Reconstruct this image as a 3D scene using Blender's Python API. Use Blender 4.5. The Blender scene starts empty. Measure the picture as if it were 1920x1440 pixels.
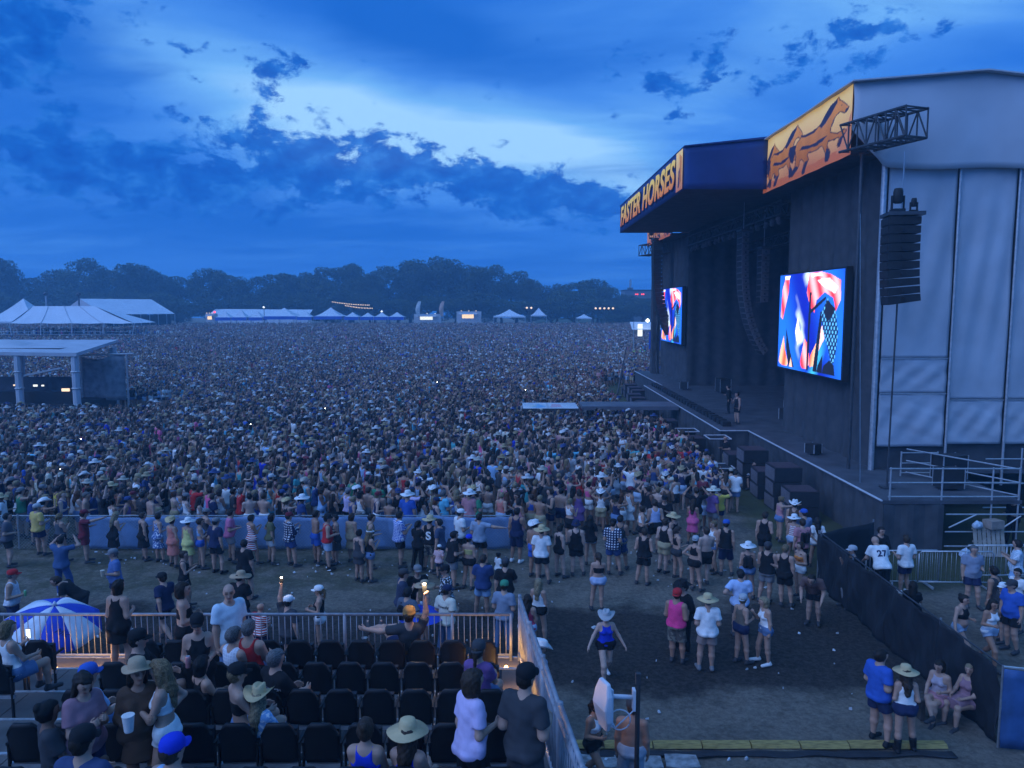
import bpy, bmesh, math, random
import numpy as np
from mathutils import Vector, Matrix
from mathutils.bvhtree import BVHTree
random.seed(7)
rng = np.random.default_rng(11)
R = math.radians
scene = bpy.context.scene
COL = scene.collection
# ------------------------------------------------------------------ camera
CAM_H = 8.3
PITCH = R(5.74)
F = 1442.0                      # focal length in photo pixels (1920 wide)
cam_data = bpy.data.cameras.new('camera')
cam = bpy.data.objects.new('camera', cam_data)
COL.objects.link(cam)
cam.location = (0, 0, CAM_H)
cam.rotation_euler = (math.pi/2 - PITCH, 0, 0)
cam_data.sensor_width = 36
cam_data.lens = 36*F/1920
cam_data.clip_start = 0.1
cam_data.clip_end = 3000
scene.camera = cam
# ------------------------------------------------------------------ render look
vs = scene.view_settings
vs.view_transform = 'Standard'
vs.look = 'None'
vs.exposure = 0.5
vs.gamma = 1.0
vs.use_curve_mapping = False
try:
    scene.cycles.use_denoising = True
    scene.cycles.use_adaptive_sampling = True
    scene.cycles.adaptive_threshold = 0.025
    scene.cycles.max_bounces = 4
    scene.cycles.diffuse_bounces = 2
    scene.cycles.glossy_bounces = 2
    scene.cycles.transmission_bounces = 3
    scene.cycles.volume_bounces = 1
    scene.cycles.transparent_max_bounces = 6
    scene.cycles.sample_clamp_indirect = 4
except Exception as e:
    print(e)
# ------------------------------------------------------------------ dusk sky with cloud
world = bpy.data.worlds.new('World')
scene.world = world
world.use_nodes = True
wt = world.node_tree
for n in list(wt.nodes):
    wt.nodes.remove(n)
SUN_EL, SUN_AZ = R(40), R(238)          # after-glow side of the sky, behind the camera
def WN(t, **kw):
    n = wt.nodes.new(t)
    for k, v in kw.items():
        setattr(n, k, v)
    return n
def wl(a, b):
    wt.links.new(a, b)
def wmath(op, a, b=None, clamp=False):
    n = WN('ShaderNodeMath', operation=op, use_clamp=clamp)
    for i, v in enumerate((a, b)):
        if v is None:
            continue
        if isinstance(v, (int, float)):
            n.inputs[i].default_value = v
        else:
            wl(v, n.inputs[i])
    return n.outputs[0]
tc = WN('ShaderNodeTexCoord')
sep = WN('ShaderNodeSeparateXYZ')
wl(tc.outputs['Generated'], sep.inputs[0])
dx, dy, dz = sep.outputs
az = wmath('MULTIPLY', wmath('ARCTAN2', dx, dy), 180/math.pi)
el = wmath('MULTIPLY', wmath('ARCSINE', dz), 180/math.pi)
azel = WN('ShaderNodeCombineXYZ')
wl(az, azel.inputs[0]); wl(el, azel.inputs[1])
def blob(a0, e0, sa, se, rot=0):
    m = WN('ShaderNodeMapping', vector_type='TEXTURE')
    m.inputs['Location'].default_value = (a0, e0, 0)
    m.inputs['Rotation'].default_value = (0, 0, R(rot))
    m.inputs['Scale'].default_value = (sa, se, 1)
    wl(azel.outputs[0], m.inputs[0])
    g = WN('ShaderNodeTexGradient', gradient_type='QUADRATIC_SPHERE')
    wl(m.outputs[0], g.inputs[0])
    return g.outputs['Fac']
def total(items):
    out = None
    for amp, b in items:
        t = wmath('MULTIPLY', b, amp)
        out = t if out is None else wmath('ADD', out, t)
    return out
# flat cloud-layer coordinates
zz = wmath('ADD', wmath('MAXIMUM', dz, 0.0), 0.13)
px_ = wmath('DIVIDE', dx, zz); py_ = wmath('DIVIDE', dy, zz)
cl = WN('ShaderNodeCombineXYZ'); wl(px_, cl.inputs[0]); wl(py_, cl.inputs[1])
def cnoise(scale, detail, rough, dist=0.0, off=(0, 0, 0), sc=(1, 1, 1), vec=None):
    m = WN('ShaderNodeMapping')
    m.inputs['Location'].default_value = off
    m.inputs['Scale'].default_value = sc
    wl(vec if vec is not None else cl.outputs[0], m.inputs[0])
    n = WN('ShaderNodeTexNoise')
    n.inputs['Scale'].default_value = scale
    n.inputs['Detail'].default_value = detail
    n.inputs['Roughness'].default_value = rough
    n.inputs['Distortion'].default_value = dist
    wl(m.outputs[0], n.inputs['Vector'])
    return n.outputs['Fac']
def ramp(fac, stops):
    r = WN('ShaderNodeValToRGB')
    e = r.color_ramp.elements
    while len(e) < len(stops):
        e.new(0.5)
    for q, (p, c) in zip(e, stops):
        q.position = p
        q.color = (*c, 1)
    wl(fac, r.inputs[0])
    return r.outputs[0]
# clear sky between the clouds: Nishita sky behind a bluish dusk tint that pales where the cloud is thin
sky = WN('ShaderNodeTexSky', sky_type='NISHITA')
sky.sun_disc = False
sky.sun_elevation = SUN_EL
sky.sun_rotation = SUN_AZ
sky.altitude = 200
sk = WN('ShaderNodeMix', data_type='RGBA', blend_type='MULTIPLY')
sk.inputs['Factor'].default_value = 1
wl(sky.outputs[0], sk.inputs[6])
sk.inputs[7].default_value = (0.001, 0.003, 0.008, 1)
thin = cnoise(1.1, 5, 0.55, 0.6, (3, 1, 0), (1.0, 1.5, 1))
paleness = total([(1.15, blob(2, 11.6, 20, 6.5, -7)), (1.1, blob(-14, 14.0, 27, 6.4, -9)), (1.0, blob(28, 20, 28, 10, 6)), (0.55, blob(9, 8.5, 11, 6)), (0.85, blob(-12, 10.8, 22, 6)), (0.5, blob(-26, 20, 15, 7)), (0.35, blob(14, 15, 16, 6))])
over = WN('ShaderNodeMapRange', interpolation_type='SMOOTHSTEP')       # the sky pales overhead
over.inputs['From Min'].default_value = 20; over.inputs['From Max'].default_value = 55; over.inputs['To Max'].default_value = 0.55
wl(el, over.inputs['Value'])
paleness = wmath('ADD', paleness, over.outputs[0])
pale = wmath('ADD', paleness, wmath('MULTIPLY', wmath('SUBTRACT', thin, 0.5), 1.15), True)
clear = ramp(pale, [(0.0, (0.018, 0.135, 0.54)), (0.35, (0.050, 0.21, 0.63)), (0.7, (0.135, 0.365, 0.72)), (1.0, (0.285, 0.53, 0.79))])
addsky = WN('ShaderNodeMix', data_type='RGBA', blend_type='ADD')
addsky.inputs['Factor'].default_value = 1
wl(clear, addsky.inputs[6]); wl(sk.outputs[2], addsky.inputs[7])
# high dark sheets
sheet = cnoise(0.9, 7, 0.55, 0.5, (7.3, 2.1, 0), (0.8, 1.6, 1))
sden = wmath('ADD', sheet, total([(0.52, blob(-7, 19.0, 21, 4.6, -12)), (0.30, blob(-31, 17, 10, 7)), (0.26, blob(17, 14.5, 15, 5, -10)), (0.16, blob(30, 15, 12, 4)), (-0.25, blob(1, 12.0, 20, 4, -7)), (-0.16, blob(-16, 14.6, 18, 3, -8)), (0.42, blob(-18, 5.6, 34, 3.8)), (0.30, blob(0, 1, 90, 5))]))
smask = WN('ShaderNodeMapRange', interpolation_type='SMOOTHSTEP')
smask.inputs['From Min'].default_value = 0.50
smask.inputs['From Max'].default_value = 0.84
wl(sden, smask.inputs['Value'])
m1 = WN('ShaderNodeMix', data_type='RGBA')
wl(wmath('MULTIPLY', smask.outputs[0], 0.90), m1.inputs['Factor'])
wl(addsky.outputs[2], m1.inputs[6]); m1.inputs[7].default_value = (0.008, 0.108, 0.49, 1)
# broken cumulus bank
el_s = WN('ShaderNodeCombineXYZ')
wl(wmath('MULTIPLY', az, 0.075), el_s.inputs[0])
wl(wmath('MULTIPLY', el, 0.115), el_s.inputs[1])
cum = cnoise(5.0, 10, 0.62, 0.2, (4.2, 1.15, 0), (1, 1, 1), el_s.outputs[0])
big = cnoise(1.9, 3, 0.5, 0.0, (9.2, 3.15, 0), (1, 1, 1), el_s.outputs[0])
cum = wmath('ADD', wmath('MULTIPLY', cum, 0.72), wmath('MULTIPLY', big, 0.28))
band = total([(0.36, blob(-28, 9.2, 22, 6.4, -4)), (0.30, blob(-13, 10.2, 15, 7.2, -8)), (0.28, blob(-2, 8.8, 13, 5.2, -8)), (0.30, blob(6, 7.6, 11, 4.6, 0)), (0.34, blob(-32, 17, 9, 8)), (0.26, blob(-17, 15.7, 4, 2.4)), (0.16, blob(-23, 17, 6, 3)),
              (0.19, blob(13, 15.5, 14, 6, -8)), (0.17, blob(23, 17.5, 12, 5)), (-0.08, blob(0, 12.5, 17, 2.6, -8)), (-0.14, blob(0, 1.5, 80, 3.4))])
cden = wmath('ADD', cum, band)
cmask = WN('ShaderNodeMapRange', interpolation_type='SMOOTHSTEP')
cmask.inputs['From Min'].default_value = 0.605
cmask.inputs['From Max'].default_value = 0.69
wl(cden, cmask.inputs['Value'])
cdetail = cnoise(7.0, 7, 0.62, 0.3, (1, 5, 0), (1, 1, 1), el_s.outputs[0])
ccol = ramp(wmath('ADD', cdetail, wmath('MULTIPLY', wmath('SUBTRACT', cden, 0.75), 0.35)), [(0.30, (0.022, 0.165, 0.58)), (0.48, (0.005, 0.100, 0.47)), (0.68, (0.002, 0.066, 0.39))])
m2 = WN('ShaderNodeMix', data_type='RGBA')
wl(wmath('MULTIPLY', cmask.outputs[0], 0.94), m2.inputs['Factor'])
wl(m1.outputs[2], m2.inputs[6]); wl(ccol, m2.inputs[7])
bg = WN('ShaderNodeBackground')
bg.inputs['Strength'].default_value = 0.92
wl(m2.outputs[2], bg.inputs['Color'])
wout = WN('ShaderNodeOutputWorld')
wl(bg.outputs[0], wout.inputs['Surface'])
try:
    world.cycles.sampling_method = 'MANUAL'
    world.cycles.sample_map_resolution = 512
except Exception:
    pass
# the after-glow of the set sun, wide and weak
sun_data = bpy.data.lights.new('sun', 'SUN')
sun_data.energy = 1.5
sun_data.angle = R(60)
sun_data.color = (0.36, 0.53, 1.0)
sun = bpy.data.objects.new('sun', sun_data)
COL.objects.link(sun)
sun.rotation_euler = (math.pi/2 - SUN_EL, 0, math.pi - SUN_AZ)
# ------------------------------------------------------------------ where a photo pixel lies on the ground
def drop_tan(v):
    return math.tan(PITCH + math.atan((v - 720)/F))
def X_of(u, Y, z):
    depth = Y*math.cos(PITCH) + (CAM_H - z)*math.sin(PITCH)
    return (u - 960)/F*depth
def gnd(u, v, z=0.0):
    Y = (CAM_H - z)/drop_tan(v)
    return X_of(u, Y, z), Y
def at(u, v, Y):
    """the point at distance Y seen at pixel (u, v)"""
    z = CAM_H - Y*drop_tan(v)
    return Vector((X_of(u, Y, z), Y, z))
def gz(y):
    """height of the field: level in front, rising gently towards the tents"""
    t = min(max((y - 70)/150, 0), 1)
    return 2.3*t*t*(3 - 2*t)
# ------------------------------------------------------------------ materials
MATS = {}
def mat(name, col, rough=0.8, metal=0.0, var=0.18, scale=6.0, bump=0.0, emit=None, estr=0.0, spec=0.3, coord='Object'):
    if name in MATS:
        return MATS[name]
    m = bpy.data.materials.new(name)
    m.use_nodes = True
    nt = m.node_tree
    b = nt.nodes['Principled BSDF']
    b.inputs['Roughness'].default_value = rough
    b.inputs['Metallic'].default_value = metal
    b.inputs['Specular IOR Level'].default_value = spec
    t = nt.nodes.new('ShaderNodeTexCoord')
    n = nt.nodes.new('ShaderNodeTexNoise')
    n.inputs['Scale'].default_value = scale
    n.inputs['Detail'].default_value = 5
    nt.links.new(t.outputs[coord], n.inputs['Vector'])
    r = nt.nodes.new('ShaderNodeValToRGB')
    lo = [c*(1 - var) for c in col]; hi = [min(c*(1 + var), 1) for c in col]
    r.color_ramp.elements[0].position = 0.3
    r.color_ramp.elements[0].color = (*lo, 1)
    r.color_ramp.elements[1].position = 0.7
    r.color_ramp.elements[1].color = (*hi, 1)
    nt.links.new(n.outputs['Fac'], r.inputs[0])
    nt.links.new(r.outputs[0], b.inputs['Base Color'])
    if bump:
        bp = nt.nodes.new('ShaderNodeBump')
        bp.inputs['Strength'].default_value = bump
        bp.inputs['Distance'].default_value = 0.03
        nt.links.new(n.outputs['Fac'], bp.inputs['Height'])
        nt.links.new(bp.outputs[0], b.inputs['Normal'])
    if emit:
        b.inputs['Emission Color'].default_value = (*emit, 1)
        b.inputs['Emission Strength'].default_value = estr
    MATS[name] = m
    return m
def nodes_of(name):
    m = bpy.data.materials.new(name)
    m.use_nodes = True
    MATS[name] = m
    return m, m.node_tree, m.node_tree.nodes['Principled BSDF']
ORD = ['first', 'second', 'third', 'fourth', 'fifth', 'sixth', 'seventh', 'eighth', 'ninth', 'tenth', 'eleventh', 'twelfth', 'thirteenth', 'fourteenth', 'fifteenth', 'sixteenth', 'seventeenth', 'eighteenth', 'nineteenth', 'twentieth']
ORD += ['twenty-' + q for q in ORD[:9]] + ['thirtieth']
# ------------------------------------------------------------------ mesh helpers
class MB:
    """collects shapes for ONE mesh"""
    def __init__(s):
        s.v = []; s.f = []
    def add(s, vs, fs):
        o = len(s.v)
        s.v += [tuple(p) for p in vs]
        s.f += [tuple(i + o for i in f) for f in fs]
        return s
    def box(s, lo, hi):
        x0, y0, z0 = lo; x1, y1, z1 = hi
        return s.add([(x0, y0, z0), (x1, y0, z0), (x1, y1, z0), (x0, y1, z0), (x0, y0, z1), (x1, y0, z1), (x1, y1, z1), (x0, y1, z1)],
                     [(0, 3, 2, 1), (4, 5, 6, 7), (0, 1, 5, 4), (1, 2, 6, 5), (2, 3, 7, 6), (3, 0, 4, 7)])
    def tube(s, pts, r, n=6, r2=None, cap=True):
        pts = [Vector(p) for p in pts]
        rs = r if isinstance(r, (list, tuple)) else [r + ((r2 if r2 is not None else r) - r)*i/max(len(pts) - 1, 1) for i in range(len(pts))]
        vs = []; fs = []
        for i, p in enumerate(pts):
            d = (pts[min(i + 1, len(pts) - 1)] - pts[max(i - 1, 0)]).normalized()
            a = d.cross(Vector((0, 0, 1)) if abs(d.z) < 0.9 else Vector((1, 0, 0))).normalized()
            b = d.cross(a)
            for k in range(n):
                t = 2*math.pi*(k + 0.5)/n
                vs.append(p + (a*math.cos(t) + b*math.sin(t))*rs[i])
        for i in range(len(pts) - 1):
            for k in range(n):
                fs.append((i*n + k, i*n + (k + 1) % n, (i + 1)*n + (k + 1) % n, (i + 1)*n + k))
        if cap:
            fs.append(tuple(range(n - 1, -1, -1)))
            fs.append(tuple((len(pts) - 1)*n + k for k in range(n)))
        return s.add(vs, fs)
    def bar(s, p, q, w, h=None):
        return s.tube([p, q], (w if h is None else (w + h)/2)*0.7071, 4)
    def lathe(s, prof, n=16, c=(0, 0, 0)):
        vs = []; fs = []
        for r, z in prof:
            for k in range(n):
                t = 2*math.pi*k/n
                vs.append((c[0] + r*math.cos(t), c[1] + r*math.sin(t), c[2] + z))
        for i in range(len(prof) - 1):
            for k in range(n):
                fs.append((i*n + k, i*n + (k + 1) % n, (i + 1)*n + (k + 1) % n, (i + 1)*n + k))
        fs.append(tuple(range(n - 1, -1, -1)))
        fs.append(tuple((len(prof) - 1)*n + k for k in range(n)))
        return s.add(vs, fs)
    def mesh(s, name='mesh', smooth=False):
        me = bpy.data.meshes.new(name)
        me.from_pydata(s.v, [], s.f)
        if smooth:
            me.shade_smooth()
        return me
    def build(s, name, m, parent=None, smooth=False, loc=None):
        return obj(name, s.mesh(name, smooth), m, parent, loc)
def obj(name, me, m=None, parent=None, loc=None, rot=None, scale=None):
    o = bpy.data.objects.new(name, me)
    COL.objects.link(o)
    if m is not None and me is not None and not me.materials:
        me.materials.append(m)
    if parent is not None:
        o.parent = parent
    if loc is not None:
        o.location = loc
    if rot is not None:
        o.rotation_euler = rot
    if scale is not None:
        o.scale = scale
    return o
def tag(o, label=None, cat=None, group=None, kind=None):
    if label: o['label'] = label
    if cat: o['category'] = cat
    if group: o['group'] = group
    if kind: o['kind'] = kind
    return o
def thing(name, label, cat, loc=(0, 0, 0), rz=0.0, group=None):
    o = bpy.data.objects.new(name, None)
    COL.objects.link(o)
    o.location = loc
    o.rotation_euler = (0, 0, rz)
    return tag(o, label, cat, group)
def copy_tree(o, parent=None):
    c = o.copy()
    COL.objects.link(c)
    c.parent = parent
    for ch in o.children:
        copy_tree(ch, c)
    return c
def box_obj(name, lo, hi, m, parent=None):
    return MB().box(lo, hi).build(name, m, parent)
def sheet_mesh(fn, nu, nv, thick=0.0):
    """a wavy cloth: fn(a, b) -> point for a, b in 0..1; given thickness by a second skin along the normal"""
    P = np.array([[fn(i/nu, j/nv) for j in range(nv + 1)] for i in range(nu + 1)], float)
    vs = P.reshape(-1, 3); W = nv + 1
    fs = [(i*W + j, (i + 1)*W + j, (i + 1)*W + j + 1, i*W + j + 1) for i in range(nu) for j in range(nv)]
    b = MB()
    if not thick:
        return b.add(vs, fs)
    n = np.cross(P[-1, 0] - P[0, 0], P[0, -1] - P[0, 0]); n /= np.linalg.norm(n)
    N = len(vs)
    vs2 = np.concatenate([vs, vs - n*thick])
    fs2 = fs + [tuple(i + N for i in reversed(f)) for f in fs]
    rim = [(i*W, (i + 1)*W) for i in range(nu)] + [((nu)*W + j, nu*W + j + 1) for j in range(nv)] + [((i + 1)*W + nv, i*W + nv) for i in range(nu)] + [(j + 1, j) for j in range(nv)]
    fs2 += [(b_, a_, a_ + N, b_ + N) for a_, b_ in rim]
    return b.add(vs2, fs2)
def text_mesh(body, size, extrude=0.004, shear=0.0, bold=0.0, name='lettering'):
    c = bpy.data.curves.new('t', 'FONT')
    c.body = body; c.size = size; c.extrude = extrude; c.shear = shear; c.offset = bold
    c.space_character = 1.06; c.align_x = 'CENTER'; c.align_y = 'CENTER'
    o = bpy.data.objects.new('t', c)
    COL.objects.link(o)
    dg = bpy.context.evaluated_depsgraph_get()
    me = bpy.data.meshes.new_from_object(o.evaluated_get(dg))
    me.name = name
    bpy.data.objects.remove(o); bpy.data.curves.remove(c)
    return me
# ================================================================== ground
m, nt, b = nodes_of('field_ground')
b.inputs['Roughness'].default_value = 0.95
b.inputs['Specular IOR Level'].default_value = 0.1
geo = nt.nodes.new('ShaderNodeNewGeometry')
sx = nt.nodes.new('ShaderNodeSeparateXYZ'); nt.links.new(geo.outputs['Position'], sx.inputs[0])
def gn(scale, detail=6, rough=0.6):
    n = nt.nodes.new('ShaderNodeTexNoise')
    n.inputs['Scale'].default_value = scale; n.inputs['Detail'].default_value = detail; n.inputs['Roughness'].default_value = rough
    nt.links.new(geo.outputs['Position'], n.inputs['Vector'])
    return n.outputs['Fac']
def gm(op, a, c=None, clamp=False):
    n = nt.nodes.new('ShaderNodeMath'); n.operation = op; n.use_clamp = clamp
    for i, v in enumerate((a, c)):
        if v is None: continue
        if isinstance(v, (int, float)): n.inputs[i].default_value = v
        else: nt.links.new(v, n.inputs[i])
    return n.outputs[0]
def gmix(f, a, c):
    n = nt.nodes.new('ShaderNodeMix'); n.data_type = 'RGBA'
    if isinstance(f, float): n.inputs['Factor'].default_value = f
    else: nt.links.new(f, n.inputs['Factor'])
    for i, v in ((6, a), (7, c)):
        if isinstance(v, tuple): n.inputs[i].default_value = (*v, 1)
        else: nt.links.new(v, n.inputs[i])
    return n.outputs[2]
def step(v, a, c):
    n = nt.nodes.new('ShaderNodeMapRange'); n.interpolation_type = 'SMOOTHSTEP'
    n.inputs['From Min'].default_value = a; n.inputs['From Max'].default_value = c
    nt.links.new(v, n.inputs['Value'])
    return n.outputs[0]
wob = gm('MULTIPLY', gm('SUBTRACT', gn(0.55, 4), 0.5), 3.2)
yw = gm('ADD', sx.outputs[1], wob)
xw = gm('ADD', sx.outputs[0], wob)
fine = gn(9.0, 8, 0.75); mid = gn(1.3, 6, 0.65); tiny = gn(42.0, 4, 0.8)
dirt = gmix(step(fine, 0.30, 0.75), (0.20, 0.165, 0.13), (0.38, 0.32, 0.25))
mulch = gmix(step(fine, 0.35, 0.7), (0.045, 0.038, 0.034), (0.115, 0.095, 0.08))
grass = gmix(step(fine, 0.3, 0.7), (0.040, 0.052, 0.018), (0.115, 0.12, 0.045))
# damp dark strip in front of the stand
dark = gm('MULTIPLY', step(yw, 15.4, 16.4), gm('SUBTRACT', 1.0, step(yw, 20.2, 21.3)))
dark = gm('MULTIPLY', dark, gm('SUBTRACT', 1.0, step(xw, 9.5, 12.5)))
col = gmix(dark, dirt, mulch)
patch = step(mid, 0.48, 0.62)
col = gmix(gm('MULTIPLY', patch, 0.30), col, mulch)
# worn grass left of the path and in front of the stage
gl = gm('MULTIPLY', gm('SUBTRACT', 1.0, step(xw, -4.0, 3.0)), gm('MULTIPLY', step(yw, 21.0, 22.5), gm('SUBTRACT', 1.0, step(yw, 32.0, 36.0))))
gr = gm('MULTIPLY', step(xw, 8.2, 9.8), step(yw, 21.5, 23.0))
lush = gm('MAXIMUM', gm('MULTIPLY', gm('MULTIPLY', gl, 0.5), step(mid, 0.35, 0.55)), gm('MULTIPLY', gr, 0.9))
col = gmix(gm('MULTIPLY', lush, step(fine, 0.25, 0.5)), col, grass)
col = gmix(gm('MULTIPLY', step(tiny, 0.60, 0.72), 0.35), col, (0.34, 0.30, 0.24))
nt.links.new(col, b.inputs['Base Color'])
bp = nt.nodes.new('ShaderNodeBump'); bp.inputs['Strength'].default_value = 1.0; bp.inputs['Distance'].default_value = 0.12
nt.links.new(gm('ADD', gm('MULTIPLY', mid, 1.2), gm('ADD', fine, gm('MULTIPLY', tiny, 0.5))), bp.inputs['Height']); nt.links.new(bp.outputs[0], b.inputs['Normal'])
ys = list(np.linspace(-55, 8, 6)) + list(np.linspace(9, 70, 123)) + list(np.linspace(72, 230, 40)) + list(np.linspace(250, 410, 6))
xs = list(np.linspace(-340, -40, 10)) + list(np.linspace(-30, 30, 121)) + list(np.linspace(40, 340, 10))
gv = []
for y in ys:
    for x in xs:
        h = 0.0
        if 10 < y < 69 and abs(x) < 30:
            h = 0.03*math.sin(x*1.7 + y*0.9)*math.sin(y*1.3 - x*0.6) - 0.03
            if x > 10.5 and y > 24: h = 0
        gv.append((x, y, gz(y) + h))
W = len(xs)
gf = [(j*W + i, j*W + i + 1, (j + 1)*W + i + 1, (j + 1)*W + i) for j in range(len(ys) - 1) for i in range(W - 1)]
tag(MB().add(gv, gf).build('ground', m, smooth=True), 'bare trodden dirt field with worn grass', kind='structure')
# ================================================================== people: distance-field figures
V3 = lambda *a: np.array(a, float)
def unit(v):
    v = np.asarray(v, float)
    return v/np.linalg.norm(v)
def surface_nets(D, org, h):
    s = D < 0
    A = [s[i:s.shape[0]-1+i, j:s.shape[1]-1+j, k:s.shape[2]-1+k] for i in (0, 1) for j in (0, 1) for k in (0, 1)]
    c = sum(a.astype(np.int8) for a in A)
    act = (c > 0) & (c < 8)
    idx = np.full(act.shape, -1, np.int64)
    ii, jj, kk = np.nonzero(act)
    idx[ii, jj, kk] = np.arange(len(ii))
    acc = np.zeros((len(ii), 3)); cnt = np.zeros(len(ii))
    corners = [(i, j, k) for i in (0, 1) for j in (0, 1) for k in (0, 1)]
    val = {o: D[ii+o[0], jj+o[1], kk+o[2]] for o in corners}
    for o in corners:
        for ax in range(3):
            if o[ax] == 0:
                q = list(o); q[ax] = 1; q = tuple(q)
                d1, d2 = val[o], val[q]
                cr = (d1 < 0) != (d2 < 0)
                t = np.where(cr, d1/np.where(cr, d1 - d2, 1), 0)
                p = np.tile(np.array(o, float), (len(ii), 1)); p[:, ax] = t
                acc += p*cr[:, None]; cnt += cr
    V = (np.stack([ii, jj, kk], 1) + acc/cnt[:, None])*h + org
    quads = []
    for ax in range(3):
        o1, o2 = [(1, 2), (2, 0), (0, 1)][ax]
        sl = [slice(1, -1)]*3; sl[ax] = slice(0, -1)
        sh = [slice(1, -1)]*3; sh[ax] = slice(1, None)
        a = s[tuple(sl)]; b_ = s[tuple(sh)]
        base = np.array(np.nonzero(a != b_))
        flip = a[tuple(base)]
        base = base.copy()
        for x in range(3):
            if x != ax: base[x] += 1
        def cell(d1, d2):
            q = base.copy(); q[o1] -= d1; q[o2] -= d2
            return idx[q[0], q[1], q[2]]
        Q = np.stack([cell(1, 1), cell(0, 1), cell(0, 0), cell(1, 0)], 1)
        Q[~flip] = Q[~flip][:, ::-1]
        quads.append(Q)
    return V, np.concatenate(quads)
def sdf_mesh(prims, h, cuts=(), wrinkle=0.0, seed=0):
    """prims: (a, b, ra, rb, k, flat, cap); flat = (axis, s) squeezes along an axis; cap cuts the end at b"""
    lo = np.min([np.minimum(p[0], p[1]) - max(p[2], p[3]) for p in prims], 0) - 2.5*h
    hi = np.max([np.maximum(p[0], p[1]) + max(p[2], p[3]) for p in prims], 0) + 2.5*h
    n = np.ceil((hi - lo)/h).astype(int) + 1
    ax = [lo[i] + np.arange(n[i])*h for i in range(3)]
    D = np.full(n, 0.12)
    for a, b_, ra, rb, k, flat, cap in prims:
        m = max(ra, rb) + k + 2.5*h
        l = np.minimum(a, b_) - m; u = np.maximum(a, b_) + m
        i0 = np.maximum(((l - lo)/h).astype(int), 0); i1 = np.minimum(((u - lo)/h).astype(int) + 2, n)
        sl = tuple(slice(i0[i], i1[i]) for i in range(3))
        X = ax[0][sl[0]][:, None, None] - a[0]; Y = ax[1][sl[1]][None, :, None] - a[1]; Z = ax[2][sl[2]][None, None, :] - a[2]
        ba = b_ - a; L2 = max(ba @ ba, 1e-9)
        dotp = X*ba[0] + Y*ba[1] + Z*ba[2]
        t = np.clip(dotp/L2, 0, 1)
        qx = X - t*ba[0]; qy = Y - t*ba[1]; qz = Z - t*ba[2]
        q2 = qx*qx + qy*qy + qz*qz
        sc = 1.0
        if flat is not None:
            f, s_ = flat
            c = qx*f[0] + qy*f[1] + qz*f[2]
            q2 = q2 + c*c*(1/s_**2 - 1)
            sc = 0.5 + 0.5*s_
        d = (np.sqrt(np.maximum(q2, 0)) - (ra + (rb - ra)*t))*sc
        if cap:
            d = np.maximum(d, (dotp - L2)/math.sqrt(L2))
        S = D[sl]
        if k > 0:
            hh = np.clip(0.5 + 0.5*(S - d)/k, 0, 1)
            D[sl] = S + (d - S)*hh - k*hh*(1 - hh)
        else:
            D[sl] = np.minimum(S, d)
    GX = ax[0][:, None, None]; GY = ax[1][None, :, None]; GZ = ax[2][None, None, :]
    if wrinkle:
        if wrinkle > .02:      # strands of hair
            w_ = wrinkle - .02
            D = D + w_*(np.sin(70*GX + 45*GY + 12*np.sin(9*GZ) + seed)*.6 + np.sin(48*GY - 60*GX + 18*GZ + seed)*.5 + .5*np.sin(110*GX + 30*GZ + 90*GY))
        else:                  # folds of cloth, slanting from the shoulders and hips
            D = D + wrinkle*(np.sin(24*(.6*GZ + 1.2*np.abs(GX)) + 6*GY + seed)*np.sin(6*GZ + 4*GX + seed) + .7*np.sin(36*(.7*GX - .5*GZ) + 9*GY + 2*seed)*np.sin(9*GX - 7*GZ + seed*3) + .35*np.sin(52*GZ + 20*GX + seed))
    for c in cuts:
        D = np.maximum(D, c(GX, GY, GZ))
    for axn in range(3):        # keep the border outside
        sl0 = [slice(None)]*3; sl0[axn] = [0, -1]
        D[tuple(sl0)] = np.maximum(D[tuple(sl0)], 0.01)
    return surface_nets(D, lo, h)
ARMS = {  # upper arm, forearm, for the right side (+x); forward is +y
    'down': ((.13, .02, -1), (.05, .16, -1)), 'bent': ((.16, -.08, -1), (-.22, .95, .12)), 'phone': ((.12, .30, -1), (-.42, .75, .50)),
    'raise': ((.28, .25, .9), (-.05, .15, 1)), 'photo': ((.62, .62, .15), (-.55, .25, .75)), 'hip': ((.60, -.30, -.8), (-.80, .35, -.32)),
    'cross': ((.15, .20, -1), (-.95, .42, .12)), 'out': ((.42, .08, -.85), (.40, .35, -.75)), 'lap': ((.12, .38, -.92), (-.30, .85, -.20)),
    'back': ((.15, -.35, -.9), (-.6, -.2, -.6)), 'drink': ((.2, .35, -.9), (-.35, .55, .8)), 'side': ((.95, .05, -.2), (.9, .3, -.1)),
    'swing': ((.12, .45, -.9), (.0, .75, -.6)), 'swingb': ((.16, -.42, -.9), (.05, -.15, -1)), 'lean': ((.25, .65, -.75), (-.1, .95, -.15)), 'point': ((.3, .9, .15), (.1, 1, .2))}
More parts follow.
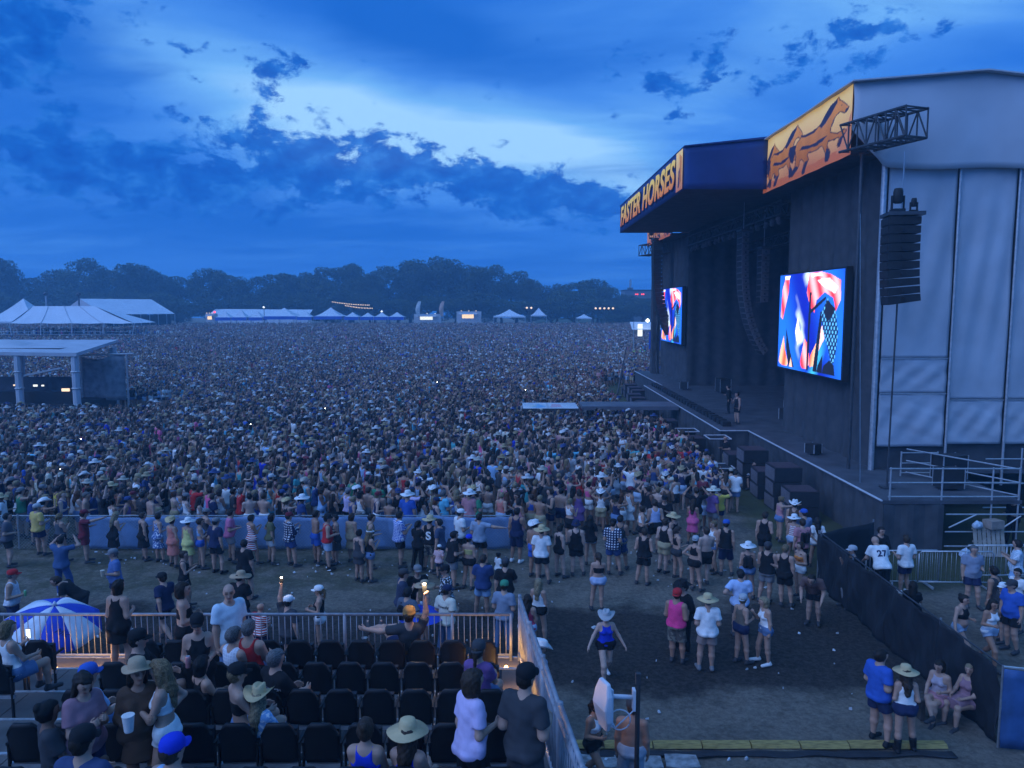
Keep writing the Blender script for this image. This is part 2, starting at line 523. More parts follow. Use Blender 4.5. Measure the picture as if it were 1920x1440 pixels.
# one hand, palm along -z, thumb towards +y, back of the hand towards +x
def make_hand(curl):
    P = []
    P.append((V3(0, 0, 0), V3(0, 0, -.03), .026, .030, .01, None, False))
    P.append((V3(0, -.025, -.085), V3(0, .027, -.085), .017, .017, .015, (V3(1, 0, 0), .75), False))
    P.append((V3(0, 0, -.03), V3(0, 0, -.075), .034, .034, .012, (V3(1, 0, 0), .5), False))
    for i, (y, L) in enumerate(((.030, .068), (.010, .078), (-.010, .072), (-.029, .055))):
        a = V3(0, y, -.085); ang = curl*0.8; b_ = a + L*.5*V3(-math.sin(ang), 0, -math.cos(ang))
        ang = curl*1.9; c = b_ + L*.5*V3(-math.sin(ang), 0, -math.cos(ang))
        P.append((a, b_, .0092, .0085, .002, None, False)); P.append((b_, c, .0085, .007, .002, None, False))
    a = V3(-.006, .026, -.03); b_ = a + V3(-.014, .026, -.034); c = b_ + V3(-.010, .004, -.030)
    P.append((a, b_, .013, .010, .008, None, False)); P.append((b_, c, .010, .008, .002, None, False))
    return sdf_mesh(P, .0068)
HANDS = {'relaxed': make_hand(.35), 'grip': make_hand(.85)}
def basis(z, y):
    z = unit(z); y = np.asarray(y, float); y = y - z*(y @ z); y = unit(y)
    return np.stack([np.cross(y, z), y, z], 1)
HAT_CACHE = {}
def hat_mesh(kind):
    """in the head frame: origin at the head's centre, +y forward, +z up"""
    if kind in HAT_CACHE:
        return HAT_CACHE[kind]
    b = MB(); n = 28
    def shell(prof, warp):
        o = len(b.v); vs = []; fs = []
        for r, z in prof:
            for k in range(n):
                t = 2*math.pi*k/n
                vs.append(warp(r*math.sin(t), r*math.cos(t), z, r))
        for i in range(len(prof) - 1):
            for k in range(n):
                fs.append((i*n + k, i*n + (k + 1) % n, (i + 1)*n + (k + 1) % n, (i + 1)*n + k))
        fs.append(tuple((len(prof) - 1)*n + k for k in range(n)))
        b.add(vs, fs)
    if kind == 'cowboy':
        def w(x, y, z, r):
            k = max(r - .10, 0)/.11
            zz_ = z + .085*k*k*abs(x)**2/max(r*r, 1e-6) - .03*k*abs(y)**2/max(r*r, 1e-6)
            if z > .10: zz_ -= .035*max(0, 1 - abs(x)/.045)*(1 if r < .07 else .5)
            return (x*(.90 if r > .1 else .84), y*1.12, zz_ + .045)
        shell([(.100, -.006), (.205, -.006), (.207, .002), (.103, .004), (.100, .03), (.097, .08), (.090, .118), (.066, .132), (.03, .13), (.005, .125)], w)
    elif kind in ('straw', 'fedora', 'bucket'):
        R_, droop, H_ = {'straw': (.235, .02, .105), 'fedora': (.165, -.01, .11), 'bucket': (.15, .07, .085)}[kind]
        def w(x, y, z, r):
            k = max(r - .10, 0)/(R_ - .10)
            return (x*.96, y*1.06, z - droop*k*k + .012*math.sin(3*math.atan2(x, y) + 1)*k + .045)
        shell([(.100, -.005), (R_*.75, -.005), (R_, -.005), (R_, .003), (.104, .005), (.101, .03), (.098, H_*.65), (.085, H_), (.05, H_ + .016), (.005, H_ + .014)], w)
    elif kind in ('cap', 'capb', 'visor'):
        sg = -1 if kind == 'capb' else 1
        def w(x, y, z, r):
            return (x*.93, y*1.10 - .004, z + .028)
        if kind == 'visor':
            shell([(.103, -.005), (.105, .0), (.105, .045), (.099, .048), (.099, .0)], w)
        else:
            shell([(.100, -.006), (.104, -.006), (.105, .02), (.102, .055), (.088, .088), (.060, .106), (.025, .113), (.005, .114)], w)
        vs = []; m_ = 9
        for top in (0, 1):
            for i in range(m_):
                t = -1.15 + 2.3*i/(m_ - 1)
                x = math.sin(t)*.093; y0 = math.cos(t)*.095 + .012
                vs.append((x, sg*y0, .030 + .006*top - .012*abs(math.sin(t))))
                vs.append((x*.92, sg*(y0 + .075*math.cos(t)**.7 if math.cos(t) > 0 else y0), .018 + .006*top - .018*abs(math.sin(t))))
        fs = []
        for i in range(m_ - 1):
            fs += [(2*i, 2*i + 1, 2*i + 3, 2*i + 2), (2*m_ + 2*i, 2*m_ + 2*i + 2, 2*m_ + 2*i + 3, 2*m_ + 2*i + 1), (2*i + 1, 2*m_ + 2*i + 1, 2*m_ + 2*i + 3, 2*i + 3)]
        b.add(vs, fs)
    elif kind == 'beanie':
        shell([(.100, .0), (.106, .0), (.108, .03), (.102, .035), (.101, .07), (.085, .105), (.05, .125), (.005, .13)], lambda x, y, z, r: (x*.95, y*1.08 - .006, z + .02))
    HAT_CACHE[kind] = (np.array(b.v), b.f)
    return HAT_CACHE[kind]
def figure(sp, h):
    """all meshes of one person: {part: (verts, faces)}, plus hand and head positions; height 1.75, facing +y, feet at z = 0"""
    fem = sp['sex'] == 'f'; fat = sp['fat']; pose = sp['pose']
    seed = sp['seed']
    rr = random.Random(seed)
    sit = pose.startswith('sit')
    lean = sp.get('lean', {'sit': -.10, 'sitf': .30, 'sitb': -.35, 'walk': .05, 'crouch': .7, 'bend': .8}.get(pose, rr.uniform(-.04, .06)))
    P = V3(0, 0, .95)
    if pose == 'stand': P = V3(rr.choice((-1, 1))*rr.uniform(.01, .05), rr.uniform(-.02, .03), .945)
    if sit: P = V3(0, 0, .50)
    if pose == 'crouch': P = V3(0, -.12, .55)
    if pose == 'walk': P = V3(0, 0, .93)
    U = V3(0, math.sin(lean), math.cos(lean)); Fr = V3(0, math.cos(lean), -math.sin(lean)); Rt = V3(1, 0, 0)
    tw = sp.get('twist', rr.uniform(-.15, .15))
    T = lambda x, y, z: P + Rt*x + Fr*y + U*z
    fl = (Fr, .74)
    sh = .152 if fem else .180
    hw = .085 if fem else .078
    rh = (.122 if fem else .118) + .035*fat; rw = (.098 if fem else .115) + .055*fat; rc = (.112 if fem else .128) + .035*fat
    th = (.082 if fem else .080) + .022*fat; ar = (.041 if fem else .050) + .014*fat
    tors = [(T(-hw, 0, 0), T(hw, 0, 0), rh, rh, .04, fl, False), (T(0, 0, .04), T(0, 0, .18), rw + .01, rw, .05, fl, False),
            (T(0, 0, .18), T(0, .005, .36), rw, rc, .05, fl, False), (T(-.05, 0, .37), T(.05, 0, .37), rc - .012, rc - .012, .05, fl, False),
            (T(-sh + .03, -.012, .47), T(sh - .03, -.012, .47), .056, .056, .06, None, False)]
    if fem: tors += [(T(s*.065, .070, .335), T(s*.068, .082, .325), .058, .050, .04, None, False) for s in (-1, 1)]
    if fat > .35: tors += [(T(0, .035 + .03*fat, .10), T(0, .03 + .03*fat, .2), .10 + .05*fat, .09 + .03*fat, .06, None, False)]
    bum = [(T(s*.062, -.060, -.045), T(s*.060, -.055, 0), .082 + .015*fat, .07, .04, None, False) for s in (-1, 1)]
    # legs
    st = rr.uniform(.09, .14); legs = []
    for s in (-1, 1):
        hip = T(s*hw, 0, -.05)
        if sit:
            sx_ = s*(.11 + .02*rr.random()); kn = V3(sx_, .43, .50); an = V3(sx_, .46 + (.1 if pose == 'sitb' else 0), .085)
            if pose == 'sitx' and s > 0: kn = V3(.02, .42, .58); an = V3(-.16, .58, .28)
            if pose == 'situp': kn = V3(s*.09 - .35, .42, .72); an = V3(s*.09 - .62, .62, .62)
        elif pose == 'walk':
            f_ = .26*s; kn = V3(s*.085, .18 + f_*.5 - .06, .49); an = V3(s*.08, f_ - (.06 if s < 0 else 0), .085 + (.05 if s < 0 else 0))
        elif pose == 'crouch':
            kn = V3(s*.14, .26, .48); an = V3(s*.13, .0, .085)
        else:
            loose = (s*P[0] < 0)*rr.uniform(.3, 1.0)          # weight on one leg, the other knee eased
            kn = V3(P[0]*.5 + s*(hw*.4 + st*.6 + .03*loose), .015 + .09*loose, .49); an = V3(s*(st + .05*loose), rr.uniform(-.04, .04) + .07*loose, .085)
        fo = V3(s*.03, .15, -.052) if pose not in ('situp',) else V3(s*.02, .10, .10)
        legs.append((hip, kn, an, an + fo))
    body = list(tors) + bum
    for hip, kn, an, toe in legs:
        body += [(hip, kn, th, .056 + .01*fat, .05, None, False), (kn, kn*.65 + an*.35, .054 + .01*fat, .056 + .012*fat, .03, None, False), (kn*.65 + an*.35, an, .054 + .012*fat, .036, .03, None, False),
                 (an + V3(0, -.03, -.045), toe, .036, .030, .03, None, False)]
    # arms
    hands = []; arms = []
    for s, key in ((1, sp['arms'][0]), (-1, sp['arms'][1])):
        u, f = ARMS[key]
        u = unit(u); f = unit(f)
        jit = rr.uniform(-.08, .08)
        u = unit(Rt*u[0]*s + Fr*(u[1] + jit) + U*u[2]); f = unit(Rt*f[0]*s + Fr*f[1] + U*(f[2] + jit))
        s0 = T(s*sh, -.012, .455); e = s0 + u*.285; w = e + f*.245
        arms.append((s0, e, w)); hands.append((w, f, s, key))
        body += [(s0, e, ar, ar*.82, .05, None, False), (e, w, ar*.84, ar*.60, .03, None, False)]
        if h > .017:
            fe = w + f*.11
            body += [(w, fe, .028, .026, .02, (unit(np.cross(f, Fr + .01)), .6), False), (w + f*.03, w + f*.07 + Fr*.035, .014, .011, .01, None, False)]
    # head
    hy, hp = sp.get('head', (rr.uniform(-.35, .35), rr.uniform(-.12, .10)))
    Fh = unit(V3(math.sin(hy)*math.cos(hp), math.cos(hy)*math.cos(hp), math.sin(hp)) + V3(0, 0, -.3*lean if lean > 0 else 0))
    Rh = unit(np.cross(Fh, V3(0, 0, 1))); Uh = np.cross(Rh, Fh)
    neck = T(0, .0, .53)
    hc = T(0, .012, .685) + Fh*.018
    if lean > .5: hc = T(0, .05, .67)
    Hd = lambda x, y, z: hc + Rh*x + Fh*y + Uh*z
    hfl = (Rh, .84)
    body += [(T(0, -.012, .46), hc - Uh*.06 - Fh*.015, .078 if not fem else .066, .052 if not fem else .046, .05, None, False),
             (Hd(0, -.018, .030), Hd(0, .018, .030), .090, .088, .02, hfl, False), (Hd(0, .015, -.01), Hd(0, .040, -.080), .080, .044, .04, hfl, False),
             (Hd(0, .095, -.005), Hd(0, .108, -.030), .011, .017, .012, None, False)]
    for s in (-1, 1):
        body.append((Hd(s*.078, -.006, -.012), Hd(s*.079, -.010, .010), .017, .019, .006, (Rh, .5), False))
        body.append((Hd(s*.036, .080, .030), Hd(s*.018, .088, .032), .010, .010, .012, None, False))
    out = {}
    Vb, Qb = sdf_mesh(body, h)
    col = np.ones((len(Vb), 3))
    rel = Vb - hc; L = np.stack([rel @ Rh, rel @ Fh, rel @ Uh], 1)
    ex = np.abs(np.abs(L[:, 0]) - .033)
    col[(L[:, 1] > .06) & (ex < .017) & (np.abs(L[:, 2] - .008) < .011)] = (.30, .24, .24)
    col[(L[:, 1] > .06) & (ex < .022) & (np.abs(L[:, 2] - .034) < .009)] = (.45, .38, .34)
    col[(L[:, 1] > .055) & (np.abs(L[:, 0]) < .026) & (np.abs(L[:, 2] + .062) < .010)] = (.85, .50, .50)
    Vs, Fs, Cs = [Vb], [Qb], [col]
    info = {'hands': [], 'head': (hc, Rh, Fh, Uh), 'T': T}
    off = len(Vb)
    for w, f, s, key in hands:
        info['hands'].append(w + f*.09)
        if h <= .017:
            thumb = unit(Fr*1.0 + U*.55 + V3(0, 0, .2)) if abs(f[2]) > .55 else unit(U + Fr*.2)
            B = basis(-f, thumb)
            hv, hq = HANDS['grip' if key in ('bent', 'phone', 'raise', 'drink', 'photo') else 'relaxed']
            hv = hv.copy(); hv[:, 0] *= 1.0
            if s < 0: hv[:, 0] *= -1
            hv2 = (hv*(1.0 if not fem else .92)) @ B.T + w - f*.012
            q = hq if s > 0 else hq[:, ::-1]
            Vs.append(hv2); Fs.append(q + off); Cs.append(np.ones((len(hv2), 3))); off += len(hv2)
    out['body'] = (np.concatenate(Vs), np.concatenate(Fs), np.concatenate(Cs))
    def loc(X, Y, Z):
        dx_, dy_, dz_ = X - P[0], Y - P[1], Z - P[2]
        return dx_, dx_*Fr[0] + dy_*Fr[1] + dz_*Fr[2], dx_*U[0] + dy_*U[1] + dz_*U[2]
    # ---- clothes
    top = sp['top']; bot = sp['bottom']
    def grow(ps, g): return [(a, b_, ra + g, rb + g, k, f_, c) for a, b_, ra, rb, k, f_, c in ps]
    def skirt(z0, z1, r1):
        if sit:
            return [(T(0, 0, .05), V3(0, .40, .52), rh + .02, .17, .05, (V3(0, 0, 1), .75), True)]
        return [(T(0, 0, z0), P + V3(0, .0, z1), rw + .015, r1, .04, (Fr, .85), True)]
    if top != 'bare':
        g = .016 if top in ('tee', 'long', 'polo') else .010
        ps = grow(tors, g) + (grow(bum, .030) if top in ('tee', 'long', 'polo', 'muscle', 'dress') else []); cuts = []
        hem = -.10 if top in ('tee', 'long', 'polo') else -.04
        if sit: hem = -.02
        if top in ('tee', 'long', 'polo', 'muscle'):
            ps.append((T(0, 0, .34), T(0, 0, hem - .03), rc + .008, max(rh + .022, rw + .03), .04, (Fr, .84), False))
        if top in ('tee', 'polo'):
            for s0, e, w in arms: ps.append((s0 - unit(e - s0)*.02, s0 + (e - s0)*.66, ar + .014, ar + .027, .035, None, True))
        if top == 'long':
            for s0, e, w in arms: ps += [(s0, e, ar + .014, ar + .016, .03, None, False), (e, e + (w - e)*.92, ar + .012, ar*.6 + .014, .02, None, True)]
        if top in ('crop', 'bandeau'): hem = .21
        if top == 'dress':
            ps += skirt(.10, sp.get('hem', -.42), .20 + .03*fat); hem = -9
        if hem > -5: cuts.append(lambda X, Y, Z: hem - loc(X, Y, Z)[2])
        nr = {'tee': .078, 'long': .080, 'polo': .072}.get(top, .105)
        nc = T(0, .035 if nr < .1 else .055, .555)
        cuts.append(lambda X, Y, Z: nr - np.sqrt((X - nc[0])**2 + (Y - nc[1])**2 + (Z - nc[2])**2))
        if top in ('tank', 'crop', 'dress', 'muscle'):
            wd = sh - (.060 if top != 'muscle' else .028)
            def armhole(X, Y, Z):
                a, c, z_ = loc(X, Y, Z)
                return np.minimum(np.abs(a) + 0*z_ - wd - .5*np.maximum(.40 - z_, 0), z_ - .33)
            cuts.append(armhole)
            if top in ('tank', 'crop', 'dress'):
                nb = T(0, -.06, .54)
                cuts.append(lambda X, Y, Z: .085 - np.sqrt((X - nb[0])**2 + (Y - nb[1])**2 + (Z - nb[2])**2))
        if top == 'bandeau': cuts.append(lambda X, Y, Z: loc(X, Y, Z)[2] - .385)
        out['shirt' if top != 'dress' else 'dress'] = sdf_mesh(ps, h, cuts, .0045 if top in ('tee', 'long', 'polo', 'muscle', 'dress') else .002, seed)
    if top != 'dress' and bot != 'none':
        fr_, g0, g1 = {'shorts': (.62, .020, .040), 'mini': (.22, .012, .024), 'long': (.92, .022, .040), 'jeans': (1, .014, .018), 'skirt': (0, .012, .01)}[bot]
        ps = grow(tors[:2] + bum, .013)
        if bot == 'skirt': ps += skirt(.10, -.30, .19 + .03*fat)
        else:
            for hip, kn, an, toe in legs:
                if bot == 'jeans':
                    ps += [(hip, kn, th + g0, .056 + g1 + .01*fat, .03, None, False), (kn, an + V3(0, 0, -.02), .056 + g1 + .01*fat, .052 + .012*fat, .02, None, True)]
                else:
                    r_end = th + (.056 - th)*fr_ + g1
                    ps.append((hip, hip + (kn - hip)*fr_, th + g0, r_end + .008*fat, .02, None, True))
        out['skirt' if bot == 'skirt' else ('jeans' if bot == 'jeans' else 'shorts')] = sdf_mesh(ps, h, [lambda X, Y, Z: loc(X, Y, Z)[2] - (.10 if (sit or top not in ('tee', 'long', 'polo', 'muscle')) else -.05)], .003, seed + 3)
    if sp['shoes'] != 'none':
        for i, (hip, kn, an, toe) in enumerate(legs):
            ps = [(an + V3(0, -.035, -.04), toe + V3(0, .02, .0), .046, .040, .02, None, False)]
            if sp['shoes'] == 'boots': ps.append((an + (kn - an)*.42, an + V3(0, 0, -.03), .068, .052, .02, None, False))
            else: ps.append((an + V3(0, -.01, -.03), an + V3(0, -.01, .01), .048, .046, .02, None, False))
            fz = an[2] - .083
            cuts = [] if pose == 'situp' else [lambda X, Y, Z, fz=fz: (fz - Z) + 0*X + 0*Y]
            V_, Q_ = sdf_mesh(ps, max(h, .014), cuts)
            out['shoe%d' % i] = (V_, Q_)
    # ---- hair and hat, in the head frame
    hair = sp['hair']
    if hair != 'bald':
        hatted = sp['hat'] is not None
        g = .010 if hatted else .016
        def hl(X, Y, Z):
            dx_, dy_, dz_ = X - hc[0], Y - hc[1], Z - hc[2]
            return (dx_*Rh[0] + dy_*Rh[1] + dz_*Rh[2], dx_*Fh[0] + dy_*Fh[1] + dz_*Fh[2], dx_*Uh[0] + dy_*Uh[1] + dz_*Uh[2])
        ps = [(Hd(0, -.022, .030), Hd(0, .012, .032), .090 + g, .088 + g, .02, hfl, False), (Hd(0, -.035, .0), Hd(0, -.03, -.04), .078 + g, .06 + g, .03, hfl, False)]
        cuts = []
        def face(X, Y, Z):
            a, c, z_ = hl(X, Y, Z)
            return np.minimum(c - .022 - .25*np.maximum(z_, 0), .068 - z_)
        cuts.append(face)
        dn = -.085
        if hair == 'long':
            tip = T(0, -.115 - .02*fat, .30); ps += [(Hd(0, -.045, .0), T(0, -.085, .46), .088, .080, .03, (Rh, 1.0), False), (T(0, -.09, .47), tip, .080, .05, .03, (Fr, .55), False)]
            ps += [(Hd(s*.07, -.01, 0), T(s*.075, -.03, .46), .034, .04, .03, None, False) for s in (-1, 1)]; dn = -9
        if hair == 'pony': ps += [(Hd(0, -.11, .035), Hd(0, -.135, -.02), .036, .040, .01, None, False), (Hd(0, -.135, -.02), Hd(0, -.145, -.20), .038, .016, .01, None, False)]; dn = -9
        if hair == 'bun': ps.append((Hd(0, -.10, .085), Hd(0, -.095, .095), .046, .046, .01, None, False))
        if hair == 'curly': ps.append((Hd(0, -.03, .02), Hd(0, -.035, -.06), .118, .115, .02, None, False)); dn = -.15
        if hair == 'bob': ps.append((Hd(0, -.03, .0), Hd(0, -.04, -.09), .096, .085, .02, None, False)); dn = -.14
        if dn > -5: cuts.append(lambda X, Y, Z: dn - hl(X, Y, Z)[2])
        out['hair'] = sdf_mesh(ps, h, cuts, .0275 if hair in ('curly', 'long', 'bob', 'pony') else .0245, seed)
    if sp['hat']:
        hv, hf = hat_mesh(sp['hat'])
        out['hat'] = (hv @ np.stack([Rh, Fh, Uh], 0) + hc + Uh*.012, hf)
    if sp.get('pack'):
        out['backpack'] = sdf_mesh([(T(-.07, -.175, .15), T(-.07, -.17, .38), .07, .06, .05, None, False), (T(.07, -.175, .15), T(.07, -.17, .38), .07, .06, .05, None, False)] +
                                   [(T(s*.10, -.10, .46), T(s*.10, .09, .46), .018, .018, .0, None, False) for s in (-1, 1)], h)
    return out, info
# ---- materials for people: one colour per object
def objcol_mat(name, rough, extra=None, spec=.25):
    m, nt, b = nodes_of(name)
    b.inputs['Roughness'].default_value = rough
    b.inputs['Specular IOR Level'].default_value = spec
    oi = nt.nodes.new('ShaderNodeObjectInfo')
    t = nt.nodes.new('ShaderNodeTexCoord')
    def mix(f, a, c, mode='MIX'):
        n = nt.nodes.new('ShaderNodeMix'); n.data_type = 'RGBA'; n.blend_type = mode
        for i, v in (('Factor', f), (6, a), (7, c)):
            if isinstance(v, (int, float)): n.inputs[i].default_value = v
            elif isinstance(v, tuple): n.inputs[i].default_value = (*v, 1)
            else: nt.links.new(v, n.inputs[i])
        return n.outputs[2]
    def noise(sc, det=4):
        n = nt.nodes.new('ShaderNodeTexNoise'); n.inputs['Scale'].default_value = sc; n.inputs['Detail'].default_value = det
        nt.links.new(t.outputs['Object'], n.inputs['Vector']); return n.outputs['Fac']
    def rampf(f, a, c):
        n = nt.nodes.new('ShaderNodeMapRange'); n.inputs['From Min'].default_value = a; n.inputs['From Max'].default_value = c
        nt.links.new(f, n.inputs['Value']); return n.outputs[0]
    c = oi.outputs['Color']
    nz = rampf(noise(14), .3, .7)
    dark = mix(1.0, c, (.86, .86, .86), 'MULTIPLY')
    c2 = mix(nz, dark, c)
    if extra: c2 = extra(nt, t, c2, mix, noise, rampf)
    nt.links.new(c2, b.inputs['Base Color'])
    bp = nt.nodes.new('ShaderNodeBump'); bp.inputs['Strength'].default_value = .4; bp.inputs['Distance'].default_value = .01
    nt.links.new(noise(22, 6), bp.inputs['Height']); nt.links.new(bp.outputs[0], b.inputs['Normal'])
    return m
def stripes(nt, t, axis, freq, thr=.5):
    s = nt.nodes.new('ShaderNodeSeparateXYZ'); nt.links.new(t.outputs['Object'], s.inputs[0])
    a = nt.nodes.new('ShaderNodeMath'); a.operation = 'MULTIPLY'; a.inputs[1].default_value = freq; nt.links.new(s.outputs[axis], a.inputs[0])
    f = nt.nodes.new('ShaderNodeMath'); f.operation = 'FRACT'; nt.links.new(a.outputs[0], f.inputs[0])
    g = nt.nodes.new('ShaderNodeMath'); g.operation = 'GREATER_THAN'; g.inputs[1].default_value = thr; nt.links.new(f.outputs[0], g.inputs[0])
    return g.outputs[0]
def skin_x(nt, t, c, mix, noise, rampf):
    a = nt.nodes.new('ShaderNodeAttribute'); a.attribute_name = 'Col'
    return mix(1.0, c, a.outputs['Color'], 'MULTIPLY')
def plaid_x(nt, t, c, mix, noise, rampf):
    v = mix(stripes(nt, t, 0, 13), c, (.70, .70, .72))
    return mix(stripes(nt, t, 2, 13), v, c)
def check_x(nt, t, c, mix, noise, rampf):
    v = mix(stripes(nt, t, 0, 22, .8), c, (.75, .78, .85))
    return mix(stripes(nt, t, 2, 22, .8), v, (.75, .78, .85))
def hair_x(nt, t, c, mix, noise, rampf):
    w = nt.nodes.new('ShaderNodeTexWave'); w.inputs['Scale'].default_value = 16; w.inputs['Distortion'].default_value = 9; w.inputs['Detail'].default_value = 4; w.inputs['Detail Scale'].default_value = 3
    w.bands_direction = 'X'; nt.links.new(t.outputs['Object'], w.inputs['Vector'])
    return mix(rampf(w.outputs['Fac'], .1, .9), mix(1.0, c, (.42, .40, .40), 'MULTIPLY'), c)
def stripe_x(nt, t, c, mix, noise, rampf): return mix(stripes(nt, t, 2, 15), c, (.78, .76, .76))
def print_x(nt, t, c, mix, noise, rampf): return mix(rampf(noise(26, 3), .52, .58), c, (.70, .74, .80))
def camo_x(nt, t, c, mix, noise, rampf): return mix(rampf(noise(11, 3), .48, .53), c, (.22, .20, .15))
PM = {'skin': objcol_mat('skin', .55, skin_x, .35), 'cloth': objcol_mat('cloth', .9), 'plaid': objcol_mat('plaid_cloth', .9, plaid_x), 'check': objcol_mat('checked_cloth', .9, check_x),
      'stripe': objcol_mat('striped_cloth', .9, stripe_x), 'print': objcol_mat('printed_cloth', .9, print_x), 'camo': objcol_mat('camouflage_cloth', .9, camo_x),
      'hair': objcol_mat('hair', .6, hair_x), 'hat': objcol_mat('hat_felt', .85), 'shoe': objcol_mat('shoe', .6)}
C = dict(black=(.012, .012, .014), navy=(.018, .026, .075), dkgrey=(.05, .05, .055), grey=(.20, .20, .21), ltgrey=(.42, .43, .45), white=(.80, .79, .78), cream=(.68, .64, .52), blue=(.035, .11, .45), royal=(.015, .045, .55),
         ltblue=(.30, .48, .72), teal=(.06, .35, .38), aqua=(.14, .50, .66), green=(.05, .26, .14), olive=(.12, .12, .06), khaki=(.42, .34, .20), tan=(.45, .32, .20), brown=(.10, .055, .035), yellow=(.72, .55, .10),
         gold=(.55, .35, .06), orange=(.65, .20, .04), red=(.50, .025, .03), maroon=(.16, .02, .035), pink=(.75, .12, .28), hotpink=(.85, .06, .24), rose=(.50, .22, .24), mauve=(.32, .17, .20), purple=(.18, .09, .26), lavender=(.62, .50, .72),
         denim=(.12, .20, .36), ltdenim=(.34, .44, .58), straw=(.58, .44, .24), neon=(.35, .9, .05), dkblue=(.03, .06, .18), coral=(.62, .20, .16))
SK = dict(pale=(.56, .36, .28), fair=(.48, .28, .20), tan=(.38, .205, .135), brown=(.20, .10, .065), dark=(.07, .036, .024))
HR = dict(black=(.010, .009, .009), dark=(.024, .016, .011), brown=(.055, .033, .02), ginger=(.13, .05, .02), blond=(.24, .16, .08), fair=(.34, .26, .15), grey=(.16, .155, .155), white=(.62, .61, .60))
FIG = {}
PARTMAT = {'shirt': 'cloth', 'dress': 'cloth', 'shorts': 'cloth', 'skirt': 'cloth', 'jeans': 'cloth', 'hair': 'hair', 'hat': 'hat', 'backpack': 'cloth', 'shoe0': 'shoe', 'shoe1': 'shoe'}
def to_mesh(name, d, m):
    me = bpy.data.meshes.new(name)
    me.from_pydata(d[0].tolist(), [], d[1].tolist() if not isinstance(d[1], list) else d[1])
    me.shade_smooth()
    if len(d) > 2:
        ca = me.color_attributes.new('Col', 'FLOAT_COLOR', 'POINT')
        ca.data.foreach_set('color', np.concatenate([d[2], np.ones((len(d[2]), 1))], 1).astype(np.float32).ravel())
    me.materials.append(m)
    return me
def spec(s, arms='down', fat=.2, seed=0, **kw):
    """'f tank shorts long cowboy sit' -> a figure's description"""
    sp = dict(sex='m', top='tee', bottom='shorts', hair='short', hat=None, pose='stand', shoes='shoes', fat=fat, seed=seed)
    for w in s.split():
        if w in 'mf': sp['sex'] = w
        elif w in ('tee', 'tank', 'crop', 'bandeau', 'long', 'dress', 'bare', 'muscle', 'polo'): sp['top'] = w
        elif w in ('shorts', 'mini', 'knee', 'jeans', 'skirt', 'none'): sp['bottom'] = 'long' if w == 'knee' else w
        elif w in ('short', 'hlong', 'pony', 'bun', 'bald', 'curly', 'bob'): sp['hair'] = 'long' if w == 'hlong' else w
        elif w in ('cowboy', 'straw', 'fedora', 'bucket', 'cap', 'capb', 'visor', 'beanie'): sp['hat'] = w
        elif w in ('stand', 'sit', 'sitf', 'sitb', 'sitx', 'situp', 'walk', 'crouch', 'bend'): sp['pose'] = w
        elif w in ('barefoot',): sp['shoes'] = 'none'
        elif w in ('boots',): sp['shoes'] = 'boots'
        elif w == 'pack': sp['pack'] = True
        else: raise ValueError(w)
    a = arms.split(',')
    sp['arms'] = (a[0], a[-1])
    sp.update(kw)
    return sp
def get_figure(sp, h):
    key = repr(sorted(sp.items())) + str(h)
    if key not in FIG:
        parts, info = figure(sp, h)
        FIG[key] = ({k: to_mesh(k.rstrip('01'), d, PM['skin' if k == 'body' else PARTMAT[k]]) for k, d in parts.items()}, info)
    return FIG[key]
def person(sp, loc, face, height, label, h=.02, skin='fair', hair='brown', shirt='white', pants='denim', hat='straw', shoes='dkgrey', pack='black', pat=None, ppat=None, group=None, cat='person', tilt=0.0, wide=1.10):
    """face: direction in degrees, 0 = towards +x (the stage side), 90 = away from the camera"""
    meshes, info = get_figure(sp, h)
    s = height/1.765
    body = bpy.data.objects.new('person', meshes['body'])
    COL.objects.link(body)
    body.location = loc; body.rotation_euler = (0, tilt, R(face - 90)); body.scale = (s*wide, s*wide, s)
    body.color = (*(SK[skin] if isinstance(skin, str) else skin), 1)
    tag(body, label, cat, group)
    col = {'shirt': shirt, 'dress': shirt, 'shorts': pants, 'skirt': pants, 'jeans': pants, 'hat': hat, 'backpack': pack, 'shoe0': shoes, 'shoe1': shoes}
    for k, me in meshes.items():
        if k == 'body': continue
        o = bpy.data.objects.new(k.rstrip('01'), me)
        COL.objects.link(o); o.parent = body
        c = HR[hair] if k == 'hair' else col[k]
        o.color = (*(C[c] if isinstance(c, str) else c), 1)
        p = pat if k in ('shirt', 'dress') else (ppat if k in ('shorts', 'jeans', 'skirt') else None)
        if p:
            o.material_slots[0].link = 'OBJECT'; o.material_slots[0].material = PM[p]
    body['_s'] = s
    return body, info
def hand_at(body, info, i):
    M = Matrix.LocRotScale(body.location, body.rotation_euler, body.scale)
    return M @ Vector(info['hands'][i])
